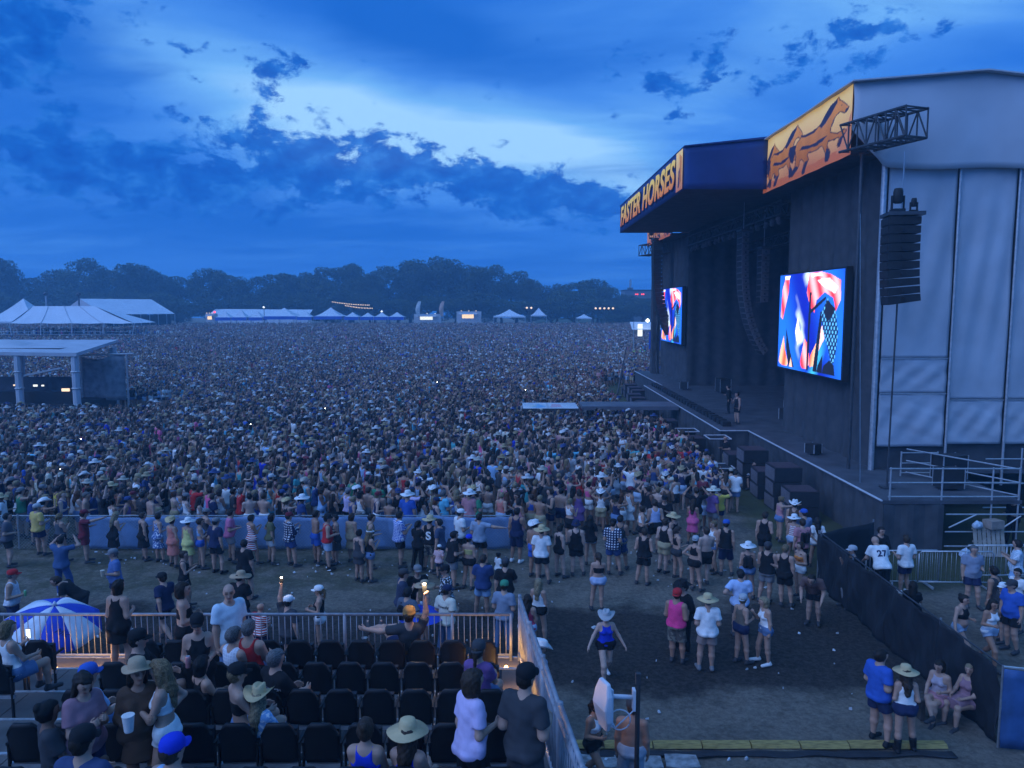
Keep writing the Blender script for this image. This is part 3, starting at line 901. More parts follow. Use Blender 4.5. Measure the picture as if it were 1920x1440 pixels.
def back_print(body, info, part, text, size, z, col, bold=0.0, front=False):
    """flat lettering laid on the back of a shirt"""
    sh = next(c for c in body.children if c.name.split('.')[0] == part)
    me = text_mesh(text, size, 0.0, 0, bold)
    bm = bmesh.new(); bm.from_mesh(me)
    bmesh.ops.triangulate(bm, faces=bm.faces[:])
    bmesh.ops.subdivide_edges(bm, edges=[e for e in bm.edges if e.calc_length() > .03], cuts=2)
    tree = BVHTree.FromPolygons([v.co[:] for v in sh.data.vertices], [p.vertices[:] for p in sh.data.polygons])
    T = info['T']; sg = 1 if front else -1
    fwd = Vector(T(0, 1, 0) - T(0, 0, 0)); up = Vector(T(0, 0, 1) - T(0, 0, 0))
    for v in bm.verts:
        p = Vector(T(-sg*v.co.x, 0, z)) + up*v.co.y + fwd*sg*.6
        hit = tree.ray_cast(p, -fwd*sg)
        v.co = (hit[0] + fwd*sg*.006) if hit[0] is not None else Vector(T(-sg*v.co.x, 0, z)) + up*v.co.y + fwd*sg*.12
    bm.to_mesh(me); bm.free()
    o = obj('print', me, mat('shirt_print_' + col, C[col], .8, var=.08), sh)
    return o
# ================================================================== the stage
M_black = mat('stage_black_cloth', (.065, .065, .07), .9, var=.25, scale=2, bump=.15)
M_steel = mat('galvanised_steel', (.42, .43, .45), .45, .8, scale=9)
M_alu = mat('aluminium_tube', (.48, .49, .51), .45, .6, scale=8)
M_tarp = mat('grey_white_roof_tarp', (.50, .51, .54), .7, var=.10, scale=.5, bump=.2)
M_tarp2 = mat('pale_wall_tarp', (.46, .48, .52), .7, var=.12, scale=.7, bump=.25)
M_blue = mat('blue_banner_vinyl', (.020, .046, .17), .6, var=.2, scale=.6)
M_deck = mat('stage_deck_board', (.075, .075, .085), .75, var=.3, scale=1.2)
M_trim = mat('white_edge_trim', (.62, .62, .64), .5, var=.1)
M_bspk = mat('black_speaker_paint', (.022, .022, .024), .7, var=.2)
M_gspk = mat('grey_speaker_paint', (.15, .13, .14), .6, var=.2)
M_dktruss = mat('dark_truss_steel', (.085, .085, .09), .5, .6)
DZ = 1.8
stage = thing('concert_stage', 'huge roofed festival stage with black curtains, pale tarp side and printed banners', 'stage', (12.5, 52, 0))
def st(b, name, m, smooth=False, parent=None):
    """world coordinates -> part of the stage"""
    o = b.build(name, m, parent or stage, smooth)
    if parent is None: o.location = (-12.5, -52, 0)
    return o
st(MB().box((12.5, 25.4, DZ - .12), (17.2, 30.2, DZ)).box((12.5, 30.2, DZ - .12), (30, 78, DZ)).box((11.0, 40.2, DZ - .12), (12.5, 63.6, DZ)), 'deck', M_deck)
# black skirts below the deck, gathered
def skirt_sheet(x0, y0, x1, y1):
    def f(a, b_):
        w = .035*math.sin(a*math.hypot(x1 - x0, y1 - y0)*7) if True else 0
        n = unit((y1 - y0, -(x1 - x0), 0))
        return (x0 + (x1 - x0)*a - n[0]*w, y0 + (y1 - y0)*a - n[1]*w, b_*(DZ - .13))
    return sheet_mesh(f, int(max(math.hypot(x1 - x0, y1 - y0)*5, 2)), 1)
for seg in ((12.54, 25.42, 12.54, 40.2), (11.04, 40.24, 11.04, 63.5), (12.54, 40.24, 11.04, 40.24), (11.04, 63.5, 12.54, 63.5), (12.54, 63.6, 12.54, 78), (14.6, 25.43, 12.54, 25.43)):
    st(skirt_sheet(*seg), 'skirt', M_black)
for p, q in (((12.47, 25.4, DZ - .01), (12.47, 40.2, DZ - .01)), ((10.97, 40.2, DZ - .01), (10.97, 63.6, DZ - .01)), ((10.97, 40.17, DZ - .01), (12.47, 40.17, DZ - .01)), ((12.47, 63.6, DZ - .01), (12.47, 78, DZ - .01))):
    st(MB().bar(p, q, .05), 'edge_trim', M_trim)
# runway with its pale end platform
st(MB().box((4.6, 50.0, DZ - .25), (10.94, 52.6, DZ - .005)), 'runway', mat('runway_deck', (.13, .13, .15), .6, var=.2, scale=1))
for x in (5.2, 7.2, 9.4):
    for y in (50.3, 52.2): st(MB().tube([(x, y, 0), (x, y, DZ - .25)], .05), 'runway_leg', M_dktruss)
# curtains: wing walls, back wall, inner side walls, ceiling
def drape(x0, y0, x1, y1, z0, z1, name='curtain'):
    L_ = math.hypot(x1 - x0, y1 - y0); n = unit((y1 - y0, -(x1 - x0), 0))
    f = lambda a, b_: (x0 + (x1 - x0)*a + n[0]*.07*math.sin(a*L_*4.5 + .6*math.sin(a*9)), y0 + (y1 - y0)*a + n[1]*.07*math.sin(a*L_*4.5 + .6*math.sin(a*9)), z0 + (z1 - z0)*b_)
    return st(sheet_mesh(f, int(L_*5) + 2, 3), name, M_black, True)
drape(14.55, 30.7, 14.4, 40.6, DZ, 14.6)
drape(14.4, 63.4, 14.4, 74.5, DZ, 14.6)
drape(27, 40, 27, 64, DZ, 15.5)
drape(14.4, 63.4, 27, 63.4, DZ, 15.5)
drape(27, 40.6, 14.5, 40.6, DZ, 15.5)
drape(14.4, 74.5, 27, 74.5, DZ, 14.6)
st(MB().box((14.0, 40.2, 15.4), (27, 63.8, 15.6)), 'ceiling', M_black)
st(MB().box((13.06, 30.7, 14.15), (27, 40.2, 14.3)), 'wing_ceiling', M_black)
st(MB().box((13.06, 63.8, 14.15), (27, 75.5, 14.3)), 'wing_ceiling', M_black)
# roof fabric
def roof_z(x): return 16.74 + .40*min(max((x - 12.75)/5.05, 0), 1) - .11*max(x - 17.8, 0)
def roof_f(a, b_):
    x = 12.75 + a*20.2; y = 29.7 + b_*(75.8 - 29.7)
    return (x, y, roof_z(x) + .02*math.sin(b_*40))
st(sheet_mesh(roof_f, 20, 40, .05), 'roof', M_tarp)
st(MB().add([(8.72, 39.9, 16.36), (12.95, 39.9, 16.76), (12.95, 63.3, 16.76), (8.72, 63.3, 16.36), (8.72, 39.9, 16.42), (12.95, 39.9, 16.86), (12.95, 63.3, 16.86), (8.72, 63.3, 16.42)], [(0, 3, 2, 1), (4, 5, 6, 7), (0, 1, 5, 4), (1, 2, 6, 5), (2, 3, 7, 6), (3, 0, 4, 7)]), 'canopy_roof', M_blue)
st(MB().box((8.85, 40.05, 14.30), (14.3, 63.15, 14.42)), 'canopy_soffit', M_black)
# canopy banners: the lettered front, the plain blue sides
st(sheet_mesh(lambda a, b_: (8.74 + .03*math.sin(a*20)*b_*(1 - b_)*4, 63.2 - a*23.2, 14.25 + 2.1*b_), 30, 6, .03), 'front_banner', M_blue, True)
st(sheet_mesh(lambda a, b_: (8.76 + a*4.25, 39.98 - .05*math.sin(a*9)*(1 - b_), 14.25 + (2.1 + .4*a)*b_), 14, 6, .03), 'side_banner', M_blue, True)
st(sheet_mesh(lambda a, b_: (13.0 - a*4.25, 63.24, 14.25 + (2.1 + .4*(1 - a))*b_), 6, 3, .03), 'side_banner', M_blue, True)
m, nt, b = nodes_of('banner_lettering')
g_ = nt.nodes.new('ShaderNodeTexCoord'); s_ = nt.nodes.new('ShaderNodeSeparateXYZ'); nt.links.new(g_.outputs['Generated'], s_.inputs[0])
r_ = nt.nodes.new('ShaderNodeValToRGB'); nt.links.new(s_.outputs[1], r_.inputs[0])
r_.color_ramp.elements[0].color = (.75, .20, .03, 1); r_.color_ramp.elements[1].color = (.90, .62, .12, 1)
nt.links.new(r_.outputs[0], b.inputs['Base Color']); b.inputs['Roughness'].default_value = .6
nt.links.new(r_.outputs[0], b.inputs['Emission Color']); b.inputs['Emission Strength'].default_value = .30   # glow added to the lettering to brighten its colours
def face_text(txt, size, width, c, m, name='lettering', shear=0.0, bold=0.0, rz=-90):
    me = text_mesh(txt, size, .01, shear, bold)
    xs_ = [v.co.x for v in me.vertices]; k = width/(max(xs_) - min(xs_))
    for v in me.vertices: v.co.x *= k
    o = obj(name, me, m, stage)
    o.location = (c[0] - 12.5, c[1] - 52, c[2]); o.rotation_euler = (R(90), 0, R(rz))
    return o
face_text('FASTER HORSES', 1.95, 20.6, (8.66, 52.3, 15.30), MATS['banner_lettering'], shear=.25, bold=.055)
face_text('FASTER HORSES', 1.95, 20.6, (8.69, 52.2, 15.23), mat('banner_letter_shadow', (.006, .012, .06), .7), 'letter_shadow', shear=.25, bold=.095)
# painted pictures on vinyl, drawn as colour on a fine grid
def raster(W_, H_, bgf, polys):
    xx, yy = np.meshgrid((np.arange(W_ + 1))/W_, (np.arange(H_ + 1))/H_, indexing='ij')
    img = bgf(xx, yy)
    for poly, colr in polys:
        ins = np.zeros(xx.shape, bool); n = len(poly)
        for i in range(n):
            x0, y0 = poly[i]; x1, y1 = poly[(i + 1) % n]
            c = ((y0 > yy) != (y1 > yy))
            with np.errstate(divide='ignore', invalid='ignore'):
                c &= xx < (x1 - x0)*(yy - y0)/((y1 - y0) if y1 != y0 else 1e-9) + x0
            ins ^= c
        cc = colr(xx, yy) if callable(colr) else np.broadcast_to(np.array(colr, float), img.shape)
        img[ins] = cc[ins]
    return img
def picture(name, fn, img, m, parent, loc=None):
    W_, H_ = img.shape[0] - 1, img.shape[1] - 1
    b = sheet_mesh(fn, W_, H_)
    me = b.mesh(name)
    ca = me.color_attributes.new('Col', 'FLOAT_COLOR', 'POINT')
    ca.data.foreach_set('color', np.concatenate([img.reshape(-1, 3), np.ones(((W_ + 1)*(H_ + 1), 1))], 1).astype(np.float32).ravel())
    me.shade_smooth()
    return obj(name, me, m, parent, loc)
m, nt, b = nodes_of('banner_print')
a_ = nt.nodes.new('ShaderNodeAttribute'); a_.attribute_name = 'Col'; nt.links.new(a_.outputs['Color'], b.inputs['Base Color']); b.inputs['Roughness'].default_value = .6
nt.links.new(a_.outputs['Color'], b.inputs['Emission Color']); b.inputs['Emission Strength'].default_value = .32   # printed colours also emit, added so the pictures look brightly lit
m, nt, b = nodes_of('painted_board')
a_ = nt.nodes.new('ShaderNodeAttribute'); a_.attribute_name = 'Col'; nt.links.new(a_.outputs['Color'], b.inputs['Base Color'])
m, nt, b = nodes_of('screen_light')
a_ = nt.nodes.new('ShaderNodeAttribute'); a_.attribute_name = 'Col'
b.inputs['Base Color'].default_value = (.01, .01, .01, 1)
nt.links.new(a_.outputs['Color'], b.inputs['Emission Color']); b.inputs['Emission Strength'].default_value = 1.35
lerp = lambda a, b_, t: np.asarray(a)*(1 - t[..., None]) + np.asarray(b_)*t[..., None]
def horse_bg(x, y):
    t = np.clip(y*1.1 - .05 + .08*np.sin(x*9), 0, 1)
    return lerp((.52, .16, .07), (.92, .60, .20), t)
hb = lambda x, y: lerp((.34, .085, .02), (.66, .24, .05), np.clip(y*1.3 - .1 + .15*np.sin(x*60)*.5, 0, 1))
dk = (.022, .022, .06)
HB = [(.02, .62), (.0, .50), (.03, .38), (.06, .30), (.09, .42), (.12, .55), (.14, .64), (.22, .70), (.34, .68), (.46, .69), (.54, .73), (.62, .82), (.70, .92), (.77, .98), (.785, 1.04), (.80, .98), (.84, .93), (.93, .80), (.95, .76), (.93, .72), (.89, .72), (.83, .78), (.79, .77), (.75, .72), (.71, .60), (.70, .50), (.80, .42), (.90, .44), (.93, .40), (.86, .30), (.84, .22), (.80, .22), (.83, .33), (.82, .37), (.76, .36), (.68, .38),
      (.66, .30), (.70, .18), (.68, .06), (.63, .05), (.645, .18), (.61, .30), (.58, .36), (.48, .33), (.36, .35), (.34, .30), (.36, .22), (.30, .10), (.27, .02), (.22, .03), (.26, .12), (.29, .21), (.24, .30), (.20, .28), (.16, .18), (.08, .10), (.04, .06), (.01, .10), (.07, .16), (.11, .24), (.13, .38), (.12, .50)]
HM = [[(.52, .72), (.60, .84), (.68, .96), (.77, 1.02), (.775, .95), (.74, .88), (.70, .80), (.63, .70), (.56, .66)], [(.02, .62), (.0, .50), (.03, .38), (.06, .30), (.09, .42), (.12, .55), (.12, .62)], [(.20, .47), (.34, .42), (.48, .40), (.60, .42), (.68, .48), (.55, .475), (.40, .46), (.25, .52)], [(.80, .22), (.84, .22), (.86, .30), (.93, .40), (.84, .34)], [(.63, .05), (.68, .06), (.70, .18), (.66, .28), (.645, .18)], [(.22, .03), (.27, .02), (.30, .10), (.36, .22), (.30, .20)], [(.01, .10), (.04, .06), (.16, .18), (.11, .22)],
      [(.22, .70), (.34, .68), (.46, .69), (.52, .72), (.44, .65), (.32, .645)], [(.89, .72), (.93, .72), (.95, .76), (.91, .765)], [(.835, .87), (.855, .875), (.85, .855)], [(.71, .60), (.75, .72), (.79, .77), (.76, .70), (.725, .58)]]
def horse(x0, w, y0, h_):
    T_ = lambda P_: [(x0 + w*x_, y0 + h_*y_) for x_, y_ in P_]
    return [(T_([(x_ + ox, y_ + oy) for x_, y_ in HB]), (.05, .025, .04)) for ox, oy in ((-.012, 0), (.012, 0), (0, .02), (0, -.02))] + [(T_(HB), hb)] + [(T_(P_), dk) for P_ in HM]
horse_img = raster(220, 70, horse_bg, [([(0, 0), (1, 0), (1, .16), (.7, .13), (.4, .10), (.15, .16), (0, .12)], (.50, .13, .05)), ([(.86, .1), (1, .12), (1, .65), (.96, .42)], (.55, .20, .10))] + horse(-.19, .45, .02, .78) + horse(.05, .51, .03, .86) + horse(.38, .62, .02, .90))
def bfn(y0, y1): return lambda a, b_: (12.96 - .10*math.sin(math.pi*b_)*math.sin(math.pi*a) + .02*math.sin(a*30), y0 + (y1 - y0)*a, 14.1 + 2.6*b_)
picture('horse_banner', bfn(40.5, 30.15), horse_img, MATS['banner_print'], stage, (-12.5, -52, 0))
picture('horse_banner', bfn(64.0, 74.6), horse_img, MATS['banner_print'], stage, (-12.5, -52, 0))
end_img = raster(30, 40, horse_bg, [([(.2, .1), (.8, .2), (.9, .8), (.5, .95), (.6, .5)], hb), ([(.3, .1), (.5, .1), (.6, .6), (.4, .5)], dk)])
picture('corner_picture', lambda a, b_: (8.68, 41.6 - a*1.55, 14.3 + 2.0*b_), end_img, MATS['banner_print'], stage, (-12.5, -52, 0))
# end wall: gable tarp with a hanging flap, then laced wall panels between poles
def gable(a, b_):
    x = 12.9 + a*15.0
    lo_ = 13.55 + .9*max(0, 1 - a*15/1.3)**1.0*1.6 + .04*math.sin(a*22)*(a > .05)
    z = lo_ + (roof_z(x) - .03 - lo_)*b_
    return (x, 30.0 - .22*math.sin(math.pi*b_)*(.6 + .4*math.sin(a*14)) - .05*(1 - b_)*math.sin(a*31), z)
st(sheet_mesh(gable, 60, 14, .03), 'gable_tarp', M_tarp, True)
poles = [14.5, 17.25, 19.55, 21.9]
st(MB().tube([(14.36, 30.3, DZ), (14.36, 30.3, 13.9)], .11, 10), 'corner_pole', M_alu)
for x in poles[1:]:
    st(MB().tube([(x, 30.2, 1.2), (x, 30.2, 13.8)], .05, 8), 'wall_pole', M_alu)
for i in range(3):
    x0, x1 = poles[i] + .06, poles[i + 1] - .06
    rows = [(2.75, 4.85), (4.9, 6.25), (6.3, 13.7)] if i == 0 else [(2.85, 4.6), (4.66, 13.7)]
    for z0, z1 in rows:
        def pan(a, b_, x0=x0, x1=x1, z0=z0, z1=z1, i=i):
            w = (.03 if z0 < 5 and z1 < 8 else .018)*math.sin(7*a + (3 if z1 < 8 else .5)*b_*(z1 - z0) + i)*math.sin(math.pi*a) + .03*math.sin(17*a - 9*b_) * math.sin(math.pi*b_) + (.014*math.sin(11*a + 14*(b_*(z1 - z0)) + 3*i)*math.sin(5*a + 6*b_) if z1 < 8 else .004*math.sin(5*a + 2*math.sin(4*b_ + i)))
            return (x0 + (x1 - x0)*a, 30.3 - w, z0 + (z1 - z0)*b_)
        st(sheet_mesh(pan, 24, int((z1 - z0)*9), .015), 'wall_panel', M_tarp2, True)
        st(MB().tube([(x0, 30.26, z1 + .02), (x1, 30.26, z1 + .02)], .025), 'wall_rail', M_alu)
st(MB().box((14.45, 30.5, DZ), (24, 30.6, 13.9)), 'wall_backing', M_black)
# cantilever truss carrying the near speaker hang
def truss(p, q, side, r=.04, n=7):
    p, q = Vector(p), Vector(q); up = Vector((0, 0, side)); d = (q - p).normalized(); sx_ = d.cross(Vector((0, 0, 1))).normalized()*side
    b = MB(); c = [Vector((0, 0, 0)), up, sx_, up + sx_]
    for o in c: b.tube([p + o, q + o], r*1.3)
    for i in range(n):
        a0 = p + (q - p)*(i/n); a1 = p + (q - p)*((i + 1)/n)
        for o1, o2 in ((c[0], c[1]), (c[2], c[3]), (c[0], c[2]), (c[1], c[3])):
            b.tube([a0 + o1, a1 + o2] if i % 2 else [a0 + o2, a1 + o1], r*.8)
            b.tube([a1 + o1, a1 + o2], r*.8)
    return b
st(truss((13.5, 30.6, 14.2), (14.55, 27.7, 14.2), 1.0), 'cantilever_truss', M_dktruss)
st(truss((13.6, 70.5, 13.2), (12.3, 75.5, 13.2), 1.0), 'cantilever_truss', M_dktruss)
st(MB().tube([(13.55, 30.5, DZ), (13.55, 30.5, 14.2)], .07, 8), 'front_mast', M_dktruss)
st(truss((14.0, 75.0, DZ), (14.01, 75.0, 14.0), .9), 'corner_tower', M_dktruss)
st(MB().box((13.6, 74.7, DZ), (14.35, 75.6, 14.1)), 'tower_scrim', M_black)
st(MB().tube([(13.7, 31.0, 14.2), (13.3, 29.5, 8), (12.9, 28.0, DZ)], .012, 4), 'guy_cable', M_steel)
# railings and scaffolding round the near wing deck
for x in (12.75, 14.5, 16.2, 17.1): st(MB().tube([(x, 25.45, DZ - 1.75 if x > 14 else DZ), (x, 25.45, DZ + 1.12)], .03, 8), 'rail_post', M_alu)
for z in (DZ + .12, DZ + .6, DZ + 1.08): st(MB().tube([(12.7, 25.45, z), (17.1, 25.45, z)], .026, 8), 'guard_rail', M_alu)
for z in (.25, .75, 1.35): st(MB().tube([(14.6, 25.3, z), (17.6, 25.3, z)], .026, 8), 'scaffold_tube', M_alu)
for p, q in (((14.7, 25.27, .9), (15.6, 25.27, 1.35)), ((15.6, 25.27, .25), (17.1, 25.27, 1.3)), ((17.1, 25.5, 2.85), (15.2, 29.2, 2.85)), ((17.1, 25.5, 1.95), (15.2, 29.2, 1.95)), ((17.1, 25.5, 2.4), (15.2, 29.2, 2.4))): st(MB().tube([p, q], .026, 8), 'brace_tube', M_alu)
for x in (15.0, 16.4): st(MB().tube([(x, 29.2, DZ), (x, 29.2, DZ + .95)], .03, 8), 'rail_post', M_alu)
for z in (DZ + .12, DZ + .5, DZ + .9): st(MB().tube([(15.0, 29.2, z), (16.4, 29.2, z)], .026, 8), 'guard_rail', M_alu)
for x in (18.5, 21): st(MB().tube([(x, 27.5, 0), (x, 27.5, 3.2)], .03, 8), 'scaffold_tube', M_alu)
for z in (1.0, 1.9, 2.8): st(MB().tube([(17.2, 27.5, z), (24, 27.5, z)], .026, 8), 'scaffold_tube', M_alu)
# backline on the dim stage
for (x, y, w, hh) in ((22, 58, 1.2, 1.0), (23, 55.5, 1.0, 1.4), (22.5, 52.5, 1.6, .9), (23, 49, 1.2, 1.3), (21, 47, 1.0, 1.0), (24, 60.5, 1.2, 1.6)):
    o = thing('amplifier_rack', 'black equipment rack on the dim stage, %s one counted from the far side' % ORD[sum(y2 > y for y2 in (58, 55.5, 52.5, 49, 47, 60.5))], 'rack', (x, y, DZ), 0, 'equipment racks at the back of the stage')
    box_obj('case', (-w/2, -w/2, 0), (w/2, w/2, hh), M_bspk, o); box_obj('front_panel', (-w/2 - .012, -w/2 + .06, .08), (-w/2 - .002, w/2 - .06, hh - .08), M_gspk, o)
    for k in range(2): box_obj('pilot_light', (-w/2 - .03, -.2 + .3*k, hh*.6), (-w/2 - .014, -.08 + .3*k, hh*.6 + .1), mat(['lamp_white', 'lamp_warm', 'lamp_blue'][(int(x) + k) % 3], [(.9, .9, 1), (1, .7, .3), (.3, .4, 1)][(int(x) + k) % 3], emit=[(.9, .95, 1), (1, .65, .25), (.2, .35, 1)][(int(x) + k) % 3], estr=2.5), o)
# lighting truss over the stage mouth with a row of lamp heads
st(truss((14.2, 41.2, 13.2), (14.2, 62.8, 13.2), .7, n=20), 'lighting_truss', M_dktruss)
st(truss((18.5, 41.2, 12.6), (18.5, 62.8, 12.6), .7, n=20), 'lighting_truss', M_dktruss)
lamp_me = MB().lathe([(.07, 0), (.13, .06), (.13, .34), (.10, .42)], 10).mesh('lamp_head', True); lamp_me.materials.append(M_gspk)
for k in range(18):
    o_ = obj('lamp_head', lamp_me, None, stage, (14.3 - 12.5, 41.8 + k*1.2 - 52, 12.7), (R(25), R(20*((k % 3) - 1)), 0))
for i, (x, y, w, d_, h_) in enumerate(((15.6, 27.0, .8, .6, .7), (16.4, 28.4, 1.1, .6, .9), (13.3, 33.5, .5, .5, .4), (15.9, 44.0, .9, .6, .6), (17.0, 46.4, 1.2, .7, .8), (13.6, 60.5, .8, .6, .5), (16, 58, 1.4, .8, 1.0))):
    o_ = thing('flight_case', 'dark metal edged equipment case on the stage deck, %s from the near side' % ORD[i], 'case', (x, y, DZ), R(15*i))
    box_obj('case_body', (-w/2, -d_/2, .08), (w/2, d_/2, .08 + h_), M_bspk, o_)
    for sx_ in (-1, 1):
        for sy_ in (-1, 1): MB().bar((sx_*w/2, sy_*d_/2, .08), (sx_*w/2, sy_*d_/2, .09 + h_), .035).build('corner_trim', M_alu, o_)
        MB().lathe([(.04, 0), (.045, .02), (.045, .06), (.04, .078)], 8).build('castor', M_dktruss, o_, False, (sx_*w*.4, 0, 0))
for k in range(26):
    y = 41.5 + k*.85
    st(MB().box((11.5, y, DZ), (11.95, y + .5, DZ + .26)), 'floor_monitor', M_bspk)
# ---- video screens
def art_bg(x, y):
    t = np.clip(.5 + .5*np.sin(x*7 + y*2.5), 0, 1)
    im = lerp((.003, .010, .36), (.012, .14, .80), t)
    cy = np.clip(1.1 - 12*np.abs(x - .60 - .12*np.sin(y*4)), 0, 1)*np.clip(np.sin(y*6 + 1)*.8 + .3, 0, 1)
    im = im*(1 - cy[..., None]*.8) + np.array((.05, .50, .80))*cy[..., None]*.8
    w = np.clip(1.2 - 16*np.abs(x - .33 - .10*y + .04*np.sin(y*11)) + .4*np.sin(y*31 + x*9), 0, 1)*np.clip(np.sin(y*7 + x*14)*.7 + .35, 0, 1)
    return lerp(im, (.75, .95, 1.0), w*.9) if False else im*(1 - w[..., None]*.9) + np.array((.75, .95, 1.0))*w[..., None]*.9
red = lambda x, y: lerp((.85, .03, .06), (1.0, .45, .50), np.clip(.5 + .5*np.sin(x*38 + y*13), 0, 1))
org = lambda x, y: lerp((.85, .10, .03), (1.0, .50, .30), np.clip(.5 + .5*np.sin(x*45 - y*8), 0, 1))
blk = (.006, .008, .02)
scl = lambda x, y: lerp((.005, .02, .10), (.10, .42, .80), (np.sin(x*150)*np.sin(y*85) > .25).astype(float))
art = [([(.03, .55), (.05, .85), (.10, .97), (.17, .95), (.16, .80), (.10, .62), (.07, .52)], red), ([(.02, .06), (.05, .20), (.10, .34), (.13, .20), (.19, .06), (.17, .02), (.06, .03)], org), ([(.10, .95), (.17, .95), (.19, .99), (.08, .99)], (1, 1, 1)),
       ([(.47, .80), (.50, .99), (.66, 1.0), (.82, .96), (.95, .90), (.96, .72), (.90, .62), (.86, .74), (.74, .80), (.62, .72), (.60, .60), (.53, .66)], red), ([(.62, .92), (.80, .93), (.92, .84), (.88, .78), (.70, .86)], (1.0, .78, .86)), ([(.52, .99), (.66, .99), (.70, .96), (.54, .95)], (.7, 1, .95)),
       ([(.40, .10), (.46, .34), (.52, .28), (.56, .10), (.50, .03), (.42, .04)], red), ([(.56, .18), (.64, .30), (.68, .22), (.62, .08), (.55, .06)], org), ([(.66, .20), (.76, .36), (.72, .48), (.66, .36)], (1.0, .55, .55)),
       ([(.30, .40), (.34, .56), (.38, .40), (.35, .26)], (.95, .98, 1)), ([(.14, .44), (.22, .20), (.30, .02), (.20, .02), (.15, .22)], blk), ([(.21, .02), (.24, .12), (.27, .02)], (.9, .5, .4)), ([(.50, .02), (.53, .02), (.545, .80), (.515, .80)], blk), ([(.60, .02), (.66, .02), (.72, .60), (.69, .62)], blk), ([(.52, .62), (.76, .76), (.76, .73), (.53, .585)], blk),
       ([(.70, .60), (.78, .74), (.90, .62), (.94, .44), (.93, .28), (.90, .14), (.86, .14), (.80, .30), (.73, .44)], scl), ([(.77, .73), (.90, .64), (.80, .52), (.74, .60)], blk), ([(.74, .02), (.92, .02), (.90, .12), (.84, .16), (.76, .10)], blk), ([(.66, .02), (.74, .02), (.74, .20), (.68, .10)], blk)]
art_img = raster(180, 104, art_bg, art)
def screen(y_far, y_near, label):
    X = 13.95; o = thing('video_screen', label, 'screen', (X, (y_far + y_near)/2, 5.2))
    c = o.location.copy()
    L_ = y_far - y_near
    box_obj('screen_frame', (.03, -L_/2 - .08, -.08), (.30, L_/2 + .08, 4.78), M_bspk, o)
    picture('display', lambda a, b_: (0, L_/2 - a*L_, 4.7*b_), art_img, MATS['screen_light'], o)
    return o
screen(40.3, 32.5, 'large lit video screen of blue, red and white artwork beside the pale tarp wall')
screen(72.0, 62.9 + .6, 'smaller looking lit video screen on the far wing of the stage')
# ---- speaker hangs: every cabinet a part
def line_array(label, x, y, z0, n, hcab, depth, width, curve, m, rz=0.0, top=True):
    o = thing('line_array', label, 'loudspeakers', (x, y, z0), rz)
    me = MB().add([(0, -width/2, 0), (0, width/2, 0), (depth, width/2*.8, .03), (depth, -width/2*.8, .03), (0, -width/2, hcab*.94), (0, width/2, hcab*.94), (depth, width/2*.8, hcab*.88), (depth, -width/2*.8, hcab*.88)],
                  [(0, 3, 2, 1), (4, 5, 6, 7), (0, 1, 5, 4), (1, 2, 6, 5), (2, 3, 7, 6), (3, 0, 4, 7)]).mesh('cabinet')
    me.materials.append(m)
    gm_ = MB().box((-.012, -width*.42, .03), (-.002, width*.42, hcab*.86)).mesh('grille'); gm_.materials.append(M_bspk)
    sm_ = MB()
    for kx in (.4,): sm_.box((depth*kx, -width/2 - .015, hcab*.3), (depth*kx + .07, -width/2*.86, hcab*.6))
    sm_ = sm_.mesh('handle'); sm_.materials.append(M_bspk)
    px0, pz0 = 0.0, 0.0
    for i in range(n):
        t = i/(n - 1); ang = curve*t**2.2
        px0 += math.sin(ang)*hcab; pz0 -= math.cos(ang)*hcab
        c = obj('cabinet', me, None, o, (px0, 0, pz0), (0, -ang, 0))
        obj('grille', gm_, None, c); obj('handle', sm_, None, c)
    if top:
        MB().box((-.05, -width/2, .02), (depth + .1, width/2, .14)).build('flying_frame', M_dktruss, o)
        MB().tube([(depth/2, 0, .1), (depth/2, 0, 2.2)], .02).build('hoist_chain', M_steel, o)
    return o
line_array('wide black loudspeaker hang in front of the pale tarp wall', 12.85, 26.9, 11.35, 10, .30, 1.02, 1.15, .12, M_bspk, R(-12))
line_array('long grey J-shaped loudspeaker hang in the stage opening', 13.2, 45.2, 12.6, 22, .335, .42, 1.1, .62, M_gspk)
line_array('short straight grey loudspeaker hang beside the longer curved one', 14.3, 44.9, 11.6, 9, .34, .45, .9, .0, M_gspk)
line_array('black curved loudspeaker hang covering the edge of the farther screen', 12.5, 69.2, 14.2, 24, .36, .8, 1.2, .5, M_bspk)
o = thing('cable_mast', 'thin dark mast below the wide black loudspeaker hang', 'mast', (13.5, 27.2, 0)); MB().tube([(0, 0, DZ), (.05, 0, 8.4)], .03, 8).build('pole', M_dktruss, o); MB().box((-.2, -.2, DZ), (.2, .2, DZ + .05)).build('base_plate', M_dktruss, o)
def moving_light(x, y, z, label, s=1.0):
    o = thing('stage_light', label, 'spotlight', (x, y, z))
    MB().box((-.18*s, -.18*s, 0), (.18*s, .18*s, .12*s)).build('base', M_bspk, o)
    for sg in (-1, 1): MB().box((sg*.19*s - .02, -.05*s, .12*s), (sg*.19*s + .02, .05*s, .55*s)).build('yoke_arm', M_bspk, o)
    MB().lathe([(.11*s, 0), (.15*s, .05*s), (.15*s, .38*s), (.12*s, .48*s)], 14).build('head', M_bspk, o, True).location = (0, 0, .3*s)
moving_light(13.2, 26.8, 11.5, 'tall black spotlight on top of the wide speaker hang', 1.05)
moving_light(13.65, 26.6, 11.5, 'small black spotlight on top of the wide speaker hang, lower one', .6)
moving_light(12.6, 70.5, 14.4, 'black spotlight perched on the far speaker hang', 1.0)
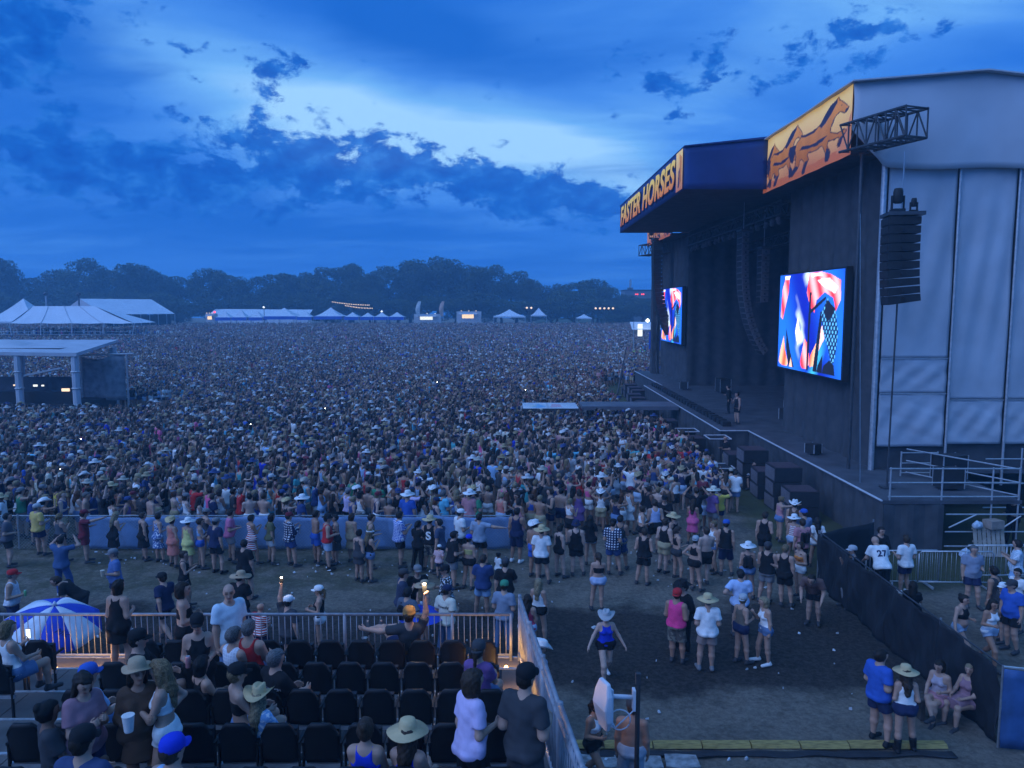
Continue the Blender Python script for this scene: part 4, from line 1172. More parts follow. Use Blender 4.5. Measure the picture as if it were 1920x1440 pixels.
# ---- ground stacks in front of the stage
sub_me = MB().box((-.55, -.6, 0), (.55, .6, .58)).mesh('cabinet'); sub_me.materials.append(M_bspk)
sub_g = MB().box((-.575, -.54, .05), (-.555, .54, .53)).mesh('grille'); sub_g.materials.append(M_gspk)
sub_t = MB().box((-.5, -.55, .585), (.5, .55, .60)).mesh('top_board'); sub_t.materials.append(mat('dark_red_board', (.07, .045, .05), .8))
k = 0
for y, nst, x in ((29.6, 2, 11.3), (31.2, 3, 11.2), (33.2, 2, 11.2), (35.0, 3, 11.1), (37.0, 2, 11.0), (41.6, 2, 9.9), (43.8, 2, 9.9), (46.0, 1, 9.8), (48.0, 2, 9.8), (55.0, 2, 9.9), (57.5, 2, 9.9), (60, 2, 9.9), (62.5, 2, 10), (65.5, 2, 10.8), (68, 2, 10.9), (70.5, 2, 10.9), (73, 1, 11)):
    for i in range(nst):
        where = 'topmost of its stack' if i == nst - 1 and nst > 1 else ('lowest of its stack' if i == 0 and nst > 1 else ('alone on the ground' if nst == 1 else 'in the middle of its stack'))
        o = thing('subwoofer', 'black bass cabinet, %s, %d%s stack from the near stage end' % (where, k + 1, {1: 'st', 2: 'nd', 3: 'rd'}.get(k + 1, 'th')), 'loudspeaker', (x, y, .02 + i*.6), R(random.uniform(-4, 4)), 'bass cabinets along the stage front')
        obj('cabinet', sub_me, None, o); obj('grille', sub_g, None, o)
        if i == nst - 1: obj('top_board', sub_t, None, o)
    k += 1
# small white-edged stage wedges on the front stacks
for i, (x, y, z) in enumerate(((10.6, 39.2, 1.55), (9.9, 43.0, 1.3), (10.0, 36.4, .62))):
    o = thing('ramp_frame', ['white edged grille frame on top of the stacks at the stage corner', 'white edged grille frame by the runway side stacks', 'white edged grille frame lying low by the bass stacks'][i], 'frame', (x, y, z))
    box_obj('panel', (-.55, -.6, 0), (.55, .6, .05), M_bspk, o)
    for p, q in (((-.55, -.6), (.55, -.6)), ((.55, -.6), (.55, .6)), ((.55, .6), (-.55, .6)), ((-.55, .6), (-.55, -.6))): MB().bar((*p, .065), (*q, .065), .04).build('edge', M_trim, o)
# pale platform at the end of the runway
o = thing('platform', 'pale painted low platform at the tip of the runway in the crowd', 'platform', (2.5, 50.6, 0))
plat = raster(60, 40, lambda x, y: lerp((.50, .55, .60), (.62, .66, .70), np.clip(.5 + .5*np.sin(x*8 + y*5), 0, 1)), [([(.15, .2), (.3, .8), (.42, .3), (.3, .1)], (.20, .42, .62)), ([(.5, .2), (.55, .8), (.7, .7), (.72, .25)], (.62, .38, .42)), ([(.44, 0), (.47, 0), (.47, 1), (.44, 1)], (.45, .47, .5)), ([(.1, .4), (.2, .5), (.3, .42), (.2, .35)], (.72, .70, .40))])
picture('painted_top', lambda a, b_: (-1.8 + 3.6*a, -1.5 + 3*b_, 1.78), plat, MATS['painted_board'], o)
box_obj('frame', (-1.8, -1.5, 1.5), (1.8, 1.5, 1.775), M_dktruss, o)
for sx_ in (-1, 1):
    for sy_ in (-1, 1): MB().tube([(sx_*1.6, sy_*1.3, 0), (sx_*1.6, sy_*1.3, 1.5)], .05).build('leg', M_dktruss, o)
o = thing('boom_pole', 'dark slanting boom pole rising from the far end of the stage front', 'pole', (9.6, 70, 0)); MB().tube([(0, 0, 0), (1.0, 1.2, 4.6)], .09, 8, .05).build('pole', M_dktruss, o); MB().box((-.4, -.4, 0), (.4, .4, .2)).build('base', M_dktruss, o)
# ================================================================== far side of the field: tents, stalls, trees
M_tent = mat('white_tent_vinyl', (.66, .68, .72), .6, var=.06, scale=.4)
M_tentg = mat('tent_gable_vinyl', (.50, .50, .53), .6, var=.08, scale=.4)
M_val = mat('blue_valance', (.03, .10, .50), .7, var=.15, scale=.8)
M_warm = mat('warm_lit_panel', (.9, .75, .5), emit=(1.0, .66, .32), estr=.95)
M_cool = mat('cool_lit_panel', (.9, .9, .8), emit=(.95, .95, .75), estr=.85)
M_red = mat('red_lamp', (.9, .1, .1), emit=(1, .06, .05), estr=2.0)
M_dark = mat('dark_interior', (.03, .03, .035), .9)
def tent(u0, u1, v_peak, v_eave, Y, label, peaks=1, valance=False, legs=True, group=None, depth=None):
    a = at(u0, v_eave, Y); c = at(u1, v_eave, Y); pk = at((u0 + u1)/2, v_peak, Y).z
    g = gz(Y); w = (c.x - a.x)/peaks; dp = depth or w
    o = thing('marquee_tent', label, 'tent', ((a.x + c.x)/2, Y + dp/2, g), 0, group)
    x0 = a.x - o.location.x; ze = a.z - g; zp = pk - g
    for i in range(peaks):
        l = x0 + i*w; cx = l + w/2; b = MB(); n = 8
        ring = []
        for k_ in range(n + 1):
            t = k_/n
            s_ = (1 - t)**1.0; zz_ = ze + (zp - ze)*(t**1.45)
            ring.append([(l + w/2 - s_*w/2, -s_*dp/2, zz_), (l + w/2 + s_*w/2, -s_*dp/2, zz_), (l + w/2 + s_*w/2, s_*dp/2, zz_), (l + w/2 - s_*w/2, s_*dp/2, zz_)])
        vs = [p for r_ in ring for p in r_]
        b.add(vs, [(4*k_ + j, 4*k_ + (j + 1) % 4, 4*k_ + 4 + (j + 1) % 4, 4*k_ + 4 + j) for k_ in range(n) for j in range(4)])
        b.build('canopy', M_tent, o)
        hv = .9 if valance else .35
        MB().box((l + .02, -dp/2 - .03, ze - hv), (l + w - .02, -dp/2, ze)).box((l + .02, dp/2, ze - hv), (l + w - .02, dp/2 + .03, ze)).build('valance', M_val if valance else M_tent, o)
    for i in range(peaks + 1):
        for sy_ in (-1, 1): MB().tube([(x0 + i*w, sy_*dp/2*.98, 0), (x0 + i*w, sy_*dp/2*.98, ze)], .06).build('pole', M_alu, o)
    return o
# raised viewing deck with its hip-roofed tent, far side on the left
Y = 150
a = at(-120, 605, Y); c = at(252, 607, Y); g = gz(Y)
o = thing('viewing_deck', 'long raised viewing deck with railing under the nearer white tent', 'deck', ((a.x + c.x)/2, Y + 5, g))
hw_ = (c.x - a.x)/2
box_obj('floor', (-hw_, -5, .9), (hw_, 6, 1.1), M_dark, o)
for i in range(14):
    x = -hw_ + 2*hw_*i/13
    MB().tube([(x, -4.9, 0), (x, -4.9, 2.2)], .05).build('rail_post', M_alu, o)
for z in (1.65, 2.2): MB().tube([(-hw_, -4.9, z), (hw_, -4.9, z)], .05).build('rail', M_alu, o)
def hip_tent(u0, u1, up0, up1, v_peak, v_eave, Y, dp, label, seams):
    a = at(u0, v_eave, Y); c = at(u1, v_eave, Y); p0 = at(up0, v_peak, Y + dp/2); p1 = at(up1, v_peak, Y + dp/2); g = gz(Y)
    o = thing('marquee_tent', label, 'tent', ((a.x + c.x)/2, Y + dp/2, g))
    L0 = o.location
    lx, rx, ze = a.x - L0.x, c.x - L0.x, a.z - g
    q0, q1, zp0, zp1 = p0.x - L0.x, p1.x - L0.x, p0.z - g, p1.z - g
    n = 10
    def front(a_, b_):
        x0 = lx + (q0 - lx)*b_; x1 = rx + (q1 - rx)*b_
        return (x0 + (x1 - x0)*a_, -dp/2*(1 - b_), ze + ((zp0 + (zp1 - zp0)*a_) - ze)*(b_**1.25) - .15*math.sin(math.pi*a_*seams)**2*(1 - b_)*.6)
    sheet_mesh(front, 40, 10).build('roof_front', M_tent, o, True)
    sheet_mesh(lambda a_, b_: tuple((front(1 - a_, b_)[0], -front(1 - a_, b_)[1], front(1 - a_, b_)[2])), 40, 10).build('roof_back', M_tent, o, True)
    for (ex, q, zq) in ((lx, q0, zp0), (rx, q1, zp1)):
        MB().add([(ex, -dp/2, ze), (ex, dp/2, ze), (q, 0, zq)], [(0, 1, 2)] if ex < 0 else [(1, 0, 2)]).build('roof_end', M_tent, o)
    for i in range(seams + 1):
        x = lx + (rx - lx)*i/seams
        MB().tube([(x, -dp/2, ze), (x*(1 - .04) if i in (0, seams) else x, -dp/2 - .3, 1.0)], .09).build('pole', M_alu, o)
        if 0 < i < seams: MB().tube([Vector(front(i/seams, b_/6)) + Vector((0, -.05, .05)) for b_ in range(7)], .05, 4).build('seam_strap', M_tarp2, o)
    return o
hip_tent(18, 252, 62, 178, 574, 606, 150, 9, 'nearer long white hip roofed tent over the viewing deck', 4)
tent(-40, 66, 559, 603, 156, 'white tent with a single sharp peak at the left edge', legs=True)
# big clear-span hall
Y = 190; g = gz(Y)
ridge0 = at(150, 560, Y); ridge1 = at(303, 562, Y + 26); ev = at(245, 590, Y - 9)
o = thing('event_hall_tent', 'largest white gabled hall tent with a lit gable slot', 'tent', (ridge0.x, Y, g))
rz_ = math.atan2(0, 1)
zr = ridge0.z - g; L_ = 40; half = 9.5; ze = 4.4
# ridge runs to the right and away
dv = Vector((ridge1.x - ridge0.x, 14, 0)).normalized(); nv_ = Vector((-dv.y, dv.x, 0))*-1
Lr = (ridge1.x - ridge0.x)/dv.x + 3
for sg, nm in ((1, 'roof_slope'), (-1, 'roof_slope')):
    f = lambda a_, b_, sg=sg: tuple(dv*(a_*Lr) + nv_*sg*half*b_ + Vector((0, 0, zr + (ze - zr)*b_ - .12*math.sin(math.pi*a_*8)**2*b_*(1 - b_)*4)))
    sheet_mesh(f, 32, 6).build(nm, M_tent, o, True)
for t in (0, 1):
    p = dv*(t*Lr)
    MB().add([p + nv_*half + Vector((0, 0, ze)), p - nv_*half + Vector((0, 0, ze)), p + Vector((0, 0, zr))], [(0, 1, 2), (2, 1, 0)][0:1]).build('gable', M_tentg, o)
p = dv*-.05
MB().add([p + nv_*6.5 + Vector((0, 0, ze + .1)), p - nv_*6.5 + Vector((0, 0, ze + .1)), p - nv_*6.5 + Vector((0, 0, ze + .95)), p + nv_*6.5 + Vector((0, 0, ze + .95))], [(0, 1, 2, 3)]).build('lit_slot', M_warm, o)
for i in range(9):
    q = dv*(Lr*i/8) + nv_*half
    MB().tube([q, q + Vector((0, 0, ze))], .1).build('leg', M_alu, o)
MB().add([dv*1 + nv_*(half - .4), dv*(Lr - 1) + nv_*(half - .4), dv*(Lr - 1) + nv_*(half - .4) + Vector((0, 0, ze - .3)), dv*1 + nv_*(half - .4) + Vector((0, 0, ze - .3))], [(0, 1, 2, 3)]).build('dark_interior', M_dark, o)
# two black vent poles by the hall
for u, v0, v1, lab in ((88, 555, 590, 'pale pole with a dark round cap behind the hip roofed tent'), (150, 556, 600, 'black pole with a round cap in front of the hall tent gable')):
    p = at(u, v1, 182); q = at(u, v0, 182)
    o = thing('lamp_pole', lab, 'pole', (p.x, p.y, gz(182)))
    MB().tube([(0, 0, 0), (0, 0, q.z - gz(182))], .18, 8).build('pole', M_alu if u < 100 else M_dktruss, o)
    MB().lathe([(.1, 0), (.5, .2), (.5, .8), (.1, 1.0)], 12).build('cap', M_dktruss, o, True, (0, 0, q.z - gz(182)))
# row of vendor tents with blue valances
G = 'vendor tents with blue valances'
row = [(403, 432, 584, 595), (434, 462, 580, 595), (466, 492, 583, 595), (494, 555, 577, 593), (556, 584, 583, 594), (588, 641, 576, 593), (645, 672, 585, 594), (675, 700, 586, 594), (701, 727, 585, 594), (728, 757, 585, 594)]
names = ['first vendor tent with blue valance beside the lit stall', 'second vendor tent of the blue valance row from the hall tent', 'third small vendor tent of the blue valance row', 'wide peaked vendor tent with blue valance, left of the small low one', 'small low vendor tent between the two wide peaked ones', 'wide peaked vendor tent with blue valance next to the run of four small ones',
         'small vendor tent next to the second wide peaked tent', 'second of four small blue valance tents', 'third of four small blue valance tents', 'last small blue valance tent before the lit white truck']
for (u0, u1, vp, ve), lab in zip(row, names): tent(u0, u1, vp, ve, 218, lab, 1, True, group=G)
o = thing('long_shed_tent', 'long low white tent roof behind the blue valance vendor tents', 'tent', (at(480, 590, 236).x, 236, gz(236)))
p0 = at(396, 580, 236); p1 = at(582, 588, 236)
w_ = p1.x - p0.x
MB().add([(-w_*.45, -3, p0.z - gz(236) - 2.0), (w_*.55, -3, p0.z - gz(236) - 2.2), (w_*.55, 3, p0.z - gz(236) - .1), (-w_*.45, 3, p0.z - gz(236) + .1), (-w_*.45, -3, 0), (w_*.55, -3, 0)], [(0, 1, 2, 3), (4, 5, 1, 0)]).build('roof', M_tent, o)
for i in range(8): MB().tube([(-w_*.45 + w_*i/7, -3.1, 0), (-w_*.45 + w_*i/7, -3.1, p0.z - gz(236) - 2)], .08).build('pole', M_alu, o)
tent(925, 985, 580, 593, 224, 'broad low white tent left of the single lamp', 1)
tent(996, 1025, 577, 591, 224, 'peaked white tent right of the single lamp')
tent(1082, 1110, 589, 596, 226, 'faint red and white tent beyond the crowd')
def truck(u0, u1, v0, Y, label, lamp):
    a = at(u0, v0, Y); c = at(u1, v0, Y); g = gz(Y); w = c.x - a.x
    o = thing('food_truck', label, 'food truck', ((a.x + c.x)/2, Y, g))
    hgt = a.z - g
    box_obj('body', (-w/2, 0, .5), (w/2, 2.4, hgt), mat('truck_paint', (.55, .55, .56), .5), o)
    box_obj('serving_hatch', (-w/2*.55, -.04, hgt*.58), (w/2*.4, -.01, hgt*.82), lamp, o)
    MB().add([(-w/2*.8, -.05, hgt*.9), (w/2*.7, -.05, hgt*.9), (w/2*.7, -1.6, hgt*.82), (-w/2*.8, -1.6, hgt*.82)], [(0, 1, 2, 3)]).build('awning', M_tentg, o)
    for x in (-w/3, w/3): MB().lathe([(.45, -.12), (.45, .12)], 12).build('wheel', M_dark, o, False, (x, .2, .45)).rotation_euler = (R(90), 0, 0)
    for x in (-w*.3, 0, w*.3): MB().lathe([(.05, 0), (.16, .1), (.05, .22)], 8).build('lamp', lamp, o, False, (x, -.3, hgt + .05))
    return o
truck(776, 826, 589, 222, 'brightly lit white food truck between two feather flags', M_cool)
truck(856, 902, 584, 222, 'orange lit food truck right of the feather flags', M_warm)
truck(385, 402, 588, 222, 'small warm lit stall beside the hall tent', M_warm)
for u, lab, cc in ((787, 'pale feather flag left of the pair above the white food truck', (.62, .62, .58)), (831, 'orange tipped feather flag right of the pair above the white food truck', (.60, .38, .28))):
    p = at(u, 590, 220); o = thing('feather_flag', lab, 'flag', (p.x, 220, gz(220)))
    hgt = at(u, 565, 220).z - gz(220)
    MB().tube([(0, 0, 0), (0, 0, hgt)], .06).build('pole', M_alu, o)
    f = lambda a_, b_: (.05 - a_*1.3*math.sin(math.pi*(.12 + .8*(1 - b_)))**.6 + .9*b_*b_*.4, .1*math.sin(6*b_ + 3*a_), hgt*.42 + hgt*.58*b_)
    sheet_mesh(f, 6, 12, .02).build('sail', mat('flag_cloth_%d' % u, cc, .8), o, True)
# lamps on masts and string lights
def mast_lamp(u, v, Y, label, m, n=1, power=0):
    p = at(u, v, Y); o = thing('mast_lamp', label, 'lamp', (p.x, Y, gz(Y)))
    MB().tube([(0, 0, 0), (0, 0, p.z - gz(Y))], .09).build('mast', M_dktruss, o)
    for i in range(n):
        MB().lathe([(.08, 0), (.34, .22), (.34, .36), (.08, .6)], 12).build('lamp_head', m, o, True, ((i - (n - 1)/2)*1.3, -.2, p.z - gz(Y)))
    if n > 1: MB().bar((-n*.7, 0, p.z - gz(Y)), (n*.7, 0, p.z - gz(Y)), .12).build('crossbar', M_dktruss, o)
mast_lamp(992, 579, 230, 'single warm lamp between the two white tents', M_warm, 2)
mast_lamp(1133, 580, 232, 'wide bar of warm floodlights before the far trees', M_warm, 5)
mast_lamp(495, 578, 226, 'pale lamp on a mast above the blue valance tents', M_cool)
mast_lamp(716, 586, 226, 'white lamp above the four small tents', M_cool)
mast_lamp(403, 587, 224, 'red ring sign lamp near the hall tent', M_red)
o = thing('string_lights', 'two sagging strings of tiny red and white bulbs before the trees', 'string lights', (at(660, 570, 228).x, 228, gz(228)))
bulb = MB().lathe([(.05, 0), (.16, .12), (.05, .28)], 6).mesh('bulb'); bulb.materials.append(MATS['warm_lit_panel'])
for (u0, v0, u1, v1, n) in ((623, 567, 692, 573, 22), (648, 574, 698, 579, 18)):
    for i in range(n):
        t = i/(n - 1); p = at(u0 + (u1 - u0)*t, v0 + (v1 - v0)*t + 1.2*math.sin(math.pi*t), 228)
        obj('bulb', bulb, None, o, p - o.location)
    pts = [at(u0 + (u1 - u0)*i/10, v0 + (v1 - v0)*i/10 + 1.2*math.sin(math.pi*i/10), 228) - o.location for i in range(11)]
    MB().tube(pts, .03, 4).build('wire', M_dktruss, o)
for q in (at(623, 567, 228), at(698, 579, 228)): MB().tube([(q.x - o.location.x, 0, 0), (q.x - o.location.x, 0, q.z - o.location.z)], .1).build('post', M_dktruss, o)
# lit stall by the far end of the stage
p = at(1212, 622, 115); o = thing('vendor_stall', 'brightly lit yellow stall behind the crowd beside the far stage tower', 'stall', (p.x, 115, gz(115)))
hz_ = at(1212, 604, 115).z - gz(115)
box_obj('counter', (-2.0, 0, 0), (2.2, 2.0, 1.1), mat('stall_yellow', (.62, .5, .16), .6), o)
for x in (-1.9, 2.1): MB().tube([(x, 0, 0), (x, 0, hz_)], .06).build('post', M_alu, o)
box_obj('sign_board', (-1.3, -.05, hz_*.62), (-.6, .05, hz_*.95), M_cool, o)
MB().add([(-2.2, -.4, hz_*.8), (2.4, -.4, hz_*.8), (2.4, 2, hz_), (-2.2, 2, hz_)], [(0, 1, 2, 3)]).build('awning', M_tent, o)
box_obj('blue_drape', (.4, -.06, .4), (2.1, -.02, hz_*.75), M_val, o)
MB().lathe([(.05, 0), (.25, .15), (.25, .3), (.05, .5)], 10).build('lamp', mat('stall_lamp', (1, 1, .8), emit=(1, 1, .7), estr=5), o, True, (.1, -.3, hz_))
for i in range(6): box_obj('green_light', (-2.0 + i*.35, -.1, .95 + .1*(i % 2)), (-1.8 + i*.35, -.03, 1.15 + .1*(i % 2)), mat('green_lamp', (.1, .9, .2), emit=(.08, 1, .12), estr=1.6), o)
# ---- front-of-house mixing structure in the crowd
p = at(66, 700, 56); o = thing('mixing_tower', 'flat roofed control booth on pale columns standing in the crowd', 'booth', (at(60, 700, 56).x, 58, 0))
fz = at(66, 660, 56).z
def slab_top(a_, b_): return (-9 + 14.6*a_, -3.2 + 7*b_, fz + .25*math.sin(a_*3.1)*b_ + .1)
MB().add([(-9, -3.2, fz - .05), (4.0, -3.2, fz - .25), (3.1, 4.5, fz + .45), (-9, 4.5, fz + .45), (-9, -3.2, fz + .18), (4.0, -3.2, fz), (3.1, 4.5, fz + .62), (-9, 4.5, fz + .62)], [(0, 3, 2, 1), (4, 5, 6, 7), (0, 1, 5, 4), (1, 2, 6, 5), (2, 3, 7, 6), (3, 0, 4, 7)]).build('roof', M_tarp2, o)
def tarp_heap(a_, b_):
    return (-9 + 10.8*a_, -1.5 + 4.5*b_, fz + .25 + 1.0*math.sin(math.pi*min(a_*1.0 + .3, 1))**.8*math.sin(math.pi*b_)**.7*(.8 + .2*math.sin(a_*13)))
sheet_mesh(tarp_heap, 20, 10).build('rolled_tarp', M_tarp, o, True)
for x, y in ((-.4, -2.9), (3.7, -2.9), (2.9, 4.0), (-4.6, 4.0)):
    o2 = MB().tube([(x, y, 0), (x, y, fz)], .26, 8).build('column', M_tarp2, o)
    for z in (1.2, 2.4, 3.6): MB().lathe([(.30, 0), (.33, .05), (.30, .1)], 8).build('collar', M_alu, o2, False, (x, y, z))
box_obj('platform', (-9, -2.6, .0), (3.2, 3.6, 1.2), M_dark, o)
box_obj('console', (-5.5, -2.0, 1.2), (2.8, -1.0, 2.1), M_bspk, o)
MB().add([(-9, 3.6, 1.2), (2.8, 3.6, 1.2), (2.8, 3.6, 2.7), (-9, 3.6, 2.7)], [(0, 1, 2, 3)]).build('rear_scrim', mat('booth_scrim', (.11, .12, .14), .9, var=.3, scale=1), o)
for x0, x1, z0, z1, mm in ((.15, .42, 2.5, 2.64, M_cool), (.75, .9, 2.52, 2.62, M_cool), (2.2, 2.75, 2.15, 2.36, M_warm), (-1.3, -1.2, 2.55, 2.65, M_warm)): box_obj('lit_monitor', (x0, -2.2, z0), (x1, -2.1, z1), mm, o)
MB().tube([(-.3, -2.8, 3.3), (2.6, -2.8, 3.9)], .09).build('side_bar', M_alu, o)
o = thing('scrim_frame', 'grey mesh scrim on a light frame beside the control booth', 'frame', (at(190, 690, 60).x, 60, 0))
for x in (-1.6, 2.0): MB().tube([(x, 0, 0), (x, 0, 4.6)], .08).build('post', M_alu, o)
MB().tube([(-2.2, 0, 4.5), (2.6, 0, 4.65)], .07).build('crossbar', M_alu, o)
sheet_mesh(lambda a_, b_: (-1.5 + 3.3*a_, .1*math.sin(a_*8), 1.0 + 3.4*b_ - .2*math.sin(a_*5)*b_), 12, 8, .02).build('scrim', mat('grey_mesh', (.24, .25, .28), .9, var=.4, scale=2), o, True)
# ---- far factory
p = at(1178, 560, 520) if False else None
o = thing('factory_building', 'distant flat factory with a chimney and two pairs of red lights', 'building', (at(1205, 560, 300).x, 300, 2.3))
zt = at(1205, 545, 300).z - 2.3; w_ = 14
box_obj('wall', (-7, 0, 0), (14, 10, zt), mat('factory_wall', (.16, .17, .19), .9), o)
box_obj('roof', (-7.3, -.3, zt), (14.3, 10.3, zt + .4), M_dark, o)
box_obj('stack_base', (-5.6, 1, 0), (-3.6, 3, zt + 1.2), mat('factory_wall_dark', (.08, .085, .1), .9), o)
box_obj('chimney', (-5.0, 1.5, zt + 1.2), (-4.2, 2.3, at(1184, 524, 300).z - 2.3), M_alu, o)
for x in (-2.9, -2.2, -.6, .1): box_obj('red_light', (x, -.2, zt - 1.6), (x + .45, -.05, zt - 1.15), M_red, o)
# ---- trees
m, nt, b = nodes_of('tree_leaves')
b.inputs['Roughness'].default_value = .75
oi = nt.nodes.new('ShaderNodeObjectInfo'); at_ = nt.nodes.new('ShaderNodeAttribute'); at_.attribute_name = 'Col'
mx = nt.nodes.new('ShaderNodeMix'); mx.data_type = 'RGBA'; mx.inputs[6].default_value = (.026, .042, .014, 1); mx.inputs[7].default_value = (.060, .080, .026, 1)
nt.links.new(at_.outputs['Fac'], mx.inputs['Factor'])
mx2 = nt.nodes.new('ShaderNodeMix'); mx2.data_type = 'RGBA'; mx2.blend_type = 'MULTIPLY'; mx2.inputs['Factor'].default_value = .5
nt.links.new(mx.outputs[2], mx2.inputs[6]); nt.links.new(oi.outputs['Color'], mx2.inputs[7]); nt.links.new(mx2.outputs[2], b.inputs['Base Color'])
M_bark = mat('bark', (.06, .045, .035), .95, var=.3, scale=3, bump=.4)
def tree_proto(seed, slim=1.0, gaps=.0):
    rr = np.random.default_rng(seed)
    tb = MB(); cl_ = []
    tb.tube([(0, 0, 0), (.02, 0, .2), (.0, .02, .42), (.01, 0, .62)], [.030, .022, .016, .008], 7)
    for i in range(9):
        t = rr.uniform(.18, .55); an = i*2.4 + rr.uniform(-.4, .4); r_ = rr.uniform(.16, .34)*slim
        e = np.array([math.cos(an)*r_, math.sin(an)*r_, t + rr.uniform(.14, .34)])
        tb.tube([(0, 0, t), tuple(e*[.5, .5, 1] + [0, 0, (t - e[2])*.4]), tuple(e)], [.013, .009, .004], 5)
        cl_.append((e, rr.uniform(.10, .17)))
    for i in range(13):
        an = rr.uniform(0, 6.28); z = rr.uniform(.25, .93); rad = .36*slim*math.sin(math.pi*min(max((z - .05)/.98, 0), 1))**.7
        r_ = rad*math.sqrt(rr.uniform(.15, 1))
        cl_.append((np.array([math.cos(an)*r_, math.sin(an)*r_, z]), rr.uniform(.09, .16)))
    cl_.append((np.array([0, 0, .9]), .10))
    Q = []; S = []
    for c, r_ in cl_:
        n = int(420*(r_/.13)**2*(1 - gaps))
        d = rr.normal(size=(n, 3)); d /= np.linalg.norm(d, axis=1)[:, None]
        p = c + d*(r_*rr.uniform(.55, 1.12, n)**.7)[:, None]*[1.1, 1.1, .85]
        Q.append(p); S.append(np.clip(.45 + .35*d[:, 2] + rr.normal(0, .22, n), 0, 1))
    P_ = np.concatenate(Q); S = np.concatenate(S)
    keep = (P_[:, 2] > .10) & (P_[:, 2] < 1.0); P_ = P_[keep]; S = S[keep]
    n = len(P_); sz = rr.uniform(.009, .020, n)
    a_ = rr.normal(size=(n, 3)); a_ /= np.linalg.norm(a_, axis=1)[:, None]
    b_ = np.cross(a_, rr.normal(size=(n, 3))); b_ /= np.linalg.norm(b_, axis=1)[:, None]
    V_ = np.stack([P_ + a_*sz[:, None], P_ + b_*sz[:, None]*.7, P_ - a_*sz[:, None], P_ - b_*sz[:, None]*.7], 1).reshape(-1, 3)
    me = bpy.data.meshes.new('crown'); me.from_pydata(V_.tolist(), [], np.arange(4*n).reshape(-1, 4).tolist())
    ca = me.color_attributes.new('Col', 'FLOAT_COLOR', 'POINT')
    S4 = np.repeat(S, 4); ca.data.foreach_set('color', np.stack([S4, S4, S4, np.ones_like(S4)], 1).astype(np.float32).ravel())
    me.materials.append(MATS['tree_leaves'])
    tm = tb.mesh('trunk', True); tm.materials.append(M_bark)
    return me, tm
PROTO = [tree_proto(1), tree_proto(2, 1.15), tree_proto(3, .9, .15), tree_proto(4, 1.0, .3), tree_proto(5, 1.2, .1), tree_proto(6, .8)]
def tree(u, vtop, Y, wpx, label, k, group):
    top = at(u, vtop, Y); g = gz(Y); hgt = top.z - g
    o = thing('leafy_tree', label, 'tree', (top.x, Y, g - .3), random.uniform(0, 6.28), group)
    wd = wpx/F*Y/(.78)
    o.scale = (wd, wd, hgt + .6)
    cme, tme = PROTO[k % 6]
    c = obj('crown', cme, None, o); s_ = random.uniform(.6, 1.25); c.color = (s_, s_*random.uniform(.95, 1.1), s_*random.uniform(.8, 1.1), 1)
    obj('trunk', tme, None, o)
    return o
back = [(-8, 484, 70), (62, 516, 90), (112, 508, 80), (158, 489, 95), (205, 502, 80), (248, 496, 95), (292, 511, 70), (338, 514, 85), (392, 506, 75), (430, 519, 80), (480, 514, 90), (530, 515, 90), (572, 513, 80), (622, 496, 95), (660, 497, 80), (692, 517, 60), (726, 494, 90), (768, 491, 80), (818, 483, 100), (858, 492, 80), (892, 502, 70), (928, 500, 70), (968, 503, 80), (996, 527, 45), (1044, 535, 55), (1075, 524, 75), (1112, 526, 70), (1146, 543, 60), (1186, 549, 60)]
for i, (u, v, w_) in enumerate(back):
    near = 'hall tent' if u < 380 else ('blue valance tents' if u < 770 else ('food trucks' if u < 920 else ('white tents' if u < 1010 else 'floodlight bar')))
    look = {0: 'tall broad', 1: 'low rounded'}[0 if v < 505 else 1] + (' loose' if i % 6 == 3 else ' dense')
    tree(u, v + (6 if i % 3 == 1 else -3), 262 + (i*7 % 5)*5, w_*1.08, '%s tree, %s from the left in the far tree line' % (look, ORD[i]), i + (3 if u > 940 and u < 1000 else 0), 'far tree line')
for i, u in enumerate(range(-30, 1240, 46)):
    tree(u + random.uniform(-10, 10), 556 + random.uniform(-10, 10) + (12 if u > 1000 else 0), 250 + random.uniform(-4, 4), 88, 'low bushy tree, %s from the left at the foot of the tree line' % ORD[i], i*5 + 1, 'undergrowth trees of the far tree line')
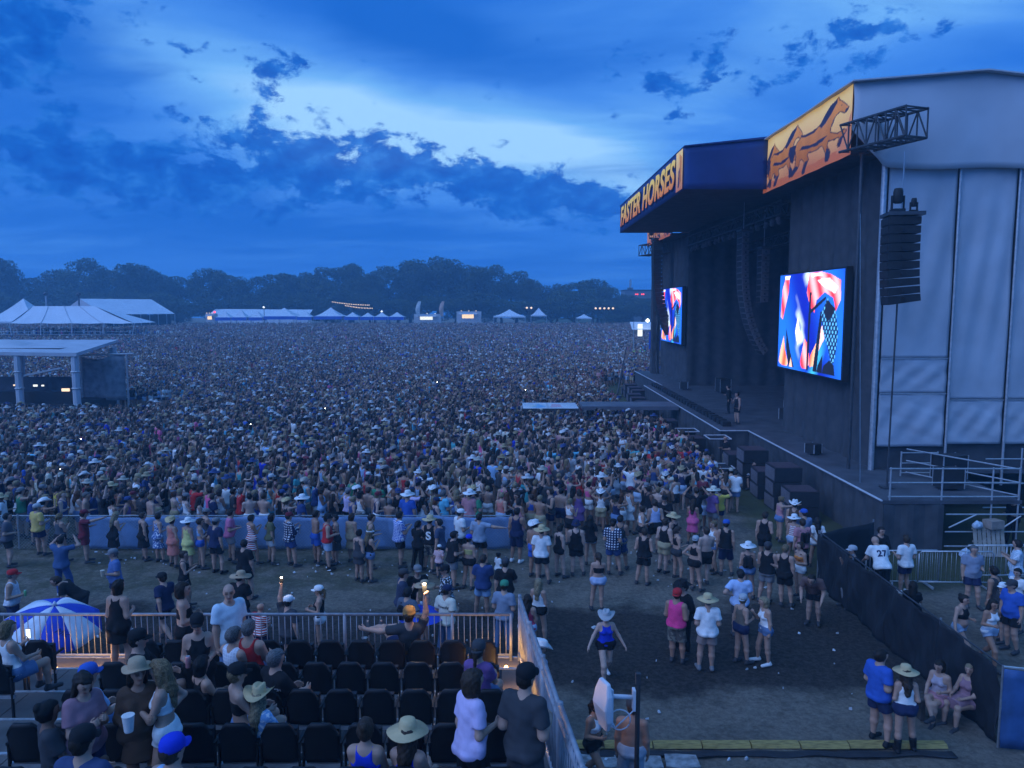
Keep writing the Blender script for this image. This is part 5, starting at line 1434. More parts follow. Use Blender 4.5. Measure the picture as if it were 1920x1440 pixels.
# ================================================================== grandstand
ROW_Y = [11.4 - 1.08*i for i in range(6)]
ROW_Z = [2.35 + .165*i for i in range(5)] + [3.45]
WALK_Z, RAIL_Y = 2.15, 12.9
SHX = lambda y: .075*(12.95 - y)         # the stand's right-hand edge drifts outwards towards the camera
M_ply = mat('weathered_plywood_deck', (.115, .105, .10), .8, var=.35, scale=2.2, bump=.15, coord='Generated')
M_nose = mat('aluminium_nosing', (.42, .43, .45), .5, .5, var=.25, scale=14)
M_seat = mat('black_seat_plastic', (.010, .010, .012), .55, var=.3, scale=5)
M_rail = mat('white_metal_railing', (.28, .29, .32), .55, .3, var=.25)
stand = thing('grandstand', 'stepped seating stand of dark deck panels with pale metal edges', 'grandstand', (0, 0, 0))
for i in range(-1, 6):
    y1 = RAIL_Y + .1 if i < 0 else ROW_Y[i] + .76; y0 = ROW_Y[i] - .32 if i >= 0 else ROW_Y[0] + .76; z = WALK_Z if i < 0 else ROW_Z[i]
    xr = SHX((y0 + y1)/2) + .1
    n = 10; w_ = (xr + 10.5)/n
    for k in range(n):
        box_obj('deck_panel', (-10.5 + k*w_ + .006, y0, z - .05), (-10.5 + (k + 1)*w_ - .006, y1 - .004, z - random.uniform(0, .004)), M_ply, stand)
    box_obj('riser', (-10.5, y1 - .03, (0.0 if i < 0 else (WALK_Z if i == 0 else ROW_Z[i - 1]) + .002)), (xr, y1 - .002, z - .052), M_dark, stand)
    box_obj('nosing', (-10.5, y1 - .02, z - .035), (xr, y1 + .03, z + .012), M_nose, stand)
    for k in range(6): MB().tube([(-10.3 + k*2.0, y0 + .3, 0), (-10.3 + k*2.0, y0 + .3, z - .05)], .04).build('support_post', M_alu, stand)
for i in range(6):
    xr = SHX(ROW_Y[i]) + .098
    box_obj('side_cladding', (xr - .02, ROW_Y[i] - .32, 0), (xr + .005, ROW_Y[i] + .756, ROW_Z[i] - .055), M_dark, stand)
# seat: backrest, folded pan, arms, legs
def seat_back(a_, b_):
    x = (a_ - .5)*.46; z = .40 + .50*b_
    rnd = max(0, (abs(a_ - .5)*2 - .5)/.5)*max(0, (b_ - .6)/.4)
    return (x*(1 - .10*max(0, b_ - .75)*rnd) , -.02 - .09*(b_ - .1) + .05*((a_ - .5)*2)**2, z - .15*rnd**1.6 - .012*((a_ - .5)*2)**2)
sb_ = sheet_mesh(seat_back, 12, 10, .045).mesh('backrest', True); sb_.materials.append(M_seat)
sp_ = MB().box((-.215, .05, .36), (.215, .14, .78)).mesh('seat_pan'); sp_.materials.append(M_seat)
spo_ = sheet_mesh(lambda a_, b_: ((a_ - .5)*.44, .04 + .42*b_, .45 - .03*math.sin(math.pi*b_)), 6, 6, .05).mesh('seat_pan', True); spo_.materials.append(M_seat)
al_ = MB().box((-.262, -.01, .60), (-.225, .30, .635)).box((-.255, .0, .0), (-.232, .05, .60)).mesh('arm_frame'); al_.materials.append(M_seat)
ar_ = MB().box((.225, -.01, .60), (.262, .30, .635)).box((.232, .0, .0), (.255, .05, .60)).mesh('arm_frame'); ar_.materials.append(M_seat)
beam_ = MB().box((-.26, .02, .30), (.26, .09, .355)).mesh('beam'); beam_.materials.append(M_alu)
ROWN = ['front row', 'second row', 'third row', 'fourth row', 'fifth row']
def seat(x, i, label, folded=True, rz=0):
    o = thing('folding_seat', label, 'seat', (x, ROW_Y[i], ROW_Z[i]), R(rz), 'seats of the stand')
    obj('backrest', sb_, None, o)
    obj('seat_pan', sp_ if folded else spo_, None, o)
    obj('arm_frame', al_, None, o); obj('arm_frame', ar_, None, o); obj('beam', beam_, None, o)
    o.scale = (.87, .87, .95)
    return o
SEAT_X = {}
for i in range(5):
    xr = (-.44, -.376, -.27, -.24, -.13)[i]
    SEAT_X[i] = []
    for k in range(15):
        x = xr - .472*k
        if x < -5.75: break
        if X_of(0, ROW_Y[i], ROW_Z[i] + .6) - .5 > x: break
        SEAT_X[i].append(x)
        seat(x, i, 'black folding seat, %s from the side railing in the %s' % (ORD[k], ROWN[i]), True, random.uniform(-2, 2))
for i, xs_ in ((0, (-7.3, -7.78, -8.25)), (1, (-7.25, -7.72)), (2, (-7.2,))):
    for k, x in enumerate(xs_): seat(x, i, 'black folding seat left of the aisle, %s from it in the %s' % (ORD[k], ROWN[i]))
# front railing: rails, posts and every baluster
rail = thing('front_railing', 'pale metal railing with upright bars along the front of the stand', 'railing', (0, RAIL_Y, WALK_Z))
zt = .83
for z in (zt, .10): MB().tube([(-10.4, 0, z), (.0, 0, z)], .026 if z > .5 else .02, 8).build('rail', M_rail, rail, True)
bal = MB().tube([(0, 0, .10), (0, 0, zt)], .0085, 6).mesh('baluster', True); bal.materials.append(M_rail)
post = MB().tube([(0, 0, -.05), (0, 0, zt + .02)], .03, 8).mesh('post', True); post.materials.append(M_rail)
x = -10.4; k = 0
while x < 0.01:
    obj('post' if k % 18 == 0 else 'baluster', post if k % 18 == 0 else bal, None, rail, (x, 0, 0)); x += .104; k += 1
obj('post', post, None, rail, (-.02, 0, 0))
side = thing('side_railing', 'pale stepped metal railing running down the side of the stand', 'railing', (0, 0, 0))
def side_panel(y0, y1, z0, z1, hh=1.12):
    p0, p1 = (SHX(y0) + .13, y0), (SHX(y1) + .13, y1)
    for dz_ in (hh, .12, hh*.5 + .4):
        MB().tube([(*p0, z0 + dz_), (*p1, z1 + dz_)], .028, 8).build('rail', M_rail, side, True)
    for p, z in ((p0, z0), (p1, z1)): MB().tube([(*p, z - .4), (*p, z + hh + .04)], .032, 8).build('post', M_rail, side, True)
    n = int(abs(y1 - y0)/.13)
    for j in range(1, n):
        t = j/n; q = (p0[0] + (p1[0] - p0[0])*t, y0 + (y1 - y0)*t); zz_ = z0 + (z1 - z0)*t
        MB().tube([(*q, zz_ + .12), (*q, zz_ + hh)], .0085, 6).build('baluster', M_rail, side, True)
side_panel(12.9, 11.2, WALK_Z + .02, ROW_Z[0] + .02)
side_panel(11.1, 9.5, ROW_Z[0] + .1, ROW_Z[1] + .16)
side_panel(9.4, 7.9, ROW_Z[2] + .05, ROW_Z[3] + .05)
side_panel(7.8, 6.3, ROW_Z[4] - .05, ROW_Z[4] + .15)
# step lights
M_step = mat('step_lamp_glass', (1, .7, .3), emit=(1.0, .55, .16), estr=14)
def step_light(x, y, z, label, power=11.0):
    o = thing('step_light', label, 'lamp', (x, y, z))
    MB().lathe([(.05, 0), (.055, .01), (.05, .05)], 10).build('housing', M_dktruss, o)
    MB().lathe([(.03, .051), (.034, .065), (.015, .09)], 10).build('bulb', M_step, o, True)
    ld = bpy.data.lights.new('step_glow', 'POINT'); ld.energy = power; ld.color = (1, .52, .16); ld.shadow_soft_size = .04
    lo = bpy.data.objects.new('glow', ld); COL.objects.link(lo); lo.parent = o; lo.location = (0, -.02, .17)
for u, v, lab in ((131, 1240, 'lit step lamp by the aisle railing, farther from the woman in black'), (196, 1238, 'lit step lamp at the feet of the woman in black at the railing')):
    p = gnd(u, v, WALK_Z); step_light(p[0], min(p[1], 12.45), WALK_Z, lab)
step_light(-.10, 12.5, WALK_Z, 'lit step lamp in the front corner of the stand')
step_light(-.02, 11.3, ROW_Z[0], 'lit step lamp on the side steps by the second row', 8)
step_light(.06, 10.35, ROW_Z[1], 'lit step lamp on the side steps behind the man in grey', 10)
# ================================================================== chain-link fence with blue sheeting
fx0, fx1, FY, FH = gnd(168, 1030)[0], gnd(958, 1030)[0], 25.7, 1.18
fence = thing('chain_link_fence', 'low chain-link fence with blue sheeting between the crowd and the path', 'fence', (fx0, FY, 0))
Lf = fx1 - fx0
sheet_mesh(lambda a_, b_: (a_*Lf, -.03 + .05*math.sin(a_*41)*math.sin(b_*3.1) + .03*math.sin(a_*97 + b_*4), .04 + (FH - .04 - .05*math.sin(a_*Lf*1.05)**2)*b_), 150, 8, .006).build('blue_sheeting', mat('blue_sheeting', (.17, .27, .46), .55, var=.22, scale=1.5, bump=.3), fence, True)
for k in range(-5, 7):
    x = k*Lf/6
    MB().tube([(x, .05, 0), (x, .05, FH + .06)], .03, 8).build('post', M_steel, fence)
MB().tube([(-5*Lf/6, .05, FH), (Lf, .05, FH)], .02, 6).build('top_rail', M_steel, fence)
wb = MB(); sp_w = .11
x = -5*Lf/6
while x < Lf:
    for sg in (1, -1):
        xa, xb = (x, x + FH) if sg > 0 else (x + FH, x)
        wb.tube([(xa, -.05 if x > 0 else .03, .03), (xb, -.05 if x > 0 else .03, FH)], .0035, 3, cap=False)
    x += sp_w
tag(wb.build('wire_mesh', M_steel, fence), kind='stuff')
# ================================================================== black mesh fence and blue panel on the right
M_mesh = mat('black_fence_mesh', (.016, .017, .02), .85, var=.5, scale=1.6, bump=.4)
bf = thing('black_mesh_fence', 'long black mesh covered fence running away beside the path', 'fence', (9.2, 18, 0))
for i in range(4):
    ya, yb = 13.9 + i*2.15, 13.9 + (i + 1)*2.15
    sheet_mesh(lambda a_, b_: (.05*math.sin(2.3*(ya + (yb - ya)*a_) + b_*3) + .035*math.sin(7*(ya + (yb - ya)*a_ + b_*1.1)) + .015*math.sin(19*(ya + (yb - ya)*a_) - 9*b_), ya - 18 + (yb - ya)*a_, .02 + 1.52*b_), 34, 16, .01).build('mesh_panel', M_mesh, bf, True)
    MB().tube([(.08, yb - 18, 0), (.08, yb - 18, 1.6)], .025, 6).build('post', M_steel, bf)
    MB().tube([(.06, ya - 18, 1.55), (.06, yb - 18, 1.55)], .02, 6).build('top_rail', M_dktruss, bf)
bf2 = thing('black_mesh_screen', 'black mesh screen turning off at the far end of the long black fence', 'fence', (9.25, 22.55, 0))
sheet_mesh(lambda a_, b_: (a_*2.2, a_*1.2 + .04*math.sin(a_*9 + b_*4), .02 + 1.5*b_), 14, 8, .01).build('mesh_panel', M_mesh, bf2, True)
for t in (0, 1): MB().tube([(t*2.2, t*1.2 + .05, 0), (t*2.2, t*1.2 + .05, 1.6)], .025, 6).build('post', M_steel, bf2)
bp_ = thing('blue_vinyl_panel', 'bright blue vinyl fence panel at the lower right corner', 'fence', (9.2, 13.75, 0))
sheet_mesh(lambda a_, b_: (a_*3.0, -a_*.75 + .03*math.sin(a_*7 + b_*3), .02 + 1.55*b_), 14, 8, .012).build('panel', mat('blue_fence_vinyl', (.03, .085, .22), .6, var=.45, scale=2.2), bp_, True)
MB().tube([(0, .03, 1.6), (3.0, -.72, 1.6)], .025, 6).build('top_rail', M_alu, bp_)
for t in (0, 1): MB().tube([(t*3.0, -t*.75 + .05, 0), (t*3.0, -t*.75 + .05, 1.62)], .025, 6).build('post', M_steel, bp_)
# ---- crowd barriers
def barricade(x, y, rz, label):
    o = thing('crowd_barrier', label, 'barrier', (x, y, 0), rz)
    MB().tube([(-1.1, 0, .12), (-1.1, 0, 1.0), (-1.02, 0, 1.08), (1.02, 0, 1.08), (1.1, 0, 1.0), (1.1, 0, .12)], .021, 8).build('frame', M_alu, o, True)
    MB().tube([(-1.1, 0, .14), (1.1, 0, .14)], .018, 8).build('bottom_rail', M_alu, o, True)
    for k in range(15): MB().tube([(-.98 + k*.14, 0, .14), (-.98 + k*.14, 0, 1.08)], .006, 6).build('upright', M_alu, o, True)
    for sx_ in (-.8, .8): MB().bar((sx_, -.3, .03), (sx_, .3, .03), .04).build('foot', M_alu, o)
p = gnd(1690, 1098); barricade(p[0], p[1], .02, 'metal crowd barrier partly behind the two men in white shirts')
p = gnd(1790, 1100); barricade(p[0], p[1], -.02, 'metal crowd barrier in the middle of the short row by the grass')
p = gnd(1850, 1090); barricade(p[0] + .5, p[1] + .15, .0, 'metal crowd barrier overlapping its neighbour by the man in a grey shirt')
p = gnd(1950, 1085); barricade(p[0], p[1], .03, 'metal crowd barrier at the right edge of the picture')
for k in range(7): barricade(6.9 + (k*.0), 66.5 + k*2.25, R(90), 'metal crowd barrier, %s of the row at the far end of the stage front' % ORD[k])
# ---- pallet, rubbish, bags by the stage
pl = thing('wooden_pallet', 'grey wooden pallet leaning upright by the scaffold', 'pallet', (X_of(1858, 24.9, .4), 24.9, 0), R(-8))
pl.rotation_euler = (R(-14), 0, R(-5))
M_wood = mat('weathered_wood', (.33, .29, .24), .85, var=.25, scale=4)
for k in range(7): box_obj('slat', (-.5 + k*.145, -.02, .02), (-.5 + k*.145 + .115, 0, 1.0), M_wood, pl)
for z in (.05, .48, .9): box_obj('stringer', (-.5, .002, z), (.5, .09, z + .06), M_wood, pl)
def bag(u, v, s_, label, col, z=0.0, y=None):
    x, y = gnd(u, v, z) if y is None else (X_of(u, y, z), y)
    V_, Q_ = sdf_mesh([(V3(-.12, 0, .1), V3(.12, .02, .12), .13, .12, .05, None, False), (V3(0, 0, .15), V3(.02, 0, .26), .10, .03, .05, None, False)], .025, [lambda X, Y, Z: .0 - Z + 0*X + 0*Y], .012, int(u))
    o = obj('plastic_bag', to_mesh('plastic_bag', (V_, Q_), mat('bag_' + str(col), col, .45, var=.2, scale=8)), None, None, (x, y, z), (0, 0, u), (s_, s_, s_))
    return tag(o, label, 'bag')
bag(1810, 1012, 1.0, 'blue white plastic bag on the grass beside the pallet', (.45, .55, .68), 0, 25.0)
bag(1832, 978, .9, 'crumpled pale plastic sheet on top of the pallet', (.50, .58, .66), .95, 25.05)
bag(1385, 862, 1.6, 'pale blue bag on the grass by the bass cabinets', (.42, .50, .62))
bag(1422, 888, 1.5, 'white bag on the grass in front of the stage corner', (.58, .60, .64))
bag(1525, 945, 1.8, 'white crate-like bag among rubbish by the stage skirt', (.55, .58, .66))
bag(1545, 942, 2.0, 'blue tarp bundle among rubbish by the stage skirt', (.10, .16, .42))
bag(1500, 930, 1.5, 'grey bundle leaning by the bass cabinets', (.25, .28, .33))
def carton(u, v, z, label, col):
    x, y = X_of(u, 25.1, z), 25.1; o = thing('carton', label, 'box', (x, y, z), R(12))
    box_obj('box', (-.25, -.2, 0), (.25, .2, .26), mat('cardboard', col, .9), o); box_obj('flap', (-.25, -.205, .262), (.25, .0, .268), mat('cardboard', col, .9), o)
carton(1862, 972, .95, 'small brown cardboard box on top of the pallet', (.30, .24, .20))
# ---- yellow timber kerb, rubber mat and broken paving near the camera
ky = gnd(1400, 1397)[1]
kb = thing('cable_ramp', 'long line of yellow cable ramp sections across the bare ground', 'cable ramp', (0, ky, 0))
x0 = gnd(1040, 1397)[0]; x1 = gnd(1772, 1397)[0]; n = 8; w_ = (x1 - x0)/n
M_yel = mat('worn_yellow_plastic', (.30, .215, .07), .75, var=.4, scale=5, coord='Generated')
for k in range(n):
    MB().add([(x0 + k*w_ + .012, -.13, .005), (x0 + (k + 1)*w_ - .012, -.13, .005), (x0 + (k + 1)*w_ - .012, -.07, .065), (x0 + k*w_ + .012, -.07, .065), (x0 + k*w_ + .012, .06, .065), (x0 + (k + 1)*w_ - .012, .06, .065), (x0 + k*w_ + .012, .11, .005), (x0 + (k + 1)*w_ - .012, .11, .005)],
             [(0, 1, 2, 3), (3, 2, 5, 4), (4, 5, 7, 6), (0, 3, 4, 6), (1, 7, 5, 2)]).build('ramp_section', M_yel, kb).location = (0, random.uniform(-.015, .015), 0)
rb = tag(sheet_mesh(lambda a_, b_: (x0 - .3 + (x1 - x0 + .3)*a_, ky - .40 + .18*b_ + .03*math.sin(a_*30)*(1 - b_), .02 + .012*math.sin(a_*50)), 60, 4, .015).build('rubber_mat', mat('black_rubber', (.025, .025, .028), .8, var=.3, scale=4), None, True), 'strip of black rubber matting along the yellow cable ramp', 'mat')
pv = thing('broken_paving', 'pale broken concrete slabs beside the stand at the lower edge', 'paving', (0, 0, 0))
M_conc = mat('pale_concrete', (.27, .27, .27), .9, var=.45, scale=7, bump=.5)
rr = random.Random(5); y = ky - .34
for row_ in range(4):
    x = .35 + rr.uniform(-.1, .1)
    while x < 3.2 - row_*.25:
        w_ = rr.uniform(.35, .8); d_ = .42
        pts = [(x + rr.uniform(0, .04), y - d_ + rr.uniform(0, .05)), (x + w_*.5, y - d_ - rr.uniform(-.03, .05)), (x + w_ - rr.uniform(0, .05), y - d_ + rr.uniform(0, .05)), (x + w_ - rr.uniform(0, .06), y - rr.uniform(.01, .06)), (x + w_*.45, y - rr.uniform(0, .05)), (x + rr.uniform(0, .05), y - rr.uniform(.01, .05))]
        hz_ = rr.uniform(.02, .045)
        MB().add([(*p_, 0.0) for p_ in pts] + [(*p_, hz_) for p_ in pts], [tuple(range(6, 12))] + [(i_, (i_ + 1) % 6, 6 + (i_ + 1) % 6, 6 + i_) for i_ in range(6)]).build('slab', M_conc, pv)
        x += w_ + .02
    y -= .45
# ---- flat panel antenna on its black pole
M_ant = mat('white_antenna_plastic', (.70, .68, .72), .4, var=.05)
ap = Vector((2.05, 10.6, 0))
ap = at(1196, 1300, 10.4); polex = ap.x
o = thing('panel_antenna', 'white flat panel antenna on a bracket arm fixed to a black pole', 'antenna', (polex, 10.4, 0))
ztop = at(1198, 1262, 10.4).z
MB().tube([(0, 0, 0), (0, 0, ztop - .16)], .035, 10).build('pole', M_bspk, o, True)
MB().box((-.035, -.035, ztop - .16), (.035, .035, ztop)).build('pole_cap', M_dktruss, o)
zc = at(1195, 1310, 10.4).z
MB().box((-.075, -.06, zc - .16), (-.036, .06, zc + .14)).build('clamp', M_ant, o)
MB().tube([(-.055, 0, zc + .02), (-.42, -.04, zc + .06)], .032, 8).build('arm', M_ant, o, True)
def antenna_panel(a_, b_): return None
ph = .30; pw = .19
prof = []
for sg, dpt in ((0, 0), (1, .13)):
    for (zz_, ww) in ((-ph - .05, pw*.55), (-ph*.6, pw*.95), (0, pw), (ph*.6, pw*.95), (ph + .05, pw*.62)): prof.append((sg, dpt, zz_, ww))
bm_ = MB(); vs = []
for sg, dpt, zz_, ww in prof:
    for s2 in (-1, 1): vs.append((-.50 - (dpt if not sg else dpt*(1 - .45*abs(zz_)/ph)), s2*ww, zc + .02 + zz_))
fs = []
for i in range(4):
    a0 = 2*i; b0 = 10 + 2*i
    fs += [(a0, a0 + 1, a0 + 3, a0 + 2), (b0, b0 + 2, b0 + 3, b0 + 1), (a0, a0 + 2, b0 + 2, b0), (a0 + 1, b0 + 1, b0 + 3, a0 + 3)]
fs += [(0, 10, 11, 1), (8, 9, 19, 18)]
pn = bm_.add(vs, fs).build('antenna_panel', M_ant, o); pn.rotation_euler = (0, R(0), R(22))
bv = pn.modifiers.new('bevel', 'BEVEL'); bv.width = .025; bv.segments = 2
MB().box((-.50, -.11, zc - .24), (-.455, .11, zc + .27)).build('back_plate', M_ant, o).rotation_euler = (0, 0, R(22))
for s2 in (-1, 1): MB().box((-.46, s2*.05 - .015, zc - .02), (-.38, s2*.05 + .015, zc + .10)).build('bracket', M_ant, o)
pts = [(-.47, -.03, zc - .22)] + [(-.38 + .0*i, -.05, zc - .26 - .02*i) for i in range(2)] + [(-.26 + .15*math.cos(t), -.06, zc - .28 + .15*math.sin(t)) for t in np.linspace(-2.0, 4.2, 22)] + [(-.05, -.04, zc - .14)]
MB().tube(pts, .011, 6).build('cable', M_ant, o, True)
# ---- patio umbrella beyond the railing
um = thing('patio_umbrella', 'open blue and white patio umbrella tilted beyond the railing', 'umbrella', (*gnd(100, 1248)[:2], 0))
um.location = (at(105, 1180, 16.8).x, 16.8, 0)
M_ub = mat('umbrella_blue', (.03, .07, .50), .8, var=.12); M_uw = mat('umbrella_white', (.66, .68, .74), .8, var=.08)
tilt = Matrix.Rotation(R(14), 4, 'Y') @ Matrix.Rotation(R(12), 4, 'X')
apex_z = at(100, 1135, 16.8).z
NS = 8
for k in range(NS):
    t0, t1 = 2*math.pi*k/NS + .2, 2*math.pi*(k + 1)/NS + .2; vs = []; fs = []; n = 6
    for i in range(n + 1):
        r_ = 1.04*i/n
        for j in range(4):
            t = t0 + (t1 - t0)*j/3
            sag = math.cos((j/3 - .5)*math.pi)*.06*(i/n)
            rr_ = r_*(1 - sag)
            p_ = tilt @ Vector((rr_*math.cos(t), rr_*math.sin(t), -.55*(i/n)**1.7 - sag*.3))
            vs.append((p_.x, p_.y, apex_z + p_.z))
    for i in range(n):
        for j in range(3): fs.append((4*i + j, 4*i + 4 + j, 4*i + 5 + j, 4*i + 1 + j))
    seg = MB().add(vs, fs).build('canopy_panel', M_uw if k % 2 else M_ub, um, True)
    so = seg.modifiers.new('solid', 'SOLIDIFY'); so.thickness = .006
    e = tilt @ Vector((1.04*math.cos(t0), 1.04*math.sin(t0), -.56)); e2 = tilt @ Vector((0, 0, -.12))
    MB().tube([(e2.x, e2.y, apex_z + e2.z), (e.x, e.y, apex_z + e.z - .02)], .008, 5).build('rib', M_alu, um)
e = tilt @ Vector((0, 0, -2.2)); MB().tube([(0, 0, apex_z + .02), (e.x, e.y, max(apex_z + e.z, 0.03))], .02, 8).build('pole', M_alu, um)
MB().lathe([(.02, 0), (.05, .02), (.03, .07), (.01, .1)], 10).build('finial', M_uw, um, True, (0, 0, apex_z - .005))
for (t, rr_, s_) in ((R(315), .7, .20), (R(190), .75, .2)):
    me = text_mesh('Mic', s_, .002, .3); p_ = tilt @ Vector((rr_*math.cos(t), rr_*math.sin(t), -.55*(rr_/1.04)**1.7))
    if t > 4:
        ob = obj('lettering', me, mat('umbrella_print', (.02, .03, .1), .8), um, (p_.x, p_.y, apex_z + p_.z + .03), (R(28), R(25), 0))
# small bluish fold-out umbrella beyond the railing, by the man in the cream shirt
x_, y_ = gnd(945, 1235) if False else (at(790, 1145, 17.6).x, 17.6)
u2 = thing('small_umbrella', 'small blue umbrella held below shoulder height behind the lit hand', 'umbrella', (x_, y_, 0))
zz0 = at(790, 1135, 17.6).z
for k in range(8):
    t0, t1 = 2*math.pi*k/8, 2*math.pi*(k + 1)/8
    vs = []
    for i in range(5):
        r_ = .55*i/4
        for t in (t0, (t0 + t1)/2, t1): vs.append((r_*math.cos(t), r_*math.sin(t), zz0 - .28*(i/4)**1.8))
    MB().add(vs, [(3*i + j, 3*i + 3 + j, 3*i + 4 + j, 3*i + 1 + j) for i in range(4) for j in range(2)]).build('canopy_panel', M_ub, u2, True)
MB().tube([(0, 0, zz0 + .1), (0, 0, zz0 - .9)], .012, 6).build('pole', M_alu, u2); MB().lathe([(.01, 0), (.035, .02), (.035, .08), (.01, .1)], 8).build('finial', M_uw, u2, True, (0, 0, zz0))
# low bench under the two seated women
bx, by = at(1795, 1340, 14.9).x, 14.9
bn = thing('wooden_bench', 'low dark bench under the two seated women by the black fence', 'bench', (bx, by, 0), R(0))
M_bench = mat('dark_bench_wood', (.07, .055, .045), .8, var=.3, scale=5)
for k in range(3): box_obj('plank', (-.95, -.20 + k*.135, .41), (1.0, -.08 + k*.135, .45), M_bench, bn)
for x in (-.8, .85): box_obj('leg', (x - .04, -.18, 0), (x + .04, .18, .409), M_bench, bn)
# ================================================================== people one can tell apart
NEAR, MIDR = .0155, .021
PEOPLE = []
def to_stage(x, y): return math.degrees(math.atan2(50 - y, 14 - x))
_n = [0]
_rv = random.Random(77)
def put(s, u, v, label, h=None, face=None, arms=None, fat=.2, place='g', res=None, **kw):
    """u, v: where the top of the head is in the photograph; place g = ground, s = stand; height from the kind of person"""
    _n[0] += 1
    skw = {k: kw.pop(k) for k in ('lean', 'twist', 'head', 'hem') if k in kw}
    if arms is None:
        arms = 'lap' if ' sit' in s else _rv.choice(['down', 'bent,down', 'down,bent', 'phone', 'hip,down', 'cross', 'down,hip', 'drink,down', 'down', 'bent', 'back'])
    sp = spec(s, arms, min(fat + .10, .9), seed=_n[0], **skw)
    if h is None: h = 1.76 if sp['sex'] == 'm' else 1.64
    top = h*(1.31/1.765 if sp['pose'].startswith('sit') else ((.97 + .78*math.cos(sp.get('lean', .8)))/1.765 if sp['pose'] == 'bend' else 1))
    if sp['hat'] in ('cowboy', 'straw', 'fedora', 'beanie'): top += .06
    z = 0.0
    if place == 'g':
        y = (CAM_H - top)/drop_tan(v)
    elif place == 's':
        best = None
        for i in range(-1, 5):
            zi = WALK_Z if i < 0 else ROW_Z[i]
            y_ = (CAM_H - zi - top)/drop_tan(v)
            lo_, hi_ = (ROW_Y[0] + .95, RAIL_Y - .25) if i < 0 else (ROW_Y[i] + .16, ROW_Y[i] + .74)
            d = max(lo_ - y_, 0, y_ - hi_)
            if best is None or d < best[0]: best = (d, i, min(max(y_, lo_), hi_), zi)
        y, z = best[2], best[3]
        if sp['pose'].startswith('sit') and sp['pose'] != 'situp':
            cand = []
            for i in range(5):
                yy = ROW_Y[i] + .22
                dz_ = (CAM_H - yy*drop_tan(v)) - (ROW_Z[i] + top)
                cand.append((abs(dz_ - .06), i, dz_))
            _, i, dz_ = min(cand)
            y = ROW_Y[i] + .22; z = ROW_Z[i] + min(max(dz_, -.04), .20)
    else:
        y, z = place
    x = X_of(u, y, z + top*.8)
    if face is None: face = to_stage(x, y) + _rv.uniform(-28, 28)
    b_, info = person(sp, (x, y, z), face, h, label, h=res or (NEAR if y < 19 else MIDR), wide=1.0 if z > 1.9 else 1.10, **kw)
    PEOPLE.append((x, y))
    return b_, info
P = put
# --- in the stand
a1 = P('f tank sit bob', 20, 1162, 'blond woman in a white tank top sitting at the left edge, filming', place='s', arms='lap,phone', shirt='white', hair='blond', pants='denim', face=62)
P('f dress barefoot bob', 221, 1088, 'woman in a short black dress standing at the railing, seen from behind', place='s', arms='bent', shirt='black', hair='dark', fat=.55, face=82, hem=-.30)
P('f bandeau skirt curly', 342, 1092, 'woman with curly dark hair in an off-shoulder black outfit beside the railing', place='s', shirt='black', pants='black', hair='dark', fat=.5, face=25, arms='bent')
P('m tee jeans bald', 425, 1095, 'balding man in a pale blue shirt at the railing, turned to his right', place='s', shirt=(.55, .66, .74), pants='denim', fat=.5, face=320, arms='down', hair='grey', head=(.5, 0))
a2 = P('f tank jeans cap', 377, 1148, 'woman in a black tank top and black cap holding a pink can', place='s', shirt='black', pants='black', hat='black', hair='dark', fat=.5, face=290, arms='bent,bent', h=1.62)
P('m muscle sit short', 443, 1178, 'grey-haired man in a sleeveless white checked shirt, seated by the railing', place='s', shirt=(.62, .64, .72), pat='check', hair='grey', fat=.4, face=60)
P('m tank sit short', 470, 1160, 'man in a red tank top sitting in the front row', place='s', shirt='red', hair='grey', fat=.4, face=80)
P('m tee sit cap', 266, 1182, 'man in a black cap sitting in profile beside the aisle', place='s', shirt='black', hat='black', hair='dark', face=10)
P('f long skirt hlong fedora', 262, 1228, 'woman in a brown blouse and pale fedora holding a white cup', place='s', shirt='brown', pants='brown', hat='tan', hair='dark', face=300, fat=.35, arms='bent,bent', skin='tan')
P('f crop mini hlong', 302, 1238, 'young woman in a white crop top and white shorts with long fair hair', place='s', shirt='white', pants='white', hair='blond', face=185, arms='hip,phone', skin='fair')
P('f tee jeans hlong', 158, 1254, 'woman with long dark hair in a dusty pink top looking at her phone', place='s', shirt='mauve', pants='navy', hair='dark', face=330, fat=.45, arms='phone,phone', head=(.1, -.4))
P('f tee sit cap', 172, 1240, 'person in a blue and white cap sitting behind the woman in dusty pink', place='s', shirt='ltblue', hat='blue', hair='brown', face=70)
P('f tee sit bun', 100, 1312, 'person with dark hair in a bun sitting low at the left in a grey shirt', place='s', shirt='dkgrey', hair='black', face=40, skin='brown')
a3 = P('m tee sit cap', 163, 1350, 'man in a navy jersey with white number and black cap, seen from behind', place=(ROW_Y[5] + .3, 3.40), shirt=(.045, .07, .16), hat='black', hair='dark', face=82, fat=.5)
P('m muscle sit cap', 332, 1376, 'man in a blue cap with a white front at the bottom edge', place=(ROW_Y[5] + .3, 3.32), shirt='ltblue', hat='royal', hair='brown', face=70, fat=.3)
a4 = P('m tee sit short', 523, 1220, 'grey-haired man in a black lettered shirt seated in the second row', place='s', shirt='black', hair='grey', fat=.6, face=52)
P('f long sit hlong cowboy', 490, 1278, 'child-sized figure in a tan cowboy hat and blue patterned shirt', place='s', shirt=(.22, .42, .70), pat='print', hat='straw', hair='fair', face=70, h=1.55)
P('f bandeau sit cap', 452, 1243, 'woman with bare shoulders and a black cap in the second row', place='s', shirt='black', hat='black', hair='blond', face=35)
P('f tank sit bob', 385, 1232, 'dark-haired woman in black sitting low behind the woman with the can', place='s', shirt='black', hair='black', face=50)
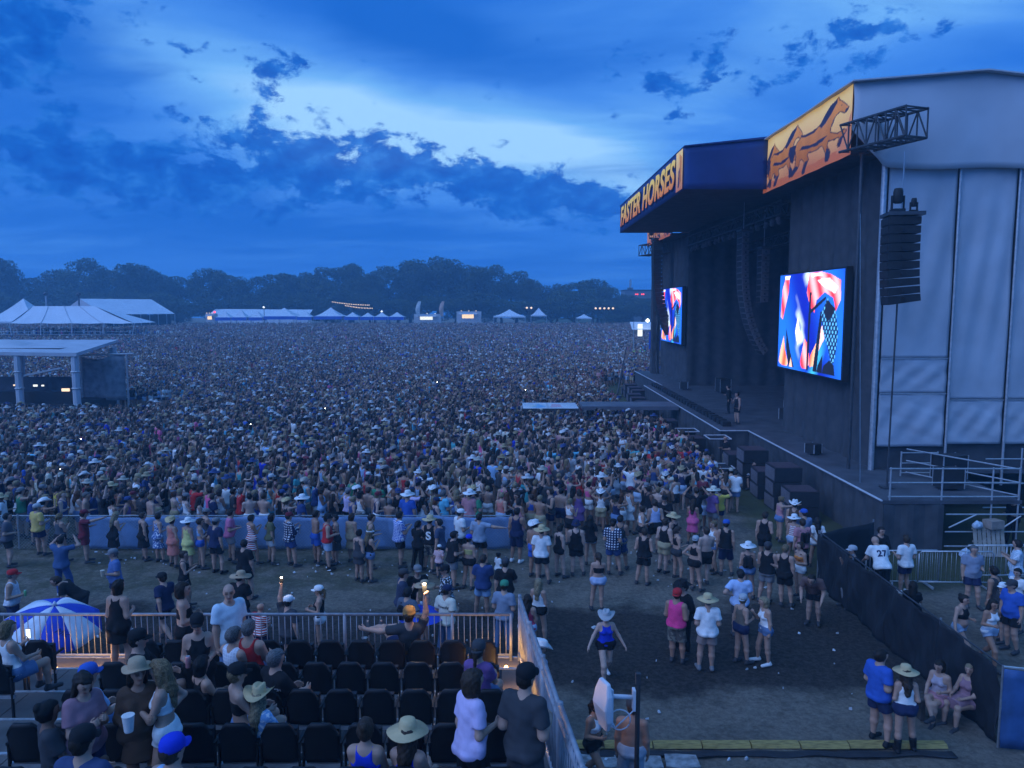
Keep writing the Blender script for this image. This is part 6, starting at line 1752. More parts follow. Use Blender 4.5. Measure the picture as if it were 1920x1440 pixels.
a5 = P('m tee situp beanie', 768, 1168, 'man in an orange knit cap lounging over front seats with a lit hand raised', place=(11.75, ROW_Z[0]), shirt='dkgrey', pants='navy', hat=(.30, .15, .045), hair='brown', face=95, arms='raise,side', lean=-.3)
P('f tee sit pony capb', 900, 1200, 'young woman in a purple shirt and backwards cap in the front row', place='s', shirt='purple', hat='dkgrey', hair='brown', face=70)
P('f tank sit bun', 688, 1344, 'woman in a bright blue tank top with pinned up hair, seen from behind', place='s', shirt='royal', hair='brown', fat=.45, face=85, skin='fair')
P('f tank sit hlong straw', 768, 1350, 'woman in a huge straw sun hat and bright blue tank top', place='s', shirt='royal', hair='brown', hat='straw', fat=.4, face=75)
P('f tee shorts curly', 885, 1258, 'woman in a lavender shirt with curly hair standing in the third row', place='s', shirt='lavender', pants='black', hair='brown', fat=.55, face=35, arms='bent,down', h=1.66)
P('m tee shorts cap', 985, 1256, 'man in a grey shirt and black cap standing at the side railing', place='s', shirt='dkgrey', pants='dkgrey', hat='black', hair='dark', fat=.45, face=60, arms='bent')
# --- just outside the stand
P('m tee jeans cowboy', 1010, 1200, 'man in a white cowboy hat and pale blue shirt outside the side railing', shirt=(.40, .50, .66), pants='navy', hat='white', hair='grey', fat=.5, face=30, head=(.3, -.25))
P('f tank mini hlong', 985, 1115, 'woman with long dark hair in a red top and pale denim shorts', shirt=(.42, .04, .09), pants='ltdenim', hair='dark', face=75)
P('f tank mini hlong', 1012, 1085, 'woman with long wavy blond hair, white top and black shorts', shirt='white', pants='black', hair='fair', face=65, arms='down,bent')
P('m tee jeans short cap', 942, 1090, 'man in a grey blue shirt and green cap leaning at the corner railing', shirt=(.22, .27, .36), pants='denim', hat='green', hair='dark', face=70, fat=.3, arms='bent')
a6 = P('m tee jeans cap', 833, 1098, 'man in a cream shirt with small print and jeans beyond the railing', shirt='cream', pants='denim', hat='navy', hair='dark', face=60, fat=.3, arms='bent')
a7 = P('m tee shorts cap', 545, 1118, 'man in a dark shirt and white cap holding up a lit phone', shirt='dkgrey', pants='black', hat='white', hair='dark', face=60, fat=.4, arms='down,raise')
P('f tank mini pony cap', 600, 1098, 'woman in a black tank top, white cap and white shorts in profile', shirt='black', pants='white', hat='white', hair='blond', face=180, arms='bent')
P('m tee shorts bald', 490, 1132, 'child in a shirt of red and white stripes beyond the railing', shirt='red', pat='stripe', pants='navy', hair='fair', h=1.42, face=70)
a8 = P('m muscle shorts cap', 18, 1070, 'man in a white plaid sleeveless shirt and red striped cap at the left edge', shirt=(.60, .62, .68), pat='plaid', pants='navy', hat='red', hair='grey', face=20, fat=.4, arms='bent,down')
P('m tee jeans short', 115, 1006, 'man in a navy shirt and jeans filming with both arms raised', shirt=(.05, .10, .22), pants=(.05, .10, .26), hair='dark', face=85, arms='photo', fat=.3, shoes='ltgrey')
a9 = P('m tee shorts cap', 216, 1028, 'man in a blue shirt and grey cap facing left with a cup', shirt=(.10, .17, .38), pants='navy', hat='grey', hair='grey', face=215, fat=.45, arms='down,bent')
P('m tee shorts short bend', 150, 1078, 'man in a black shirt bending down behind the umbrella', shirt='black', pants='dkgrey', hair='brown', face=190, arms='lean')
P('m tee shorts cap walk', 308, 1074, 'man in a dark navy shirt walking past behind the railing', shirt='navy', pants='black', hat='black', face=150, arms='swing,swingb')
P('f muscle shorts short', 345, 1032, 'person in a black sleeveless shirt seen from the side', shirt='black', pants='black', hair='brown', face=20)
P('m tee shorts short', 458, 1012, 'man in a black shirt holding a phone to his face', shirt='black', pants='black', hair='dark', face=75, arms='down,phone', fat=.4)
P('m tee jeans straw', 452, 1070, 'man in a wide brown hat and black shirt beyond the railing', shirt='black', pants='navy', hat='tan', face=75, fat=.5)
# --- along the blue sheeting
P('m tee shorts short', 12, 962, 'man in a grey shirt with a red back print and black shorts', shirt=(.10, .10, .12), pants='black', hair='black', fat=.4)
P('m tee shorts cap', 72, 945, 'heavy man in a yellow shirt and navy shorts', shirt=(.66, .46, .14), pants='navy', hat='ltgrey', hair='grey', fat=.65, arms='bent')
P('f tank mini pony', 112, 962, 'woman in a grey tank top with fair hair beside the man in yellow', shirt=(.08, .09, .11), pants='black', hair='blond', fat=.3, arms='phone')
P('m tee shorts cap', 157, 956, 'man in a maroon shirt with one arm stretched out', shirt='maroon', pants='maroon', hat='maroon', face=30, arms='point,bent')
P('f dress hlong', 210, 960, 'woman with long blond hair in a black dress leaning on the fence', shirt='black', hair='fair', face=60, lean=.15)
P('f dress short', 266, 960, 'woman in a long black tank dress by the blue sheeting', shirt='black', hair='brown', fat=.3)
P('f dress short', 296, 962, 'woman in a blue and white romper', shirt=(.05, .12, .32), pat='print', hair='dark', arms='bent')
P('f dress cowboy', 321, 966, 'woman in a pink dress and straw hat', shirt='coral', hair='brown', hat='straw', hem=-.48)
P('f dress straw', 349, 969, 'woman in a pale yellow dress and wide white hat', shirt=(.66, .60, .22), hair='dark', hat='white', fat=.3)
P('f crop mini short', 373, 972, 'girl in a pale top and bright blue shorts', shirt='ltblue', pants='blue', hair='brown', face=30, arms='phone')
P('f tank mini cap', 385, 955, 'woman in a dark tank top and cap behind the girl in blue shorts', shirt='dkgrey', pants='navy', hat='grey', face=50)
P('m tee shorts cap', 404, 972, 'man in a navy shirt, cap and black shorts with black shoes', shirt='navy', pants='black', hat='grey', hair='dark', shoes='black', fat=.3)
P('m tee shorts short', 430, 955, 'man in a pink shirt and grey shorts holding a cup', shirt=(.58, .17, .30), pants='grey', hair='dark', face=20, arms='bent', fat=.35)
P('f dress short', 471, 965, 'woman draped in red, white and blue cloth', shirt='red', pat='stripe', hair='dark', skin='tan')
P('f tee shorts bob', 506, 964, 'woman in an olive shirt and pale shorts', shirt='olive', pants='ltgrey', hair='dark')
P('m long shorts cap', 543, 961, 'man in a navy and white plaid shirt and navy shorts', shirt='navy', pat='plaid', pants='dkblue', hat='maroon', fat=.4, arms='phone')
P('m bare shorts short', 590, 958, 'shirtless man in blue shorts by the blue sheeting', pants='blue', hair='dark', skin='tan', face=30)
P('m muscle shorts fedora', 612, 962, 'man in a red tank top and pale denim shorts', shirt='red', pants='ltdenim', hat='black', hair='dark', face=25, arms='bent', fat=.3, shoes='black')
P('f dress short', 630, 964, 'woman in a short dark dress beside the man in red', shirt='dkgrey', hair='dark', face=200, fat=.3, arms='bent')
P('f dress bob', 661, 962, 'woman in a beige romper with wavy hair', shirt='tan', hair='brown')
P('m tank shorts short', 692, 964, 'man in an olive tank top holding a blue cup behind two women', shirt='olive', pants='dkgrey', hair='dark', face=20, arms='bent')
P('f tank skirt bun', 671, 992, 'woman with dark hair in a charcoal top and skirt', shirt='dkgrey', pants='dkgrey', hair='dark', fat=.35)
P('f tank mini hlong visor', 690, 992, 'woman in a black tank top and short denim shorts with a pale visor', shirt='black', pants='denim', hair='blond', hat='white', face=45)
P('m tee shorts short', 748, 958, 'large man in a blue checked shirt and black shorts', shirt='blue', pat='check', pants='black', hair='dark', fat=.8, h=1.84)
P('f tee jeans pony', 781, 976, 'woman dressed all in black beside the large man in blue', shirt='black', pants='black', hair='black')
a10 = P('m muscle knee straw', 803, 964, 'man in a straw hat and black tank top with a white emblem', shirt='black', pants='dkgrey', ppat='camo', hat='straw', hair='brown', arms='bent', h=1.8, face=75)
P('m tee shorts short', 826, 972, 'man in a slate shirt facing his friends by the fence', shirt=(.06, .08, .14), pants='navy', hair='dark', face=160)
P('m tee shorts cap', 825, 1022, 'small child in a red checked shirt and white hat', shirt='coral', pat='check', pants='navy', hat='white', h=1.05)
P('m tee shorts short', 847, 995, 'man in a black shirt and grey shorts turning round', shirt='black', pants='grey', hair='black', face=30, fat=.3, arms='bent')
P('m tee shorts cap', 864, 955, 'man in a plain white shirt and white cap at the fence', shirt='white', pants='black', hat='white', hair='dark', fat=.35)
P('m tee shorts short', 900, 962, 'man in a pale grey shirt reaching an arm along the fence', shirt=(.30, .36, .46), pants='black', hair='dark', fat=.5, arms='side,down')
P('f bandeau mini cap', 877, 1003, 'woman in a yellow top and black shorts carrying a baby', shirt=(.55, .48, .18), pants='black', hat='royal', hair='dark', arms='bent,bent', face=70)
P('f tee shorts bald', 893, 1012, 'baby in pale clothes held on a shoulder', shirt='cream', pants='cream', h=.72, place=(24.0, .86), hair='fair', face=230)
P('m tee shorts short', 903, 1040, 'man in a navy shirt and pale blue shorts', shirt='dkblue', pants='ltblue', hair='brown', face=80)
P('f tee shorts bun', 934, 1036, 'dark-haired toddler in a white top', shirt='white', pants='ltblue', hair='black', skin='brown', h=1.0)
P('m tee shorts cap', 946, 1048, 'man in a black shirt with a green stripe down the back', shirt='black', pants='black', hat='dkgrey', hair='dark', fat=.4, h=1.74)
P('m tee shorts cap', 752, 1068, 'man in a dark shirt and cap drinking beyond the railing', shirt=(.04, .05, .09), pants='black', hat='dkgrey', face=15, arms='drink,down')
P('m tee shorts cap', 786, 1060, 'man in a black shirt and grey cap facing the stand', shirt='black', pants='black', hat='grey', face=290)
P('f tank mini hlong straw', 793, 1086, 'woman in a pink tank top with a wide tan hat', shirt=(.56, .36, .44), pants='navy', hair='blond', hat='tan', face=50, arms='bent')
P('m tee shorts cap', 838, 1060, 'man in a black and white floral shirt talking', shirt='black', pat='print', pants='navy', hat='black', face=200, fat=.4)
P('m tee shorts short pack', 762, 1100, 'man wearing a dark backpack in front of the lit hand', shirt=(.10, .12, .16), pants='navy', hair='black', face=60, pack='black')
P('m tank knee short', 968, 952, 'man in a navy tank top, navy shorts and white shoes', shirt='navy', pants='navy', shoes='white', hair='dark', h=1.82, skin='tan')
P('m tee shorts straw', 1017, 984, 'man in a white shirt, straw hat and black shorts', shirt='white', pants='black', hat='straw', face=80, fat=.3)
P('m bare shorts cowboy', 1003, 974, 'shirtless man in a white cowboy hat behind the white shirt', pants='blue', hat='white', skin='tan')
# --- open ground, right of centre
P('f tank mini short', 1049, 985, 'woman in a black swimsuit top with one hip out', shirt='black', pants='black', hair='dark', skin='pale')
P('m tank shorts bucket', 1083, 976, 'man in a black tank top and black shorts holding a small light', shirt='black', pants='black', hat='navy', skin='pale', arms='down,phone')
P('f tee mini hlong', 1108, 966, 'woman in a loose black top and pale denim shorts', shirt='black', pants='ltdenim', hair='black')
P('f bandeau mini pony', 1121, 1036, 'woman in a strapless black top and pale blue shorts, alone on the path', shirt='black', pants=(.40, .48, .66), hair='brown', arms='phone,down', face=85)
P('m tee shorts cap', 1151, 974, 'man in a navy plaid shirt and blue shorts', shirt='navy', pat='plaid', pants='dkblue', hat='black', fat=.3)
P('m tank knee short', 1166, 966, 'man in a charcoal tank top and patterned shorts', shirt='dkgrey', pants='dkblue', ppat='camo', hair='dark', skin='tan')
P('m muscle shorts short', 1205, 990, 'man in a long black tank top and black shorts', shirt='black', pants='black', hair='brown', fat=.2, arms='bent')
P('m tank shorts short', 1243, 972, 'man in a black tank top and khaki shorts with black socks', shirt='black', pants='khaki', shoes='black', hair='brown', arms='bent', skin='pale')
P('f crop mini pony', 1271, 988, 'woman in a black crop top and grey shorts', shirt='black', pants='dkgrey', hair='brown', face=20, arms='bent')
P('f crop mini capb', 1306, 1006, 'woman in a black crop top and patterned bandana', shirt='black', pants='black', hat='ltgrey', hair='brown')
P('m bare shorts short', 1321, 988, 'man in black shorts beside the woman with the bandana', pants='black', hair='brown', shirt='black', arms='drink,down', skin='pale')
P('f tank mini bun', 1341, 977, 'woman in a white tank top and denim shorts pointing', shirt='white', pants='denim', hair='blond', face=200, arms='bent')
P('m muscle knee cap', 1363, 975, 'man in a black sleeveless shirt and blue and white cap', shirt='black', pants='navy', hat='blue', hair='brown')
P('f tank mini straw pack', 1405, 1014, 'woman in a white sun hat with a backpack', shirt='dkgrey', pants='denim', hat='white', hair='brown', face=75)
P('m muscle shorts cap', 1436, 1016, 'man in a dark tank top and dark cap beside the backpack woman', shirt='black', pants='grey', hat='dkgrey', face=60, fat=.3)
P('m tank shorts short', 1475, 1022, 'broad man in a black tank top with short fair hair', shirt='black', pants='black', hair='blond', fat=.3)
P('f bandeau mini short pack', 1502, 1016, 'person in an orange top with bags near the black fence', shirt='orange', pants='white', hair='brown', face=200, pack='black', arms='bent')
P('m tank shorts short', 1226, 937, 'man in a pale blue tank top with short hair', shirt=(.38, .45, .66), pants='black', hair='brown', arms='bent', h=1.84)
P('m tee shorts cap', 1244, 928, 'man in a black printed shirt and cap facing the path', shirt='black', pants='dkgrey', hat='black', face=250, arms='phone')
P('f crop mini bun', 1203, 948, 'woman in a white crop top and black skirt', shirt='white', pants='black', hair='brown', face=10, arms='bent')
P('f tank skirt straw', 1265, 960, 'woman in a straw hat and black tank top turning back', shirt='black', pants='denim', hat='straw', face=120)
P('f tank mini straw', 1487, 962, 'woman in a white wide hat and striped top by the grass', shirt='rose', pat='stripe', pants='ltdenim', hat='white')
P('m tee shorts short pack', 1507, 972, 'person in a pink shirt carrying a dark backpack', shirt='rose', pants='dkgrey', hair='brown', pack='black')
P('f tee mini hlong', 1531, 970, 'long-haired woman in a white top by the end of the fence', shirt='white', pants='ltblue', hair='dark', face=80)
P('f tank mini bun', 1461, 930, 'girl in a pink and blue tie-dye top pointing along the grass', shirt='rose', pants='denim', hair='blond', arms='point,down', face=10)
P('m tank shorts short', 1437, 960, 'man in a black tank top looking down by the grass edge', shirt='black', pants='black', hair='brown')
P('m muscle shorts cowboy', 1487, 936, 'man in a white cowboy hat behind the striped top', shirt='brown', pants='denim', hat='white')
P('m tee shorts cap', 1507, 955, 'man in a grey blue shirt and cap with a white front', shirt=(.20, .26, .40), pants='navy', hat='blue')
# group on the dark ground
P('m muscle knee capb', 1270, 1106, 'man in a bright pink sleeveless shirt, red cap and patterned shorts', shirt='hotpink', pants=(.10, .09, .08), ppat='camo', hat='red', hair='dark', fat=.5, face=55, arms='bent', skin='tan')
P('m long jeans cowboy', 1284, 1085, 'man in black with a black hat, half hidden by the pink shirt', shirt='black', pants='black', hat='black', face=200, arms='bent')
P('m tee shorts straw', 1327, 1113, 'man in a white shirt, straw hat and tan shorts, seen from behind', shirt='white', pants=(.30, .22, .19), hat='straw', hair='grey', fat=.45, face=85, shoes='grey', arms='bent')
P('m polo shorts short', 1390, 1068, 'man in a pale blue collared shirt behind the two women', shirt=(.45, .56, .78), pants='dkgrey', hair='dark', fat=.3)
P('f tank mini capb', 1391, 1116, 'woman in an olive tank top and cap with a cup', shirt=(.16, .13, .10), pants='navy', hat='ltgrey', hair='blond', face=30, arms='bent')
P('f tank mini bob', 1437, 1117, 'woman with short fair hair, white top, denim shorts and white shoes', shirt='white', pants='denim', hair='fair', face=190, arms='drink,down', shoes='white')
P('f tank mini cowboy walk', 1136, 1138, 'woman in a blue tank top and cowboy hat walking towards the stand', shirt='royal', pants='black', hat='ltgrey', hair='brown', face=275, arms='out', skin='pale', fat=.25, shoes='white')
P('f crop mini pony walk', 1113, 1308, 'woman in a white crop top and black shorts with a waist bag, walking', shirt='white', pants='black', hair='dark', face=320, arms='bent,down', skin='tan')
P('m bare knee cap', 1180, 1312, 'shirtless man in pale grey shorts behind the antenna pole', pants=(.36, .40, .46), hat='dkgrey', skin='tan', face=75, fat=.4, h=1.8)
P('m tee shorts short', 1655, 1219, 'large man in a blue shirt and navy shorts beside the straw hat woman', shirt='blue', pants='navy', hair='dark', hat='black', fat=.75, face=20, arms='bent', h=1.84, shoes='black')
P('f tank mini hlong straw boots', 1703, 1248, 'woman in a straw hat, white tank top, dark shorts and boots', shirt='white', pants='navy', hat='straw', hair='brown', face=80, arms='bent,bent', shoes='black', fat=.2)
P('f tank sitx bob', 1764, 1258, 'woman in a pale tank top sitting with crossed legs by the black fence', shirt=(.46, .38, .42), pants='rose', hair='dark', face=215, place=(14.95, -.05), arms='lap,bent', h=1.66)
P('f dress sit pony', 1815, 1281, 'woman in a mauve dress with fair hair sitting on the bench', shirt='mauve', hair='fair', face=205, place=(14.75, -.05), arms='lap', h=1.66)
P('m tee jeans cap', 1597, 1062, 'guard in dark clothes and a pale cap against the black fence', shirt='black', pants='grey', hat='ltgrey', face=190, place=(20.6, 0))
P('m tee shorts short bend', 1528, 1065, 'man in a brown patterned shirt stooping by the black fence', shirt=(.14, .08, .07), pants='black', hair='dark', face=240, arms='lean', fat=.4)
# backstage side
P('m long jeans short', 1650, 986, 'man in a black uniform facing the camera by the barriers', shirt='black', pants='black', hair='dark', face=275, arms='cross', fat=.3)
a11 = P('m tee jeans bald bend', 1656, 1014, 'man in a white jersey with a dark number bending forward', shirt='white', pants='black', hair='dark', face=92, arms='lean', fat=.4, lean=.55, h=1.9)
P('m tee shorts short', 1700, 1003, 'man in a plain white shirt and navy shorts by the barriers', shirt='white', pants='navy', hair='brown', face=100, arms='bent', shoes='white')
P('m tee shorts short', 1826, 1022, 'man in a grey shirt and navy shorts walking past the barriers', shirt=(.25, .28, .36), pants='navy', hair='grey', face=260, fat=.4)
P('f crop mini bun walk', 1802, 1112, 'woman in a black top and white shorts beyond the black fence', shirt='black', pants='ltdenim', hair='dark', face=300, arms='out,bent', fat=.35)
P('f tank mini hlong walk', 1858, 1120, 'woman in a white top and pale shorts holding a red cup', shirt='white', pants='ltdenim', hair='dark', face=285, arms='bent,down', skin='tan')
P('m tee shorts cap', 1903, 1088, 'man in a bright blue shirt near the right edge', shirt='blue', pants='black', hat='dkgrey', face=200, fat=.5)
P('m muscle shorts short', 1868, 1062, 'man in a dark sleeveless shirt walking away beyond the barriers', shirt='dkgrey', pants='black', hair='dark', skin='tan', face=120)
P('m tee shorts short', 1906, 1012, 'man in a pale checked shirt leaning over the barrier', shirt=(.40, .52, .60), pat='check', pants='ltblue', hair='dark', face=150, fat=.4)
P('m tee shorts cap', 1882, 1094, 'person in a white cap low beside the bright blue shirt', shirt='dkgrey', pants='black', hat='white', face=180, h=1.5)
P('f tee mini short', 1910, 1066, 'person in a white shirt behind the bright blue shirt', shirt='white', pants='navy', hair='dark', face=200)
P('m long jeans bucket', 1719, 962, 'stagehand in a dark hood standing by the scaffold', shirt='black', pants='black', hat='black', face=210, place=(26.0, 0), arms='cross')
P('m long jeans short', 1900, 930, 'crew member with a pale cap in front of the stage scaffold', shirt='black', pants='black', hair='dark', face=200, arms='bent')
P('m muscle shorts short', 1383, 746, 'performer in black on the stage corner', shirt='black', pants='black', hair='dark', place=(42.5, DZ), face=200, skin='fair')
P('m long jeans short', 1367, 724, 'crew member in black deeper on the stage', shirt='black', pants='black', hair='dark', place=(46.5, DZ), face=160)
P('m tee jeans bald', 1362, 822, 'guard in a dark shirt and pale trousers below the stage corner', shirt='black', pants='khaki', face=200, place=(38.6, 0), arms='bent')
P('m tee shorts short', 1402, 842, 'guard in black with pale shorts beside the bass cabinets', shirt='black', pants='ltgrey', hair='dark', face=210, place=(34.6, 0))
P('f tee sit hlong', 1712, 1118, 'person with dark hair sitting low behind the black fence', shirt='black', hair='dark', pants='black', place=(19.5, -.05), face=60)
# --- lettering and emblems on shirts
back_print(a3[0], a3[1], 'shirt', '10', .22, .25, 'ltgrey', .008)
back_print(a4[0], a4[1], 'shirt', 'ERIC CHURCH', .055, .36, 'ltgrey', .001)
back_print(a11[0], a11[1], 'shirt', '27', .22, .30, 'navy', .008)
back_print(a6[0], a6[1], 'shirt', 'Howdy', .09, .34, 'dkgrey', .002)
back_print(a10[0], a10[1], 'shirt', 'S', .34, .24, 'white', .012)
# --- things in hands
M_phone = mat('phone_black', (.02, .02, .022), .25, spec=.6)
def phone(p, label, lit=None, rz=0.0, power=0.0):
    o = thing('mobile_phone', label, 'phone', p, rz)
    MB().box((-.036, -.005, 0), (.036, .005, .15)).build('case', M_phone, o)
    MB().box((-.033, -.0075, .006), (.033, -.0055, .144)).build('display', mat('phone_glow', (.8, .85, 1), emit=(.75, .85, 1), estr=1.2) if lit != 'torch' else M_phone, o)
    if lit == 'torch':
        MB().lathe([(.018, 0), (.02, .012), (.008, .02)], 8).build('torch_lamp', mat('torch_white', (1, 1, .9), emit=(1, .95, .75), estr=30), o, True, (0, -.012, .13))
        if power:
            ld = bpy.data.lights.new('torch_glow', 'POINT'); ld.energy = power; ld.color = (1, .72, .38); ld.shadow_soft_size = .03
            lo = bpy.data.objects.new('glow', ld); COL.objects.link(lo); lo.parent = o; lo.location = (0, -.07, .14)
phone(hand_at(*a1, 1), 'phone held up by the blond woman at the left edge', 'screen')
phone(hand_at(*a5, 0), 'glowing phone torch held by the man in the orange cap', 'torch', .3, 9.0)
phone(hand_at(*a7, 1), 'small lit phone held up by the man in the white cap', 'torch', .3, 1.5)
def cup(p, label, col=(.75, .74, .72), s_=1.0, lid=False):
    o = thing('drink_can' if lid else 'plastic_cup', label, 'can' if lid else 'cup', (p.x, p.y, p.z - .05))
    if lid:
        MB().lathe([(.027, 0), (.032, .008), (.032, .135), (.026, .15)], 12).build('can_body', mat('can_%d' % int(col[0]*100), col, .35, .3), o, True); MB().lathe([(.024, .151), (.024, .154)], 12).build('can_top', M_alu, o)
    else:
        MB().lathe([(.032*s_, 0), (.034*s_, .01), (.045*s_, .125*s_), (.046*s_, .13*s_)], 14).build('cup_wall', mat('cup_%d' % int(col[0]*100), col, .5), o, True); MB().lathe([(.047*s_, .128*s_), (.049*s_, .132*s_), (.047*s_, .136*s_)], 14).build('rim', mat('cup_%d' % int(col[0]*100), col, .5), o)
cup(hand_at(*a2, 0), 'pink drink can held by the woman in the black cap', (.62, .26, .26), 1, True)
cup(hand_at(*a8, 0), 'green drink can held by the man at the left edge', (.25, .62, .28), 1, True)
cup(hand_at(*a9, 1), 'plastic cup in the hand of the man in the grey cap', (.60, .50, .36), 1.2)
_wb = [o for o in bpy.data.objects if o.get('label', '').startswith('woman in a brown blouse')][0]
_k = [i for i in FIG.values() if i[0]['body'] == _wb.data][0][1]
cup(hand_at(_wb, _k, 0), 'white cup held by the woman in the brown blouse', (.72, .71, .69), 1.3)
# ================================================================== the dense crowd: the nearest as individuals
TOPS = [('tee', 5), ('tank', 4), ('muscle', 2), ('bare', 1), ('crop', 1)]
pool = []
rp = random.Random(21)
for k in range(22):
    sex = 'f' if k % 2 else 'm'
    top = rp.choice(['tee', 'tee', 'muscle', 'bare', 'tank'] if sex == 'm' else ['tank', 'tee', 'crop', 'tank', 'dress'])
    hair = rp.choice(['short', 'short', 'short']) if sex == 'm' else rp.choice(['hlong', 'pony', 'bob', 'hlong', 'bun'])
    hat = ['', 'cowboy', '', 'cap', '', '', 'capb', '', '', '', 'straw', '', 'cap', '', '', ''][k % 16]
    if hat == 'bun': hat = ''
    arms = rp.choice(['down', 'bent', 'phone,down', 'bent,down', 'phone', 'raise,down', 'cross', 'photo'])
    pool.append(('%s %s shorts %s %s' % (sex, top, hair, hat), arms, rp.choice([.05, .2, .3, .5]), k + 300))
TOPCOL = ['black']*7 + ['navy']*4 + ['white']*6 + ['dkgrey']*3 + ['grey']*2 + ['ltgrey']*2 + ['blue']*2 + ['ltblue']*2 + ['red', 'red', 'maroon', 'pink', 'rose', 'olive', 'green', 'teal', 'aqua', 'tan', 'cream', 'yellow', 'dkblue', 'dkblue', 'coral', 'purple', 'lavender', 'brown']
WORD = dict(dkgrey='charcoal', ltgrey='light grey', ltblue='light blue', dkblue='dark blue', hotpink='pink', rose='dusty pink', coral='coral')
HATW = dict(cowboy='cowboy hat', straw='sun hat', cap='cap', capb='backwards cap')
TOPW = dict(tee='shirt', tank='tank top', muscle='sleeveless shirt', crop='crop top', dress='dress', bare='shirtless')
def crowd_limit(y):      # right edge of the crowd
    if y < 30: return 8.2
    if y < 48: return 9.1
    if y < 78: return 8.0
    return 7.5 if y < 79.5 else max(8.0, .205*y)
pts = []
rc = np.random.default_rng(5)
def free(x, y, r_): return all((x - a)**2 + (y - b_)**2 > r_*r_ for a, b_ in PEOPLE)
def blocked(x, y):
    if 49.2 < y < 53.2 and x > .2: return True                      # runway and its platform
    if 52.5 < y < 62.5 and -43 < x < -25.5: return True              # control booth
    if 59.3 < y < 60.7 and -34 < x < -29: return True
    if 149 < y < 166 and x < -72: return True
    if 114 < y < 118 and 17.0 < x < 23: return True
    if y < 30 and x > 8.2: return True
    return False
y = 26.4; allp = []
while y < 214:
    sp_y = .62 if y < 60 else (.74 if y < 110 else .95)
    sp_x = .60 if y < 60 else (.72 if y < 110 else .95)
    x = -.70*y - 1.5
    lim = crowd_limit(y)
    while x < lim:
        xx = x + rc.uniform(-.24, .24); yy = y + rc.uniform(-.26, .26)
        # thinner towards the open path on the right in front
        d = 1.0
        if xx > -1.2 and yy < 36:
            d = min(max((yy - 22.5 - max(xx, 0)*.2)/9.5, .26), 1)*.95
        if yy < 27.5 and xx <= -1.2: d = .75
        if yy > 195: d = .8
        if rc.random() < d*.97 and not blocked(xx, yy) and (yy > 40 or free(xx, yy, .5)):
            allp.append((xx, yy))
        x += sp_x
    y += sp_y
# the open ground towards the stage keeps a loose scatter
vis = sorted([p for p in allp if abs(p[0])/p[1] < .69], key=lambda p: p[1])
NI = max(0, 300 - len(PEOPLE))
ind = set(vis[:NI])
seen_lab = {}
for (x, y) in vis[:NI]:
    s, arms, fat, sd = pool[rp.randrange(len(pool))]
    sp = spec(s, arms, fat, seed=sd)
    tcol = rp.choice(TOPCOL); pcol = rp.choice(['denim', 'ltdenim', 'navy', 'black', 'khaki', 'grey', 'white', 'black'])
    hatc = rp.choice(['straw', 'white', 'white', 'cream', 'black']) if sp['hat'] in ('cowboy', 'straw') else rp.choice(['black', 'navy', 'white', 'maroon', 'grey', 'dkblue'])
    hairc = rp.choice(['dark', 'brown', 'brown', 'blond', 'fair', 'black', 'grey' if sp['sex'] == 'm' else 'ginger'])
    skin = rp.choice(['fair', 'fair', 'tan', 'pale', 'tan', 'brown'])
    face = to_stage(x, y) + rp.gauss(0, 22)
    if rp.random() < .08: face += 150
    who = 'woman' if sp['sex'] == 'f' else 'man'
    w_ = WORD.get(tcol, tcol)
    lab = ('%s %s' % ('shirtless ' + who, '')) if sp['top'] == 'bare' else '%s in a %s %s' % (who, w_, TOPW[sp['top']])
    lab = lab.strip() + (' and %s %s' % (WORD.get(hatc, hatc), HATW[sp['hat']]) if sp['hat'] else ' with %s hair' % hairc)
    lab += (' by the chain-link fence' if y < 28.5 and x < 0 else (' on the open path' if x > -.5 and y < 33 else (' left in the crowd' if x < -8 else ' behind the sheeting')))
    person(sp, (x, y, 0), face, rp.gauss(1.77, .06) if sp['sex'] == 'm' else rp.gauss(1.66, .05), lab, h=.026, skin=skin, hair=hairc, shirt=tcol, pants=pcol, hat=hatc, group='people at the front of the dense crowd')
# ---- everyone else: one mass
def ramp_mat(name, cols, mul, rough=.85):
    m, nt, b = nodes_of(name)
    oi = nt.nodes.new('ShaderNodeObjectInfo')
    a = nt.nodes.new('ShaderNodeMath'); a.operation = 'MULTIPLY'; a.inputs[1].default_value = mul; nt.links.new(oi.outputs['Random'], a.inputs[0])
    f = nt.nodes.new('ShaderNodeMath'); f.operation = 'FRACT'; nt.links.new(a.outputs[0], f.inputs[0])
    wn = nt.nodes.new('ShaderNodeTexWhiteNoise'); wn.noise_dimensions = '1D'; nt.links.new(a.outputs[0], wn.inputs['W'])
    r_ = nt.nodes.new('ShaderNodeValToRGB'); r_.color_ramp.interpolation = 'CONSTANT'
    e = r_.color_ramp.elements
    while len(e) < len(cols): e.new(.5)
    for i, (q, c) in enumerate(zip(e, cols)): q.position = i/len(cols); q.color = (*c, 1)
    nt.links.new(wn.outputs['Value'], r_.inputs[0]); nt.links.new(r_.outputs[0], b.inputs['Base Color'])
    b.inputs['Roughness'].default_value = rough
    return m
tops = [C[c] for c in ['black', 'navy', 'white', 'dkgrey', 'black', 'grey', 'blue', 'white', 'red', 'black', 'ltblue', 'navy', 'olive', 'ltgrey', 'pink', 'black', 'teal', 'tan', 'white', 'dkblue', 'maroon', 'black', 'cream', 'dkgrey', 'ltgrey', 'black', 'rose', 'grey', 'aqua', 'royal', 'white', 'ltblue', 'navy']][:32]
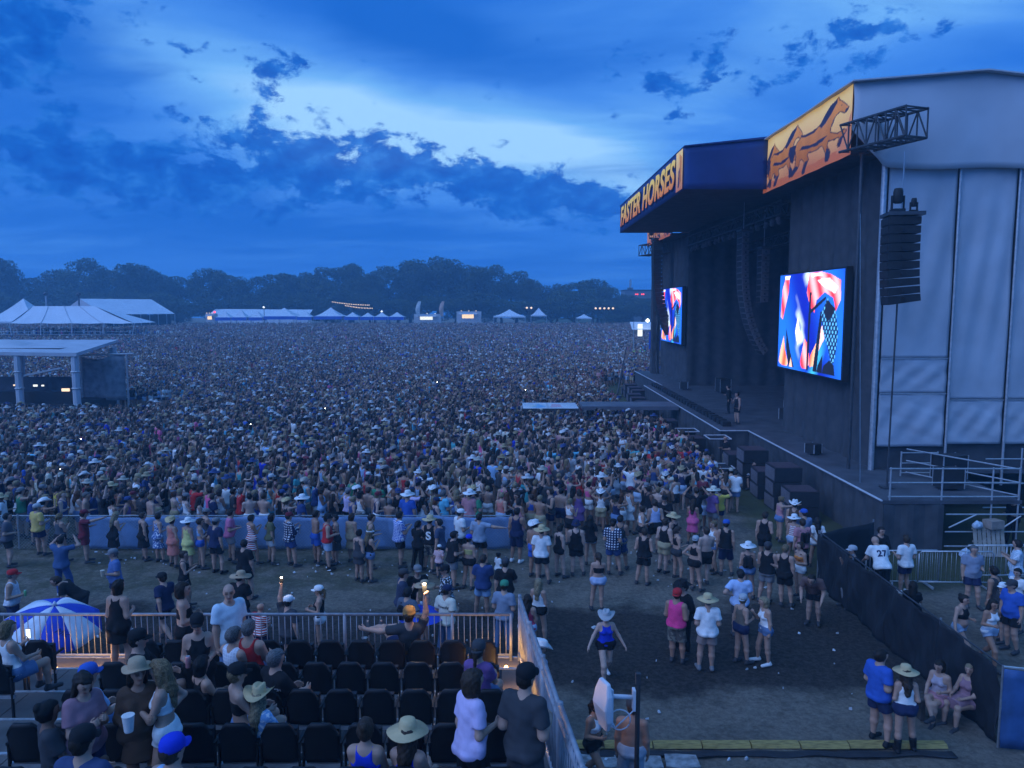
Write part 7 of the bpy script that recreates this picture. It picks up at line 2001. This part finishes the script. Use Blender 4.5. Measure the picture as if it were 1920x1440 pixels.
CM = {'body': ramp_mat('crowd_skin', [SK[k] for k in ('fair', 'tan', 'pale', 'fair', 'tan', 'brown', 'fair', 'tan')], 91.7, .6), 'top': ramp_mat('crowd_tops', tops, 537.3), 'bottom': ramp_mat('crowd_bottoms', [C[c] for c in ('denim', 'ltdenim', 'navy', 'black', 'khaki', 'black', 'grey', 'white')], 211.9),
      'hair': ramp_mat('crowd_hair', [HR[k] for k in ('dark', 'brown', 'blond', 'black', 'black', 'brown', 'dark', 'brown')], 333.1), 'hat': ramp_mat('crowd_hats', [(.36, .28, .16), (.5, .5, .5), C['black'], C['grey'], C['navy'], (.42, .39, .32), (.30, .22, .12), C['dkblue'], (.62, .61, .6), C['dkgrey']], 713.3), 'shoe': mat('crowd_shoes', (.1, .1, .1), .8)}
GRP = {'body': 'body', 'shirt': 'top', 'dress': 'top', 'shorts': 'bottom', 'skirt': 'bottom', 'jeans': 'bottom', 'hair': 'hair', 'hat': 'hat', 'shoe0': 'shoe', 'shoe1': 'shoe', 'backpack': 'bottom'}
crowd_col = bpy.data.collections.new('crowd_figures')
for i in range(16):
    s, arms, fat, sd = pool[i]
    parts, info = figure(spec(s, arms, fat, seed=sd), .042)
    V_, F_, MI = [], [], []; off = 0; order = ['body', 'top', 'bottom', 'hair', 'hat', 'shoe']
    for k_, d in parts.items():
        if k_.startswith('shoe'): continue
        V_.append(d[0]); fs = [tuple(int(q) + off for q in f) for f in d[1]]
        F_ += fs; MI += [order.index(GRP[k_])]*len(fs); off += len(d[0])
    me = bpy.data.meshes.new('crowd_figure'); me.from_pydata(np.concatenate(V_).tolist(), [], F_)
    for k_ in order: me.materials.append(CM[k_])
    me.polygons.foreach_set('material_index', MI); me.shade_smooth()
    crowd_col.objects.link(bpy.data.objects.new('crowd_figure', me))
rest = [p for p in allp if p not in ind]
me = bpy.data.meshes.new('crowd')
deck_people = [(rc.uniform(-100, -73), rc.uniform(151, 156)) for _ in range(130)]
vv = [(x, y, gz(y)) for x, y in rest] + [(x, y, gz(150) + 1.12) for x, y in deck_people]
me.from_pydata(vv, [], [])
n = len(vv)
print('crowd size', n)
rots = np.array([R(to_stage(x, y) - 90) for x, y, z in vv]) + rc.normal(0, .35, n)
for nm, ty, dat in (('turn', 'FLOAT', rots), ('size', 'FLOAT', rc.normal(.965, .05, n)), ('which', 'INT', rc.integers(0, 16, n))):
    at2 = me.attributes.new(nm, ty, 'POINT'); at2.data.foreach_set('value', dat.astype(np.int32 if ty == 'INT' else np.float32))
crowd = obj('crowd', me)
tag(crowd, 'huge packed audience filling the field back to the tents', None, None, 'stuff')
ng = bpy.data.node_groups.new('crowd_scatter', 'GeometryNodeTree')
ng.interface.new_socket('Geometry', in_out='INPUT', socket_type='NodeSocketGeometry'); ng.interface.new_socket('Geometry', in_out='OUTPUT', socket_type='NodeSocketGeometry')
N_ = ng.nodes; gi = N_.new('NodeGroupInput'); go = N_.new('NodeGroupOutput')
ci = N_.new('GeometryNodeCollectionInfo'); ci.inputs['Collection'].default_value = crowd_col; ci.inputs['Separate Children'].default_value = True; ci.inputs['Reset Children'].default_value = True
iop = N_.new('GeometryNodeInstanceOnPoints'); iop.inputs['Pick Instance'].default_value = True
def nattr(nm, ty):
    q = N_.new('GeometryNodeInputNamedAttribute'); q.data_type = ty; q.inputs['Name'].default_value = nm
    return q.outputs['Attribute']
cx = N_.new('ShaderNodeCombineXYZ'); ng.links.new(nattr('turn', 'FLOAT'), cx.inputs[2])
sc_ = N_.new('ShaderNodeCombineXYZ')
sa = nattr('size', 'FLOAT')
for i in range(3): ng.links.new(sa, sc_.inputs[i])
ng.links.new(gi.outputs[0], iop.inputs['Points']); ng.links.new(ci.outputs[0], iop.inputs['Instance']); ng.links.new(nattr('which', 'INT'), iop.inputs['Instance Index'])
ng.links.new(cx.outputs[0], iop.inputs['Rotation']); ng.links.new(sc_.outputs[0], iop.inputs['Scale']); ng.links.new(iop.outputs[0], go.inputs[0])
crowd.modifiers.new('scatter', 'NODES').node_group = ng
# ---- phone torches glinting in the crowd
for i, (u, v, Y) in enumerate(((113, 886, 31), (720, 942, 27.5), (881, 890, 31.5), (1222, 855, 36), (1262, 868, 34.5), (1028, 905, 31), (470, 800, 41), (152, 828, 37), (300, 905, 30), (610, 770, 46), (820, 720, 58), (985, 735, 55))):
    p = at(u, v, Y); phone(p, 'tiny lit phone held up in the crowd, %s of those glinting there' % ORD[i], 'torch', .2)
# ---- litter on the ground
lb = MB(); rl = random.Random(3)
for k in range(280):
    u = rl.uniform(0, 1600); v = rl.uniform(1045, 1430)
    if k % 2: cu, cv = [(230, 1045), (560, 1050), (820, 1070), (1180, 1040), (1330, 1080), (1250, 1010), (640, 1068), (1420, 1060), (900, 1130)][k % 9]; u = rl.gauss(cu, 60); v = max(rl.gauss(cv, 14), 1036)
    x, y = gnd(u, v)
    if x < .6 + SHX(y) and y < 13.2: continue
    a = rl.uniform(0, 6.28); l = rl.uniform(.012, .04)*(1 if rl.random() < .9 else 1.8); w_ = l*rl.uniform(.35, .9); d = Vector((math.cos(a), math.sin(a), 0)); e = Vector((-d.y, d.x, 0))
    p = Vector((x, y, .01))
    lb.add([p - d*l - e*w_, p + d*l - e*w_, p + d*l*.9 + e*w_, p - d*l*.9 + e*w_] + [q + Vector((0, 0, rl.uniform(.01, .05))) for q in (p - d*l*.8 - e*w_*.8, p + d*l*.9 - e*w_*.7, p + d*l*.7 + e*w_, p - d*l*.9 + e*w_*.8)],
           [(0, 3, 2, 1), (4, 5, 6, 7), (0, 1, 5, 4), (1, 2, 6, 5), (2, 3, 7, 6), (3, 0, 4, 7)])
tag(lb.build('litter', mat('litter_paper', (.55, .56, .58), .7, var=.4, scale=1.5)), 'scattered white cups and paper scraps on the dirt', None, None, 'stuff')
# ---- evening haze over the whole field
hz = MB().box((-345, -60, -1.0), (345, 415, 30)).build('haze', None)
tag(hz, 'thin blue evening haze over the field', None, None, 'stuff')
hm = bpy.data.materials.new('haze_air'); hm.use_nodes = True
hn = hm.node_tree
for q in list(hn.nodes): hn.nodes.remove(q)
ho = hn.nodes.new('ShaderNodeOutputMaterial'); hv_ = hn.nodes.new('ShaderNodeVolumePrincipled')
hv_.inputs['Color'].default_value = (.36, .72, 1.0, 1); hv_.inputs['Density'].default_value = .0014; hv_.inputs['Anisotropy'].default_value = .0
hn.links.new(hv_.outputs[0], ho.inputs['Volume'])
hz.data.materials.append(hm)
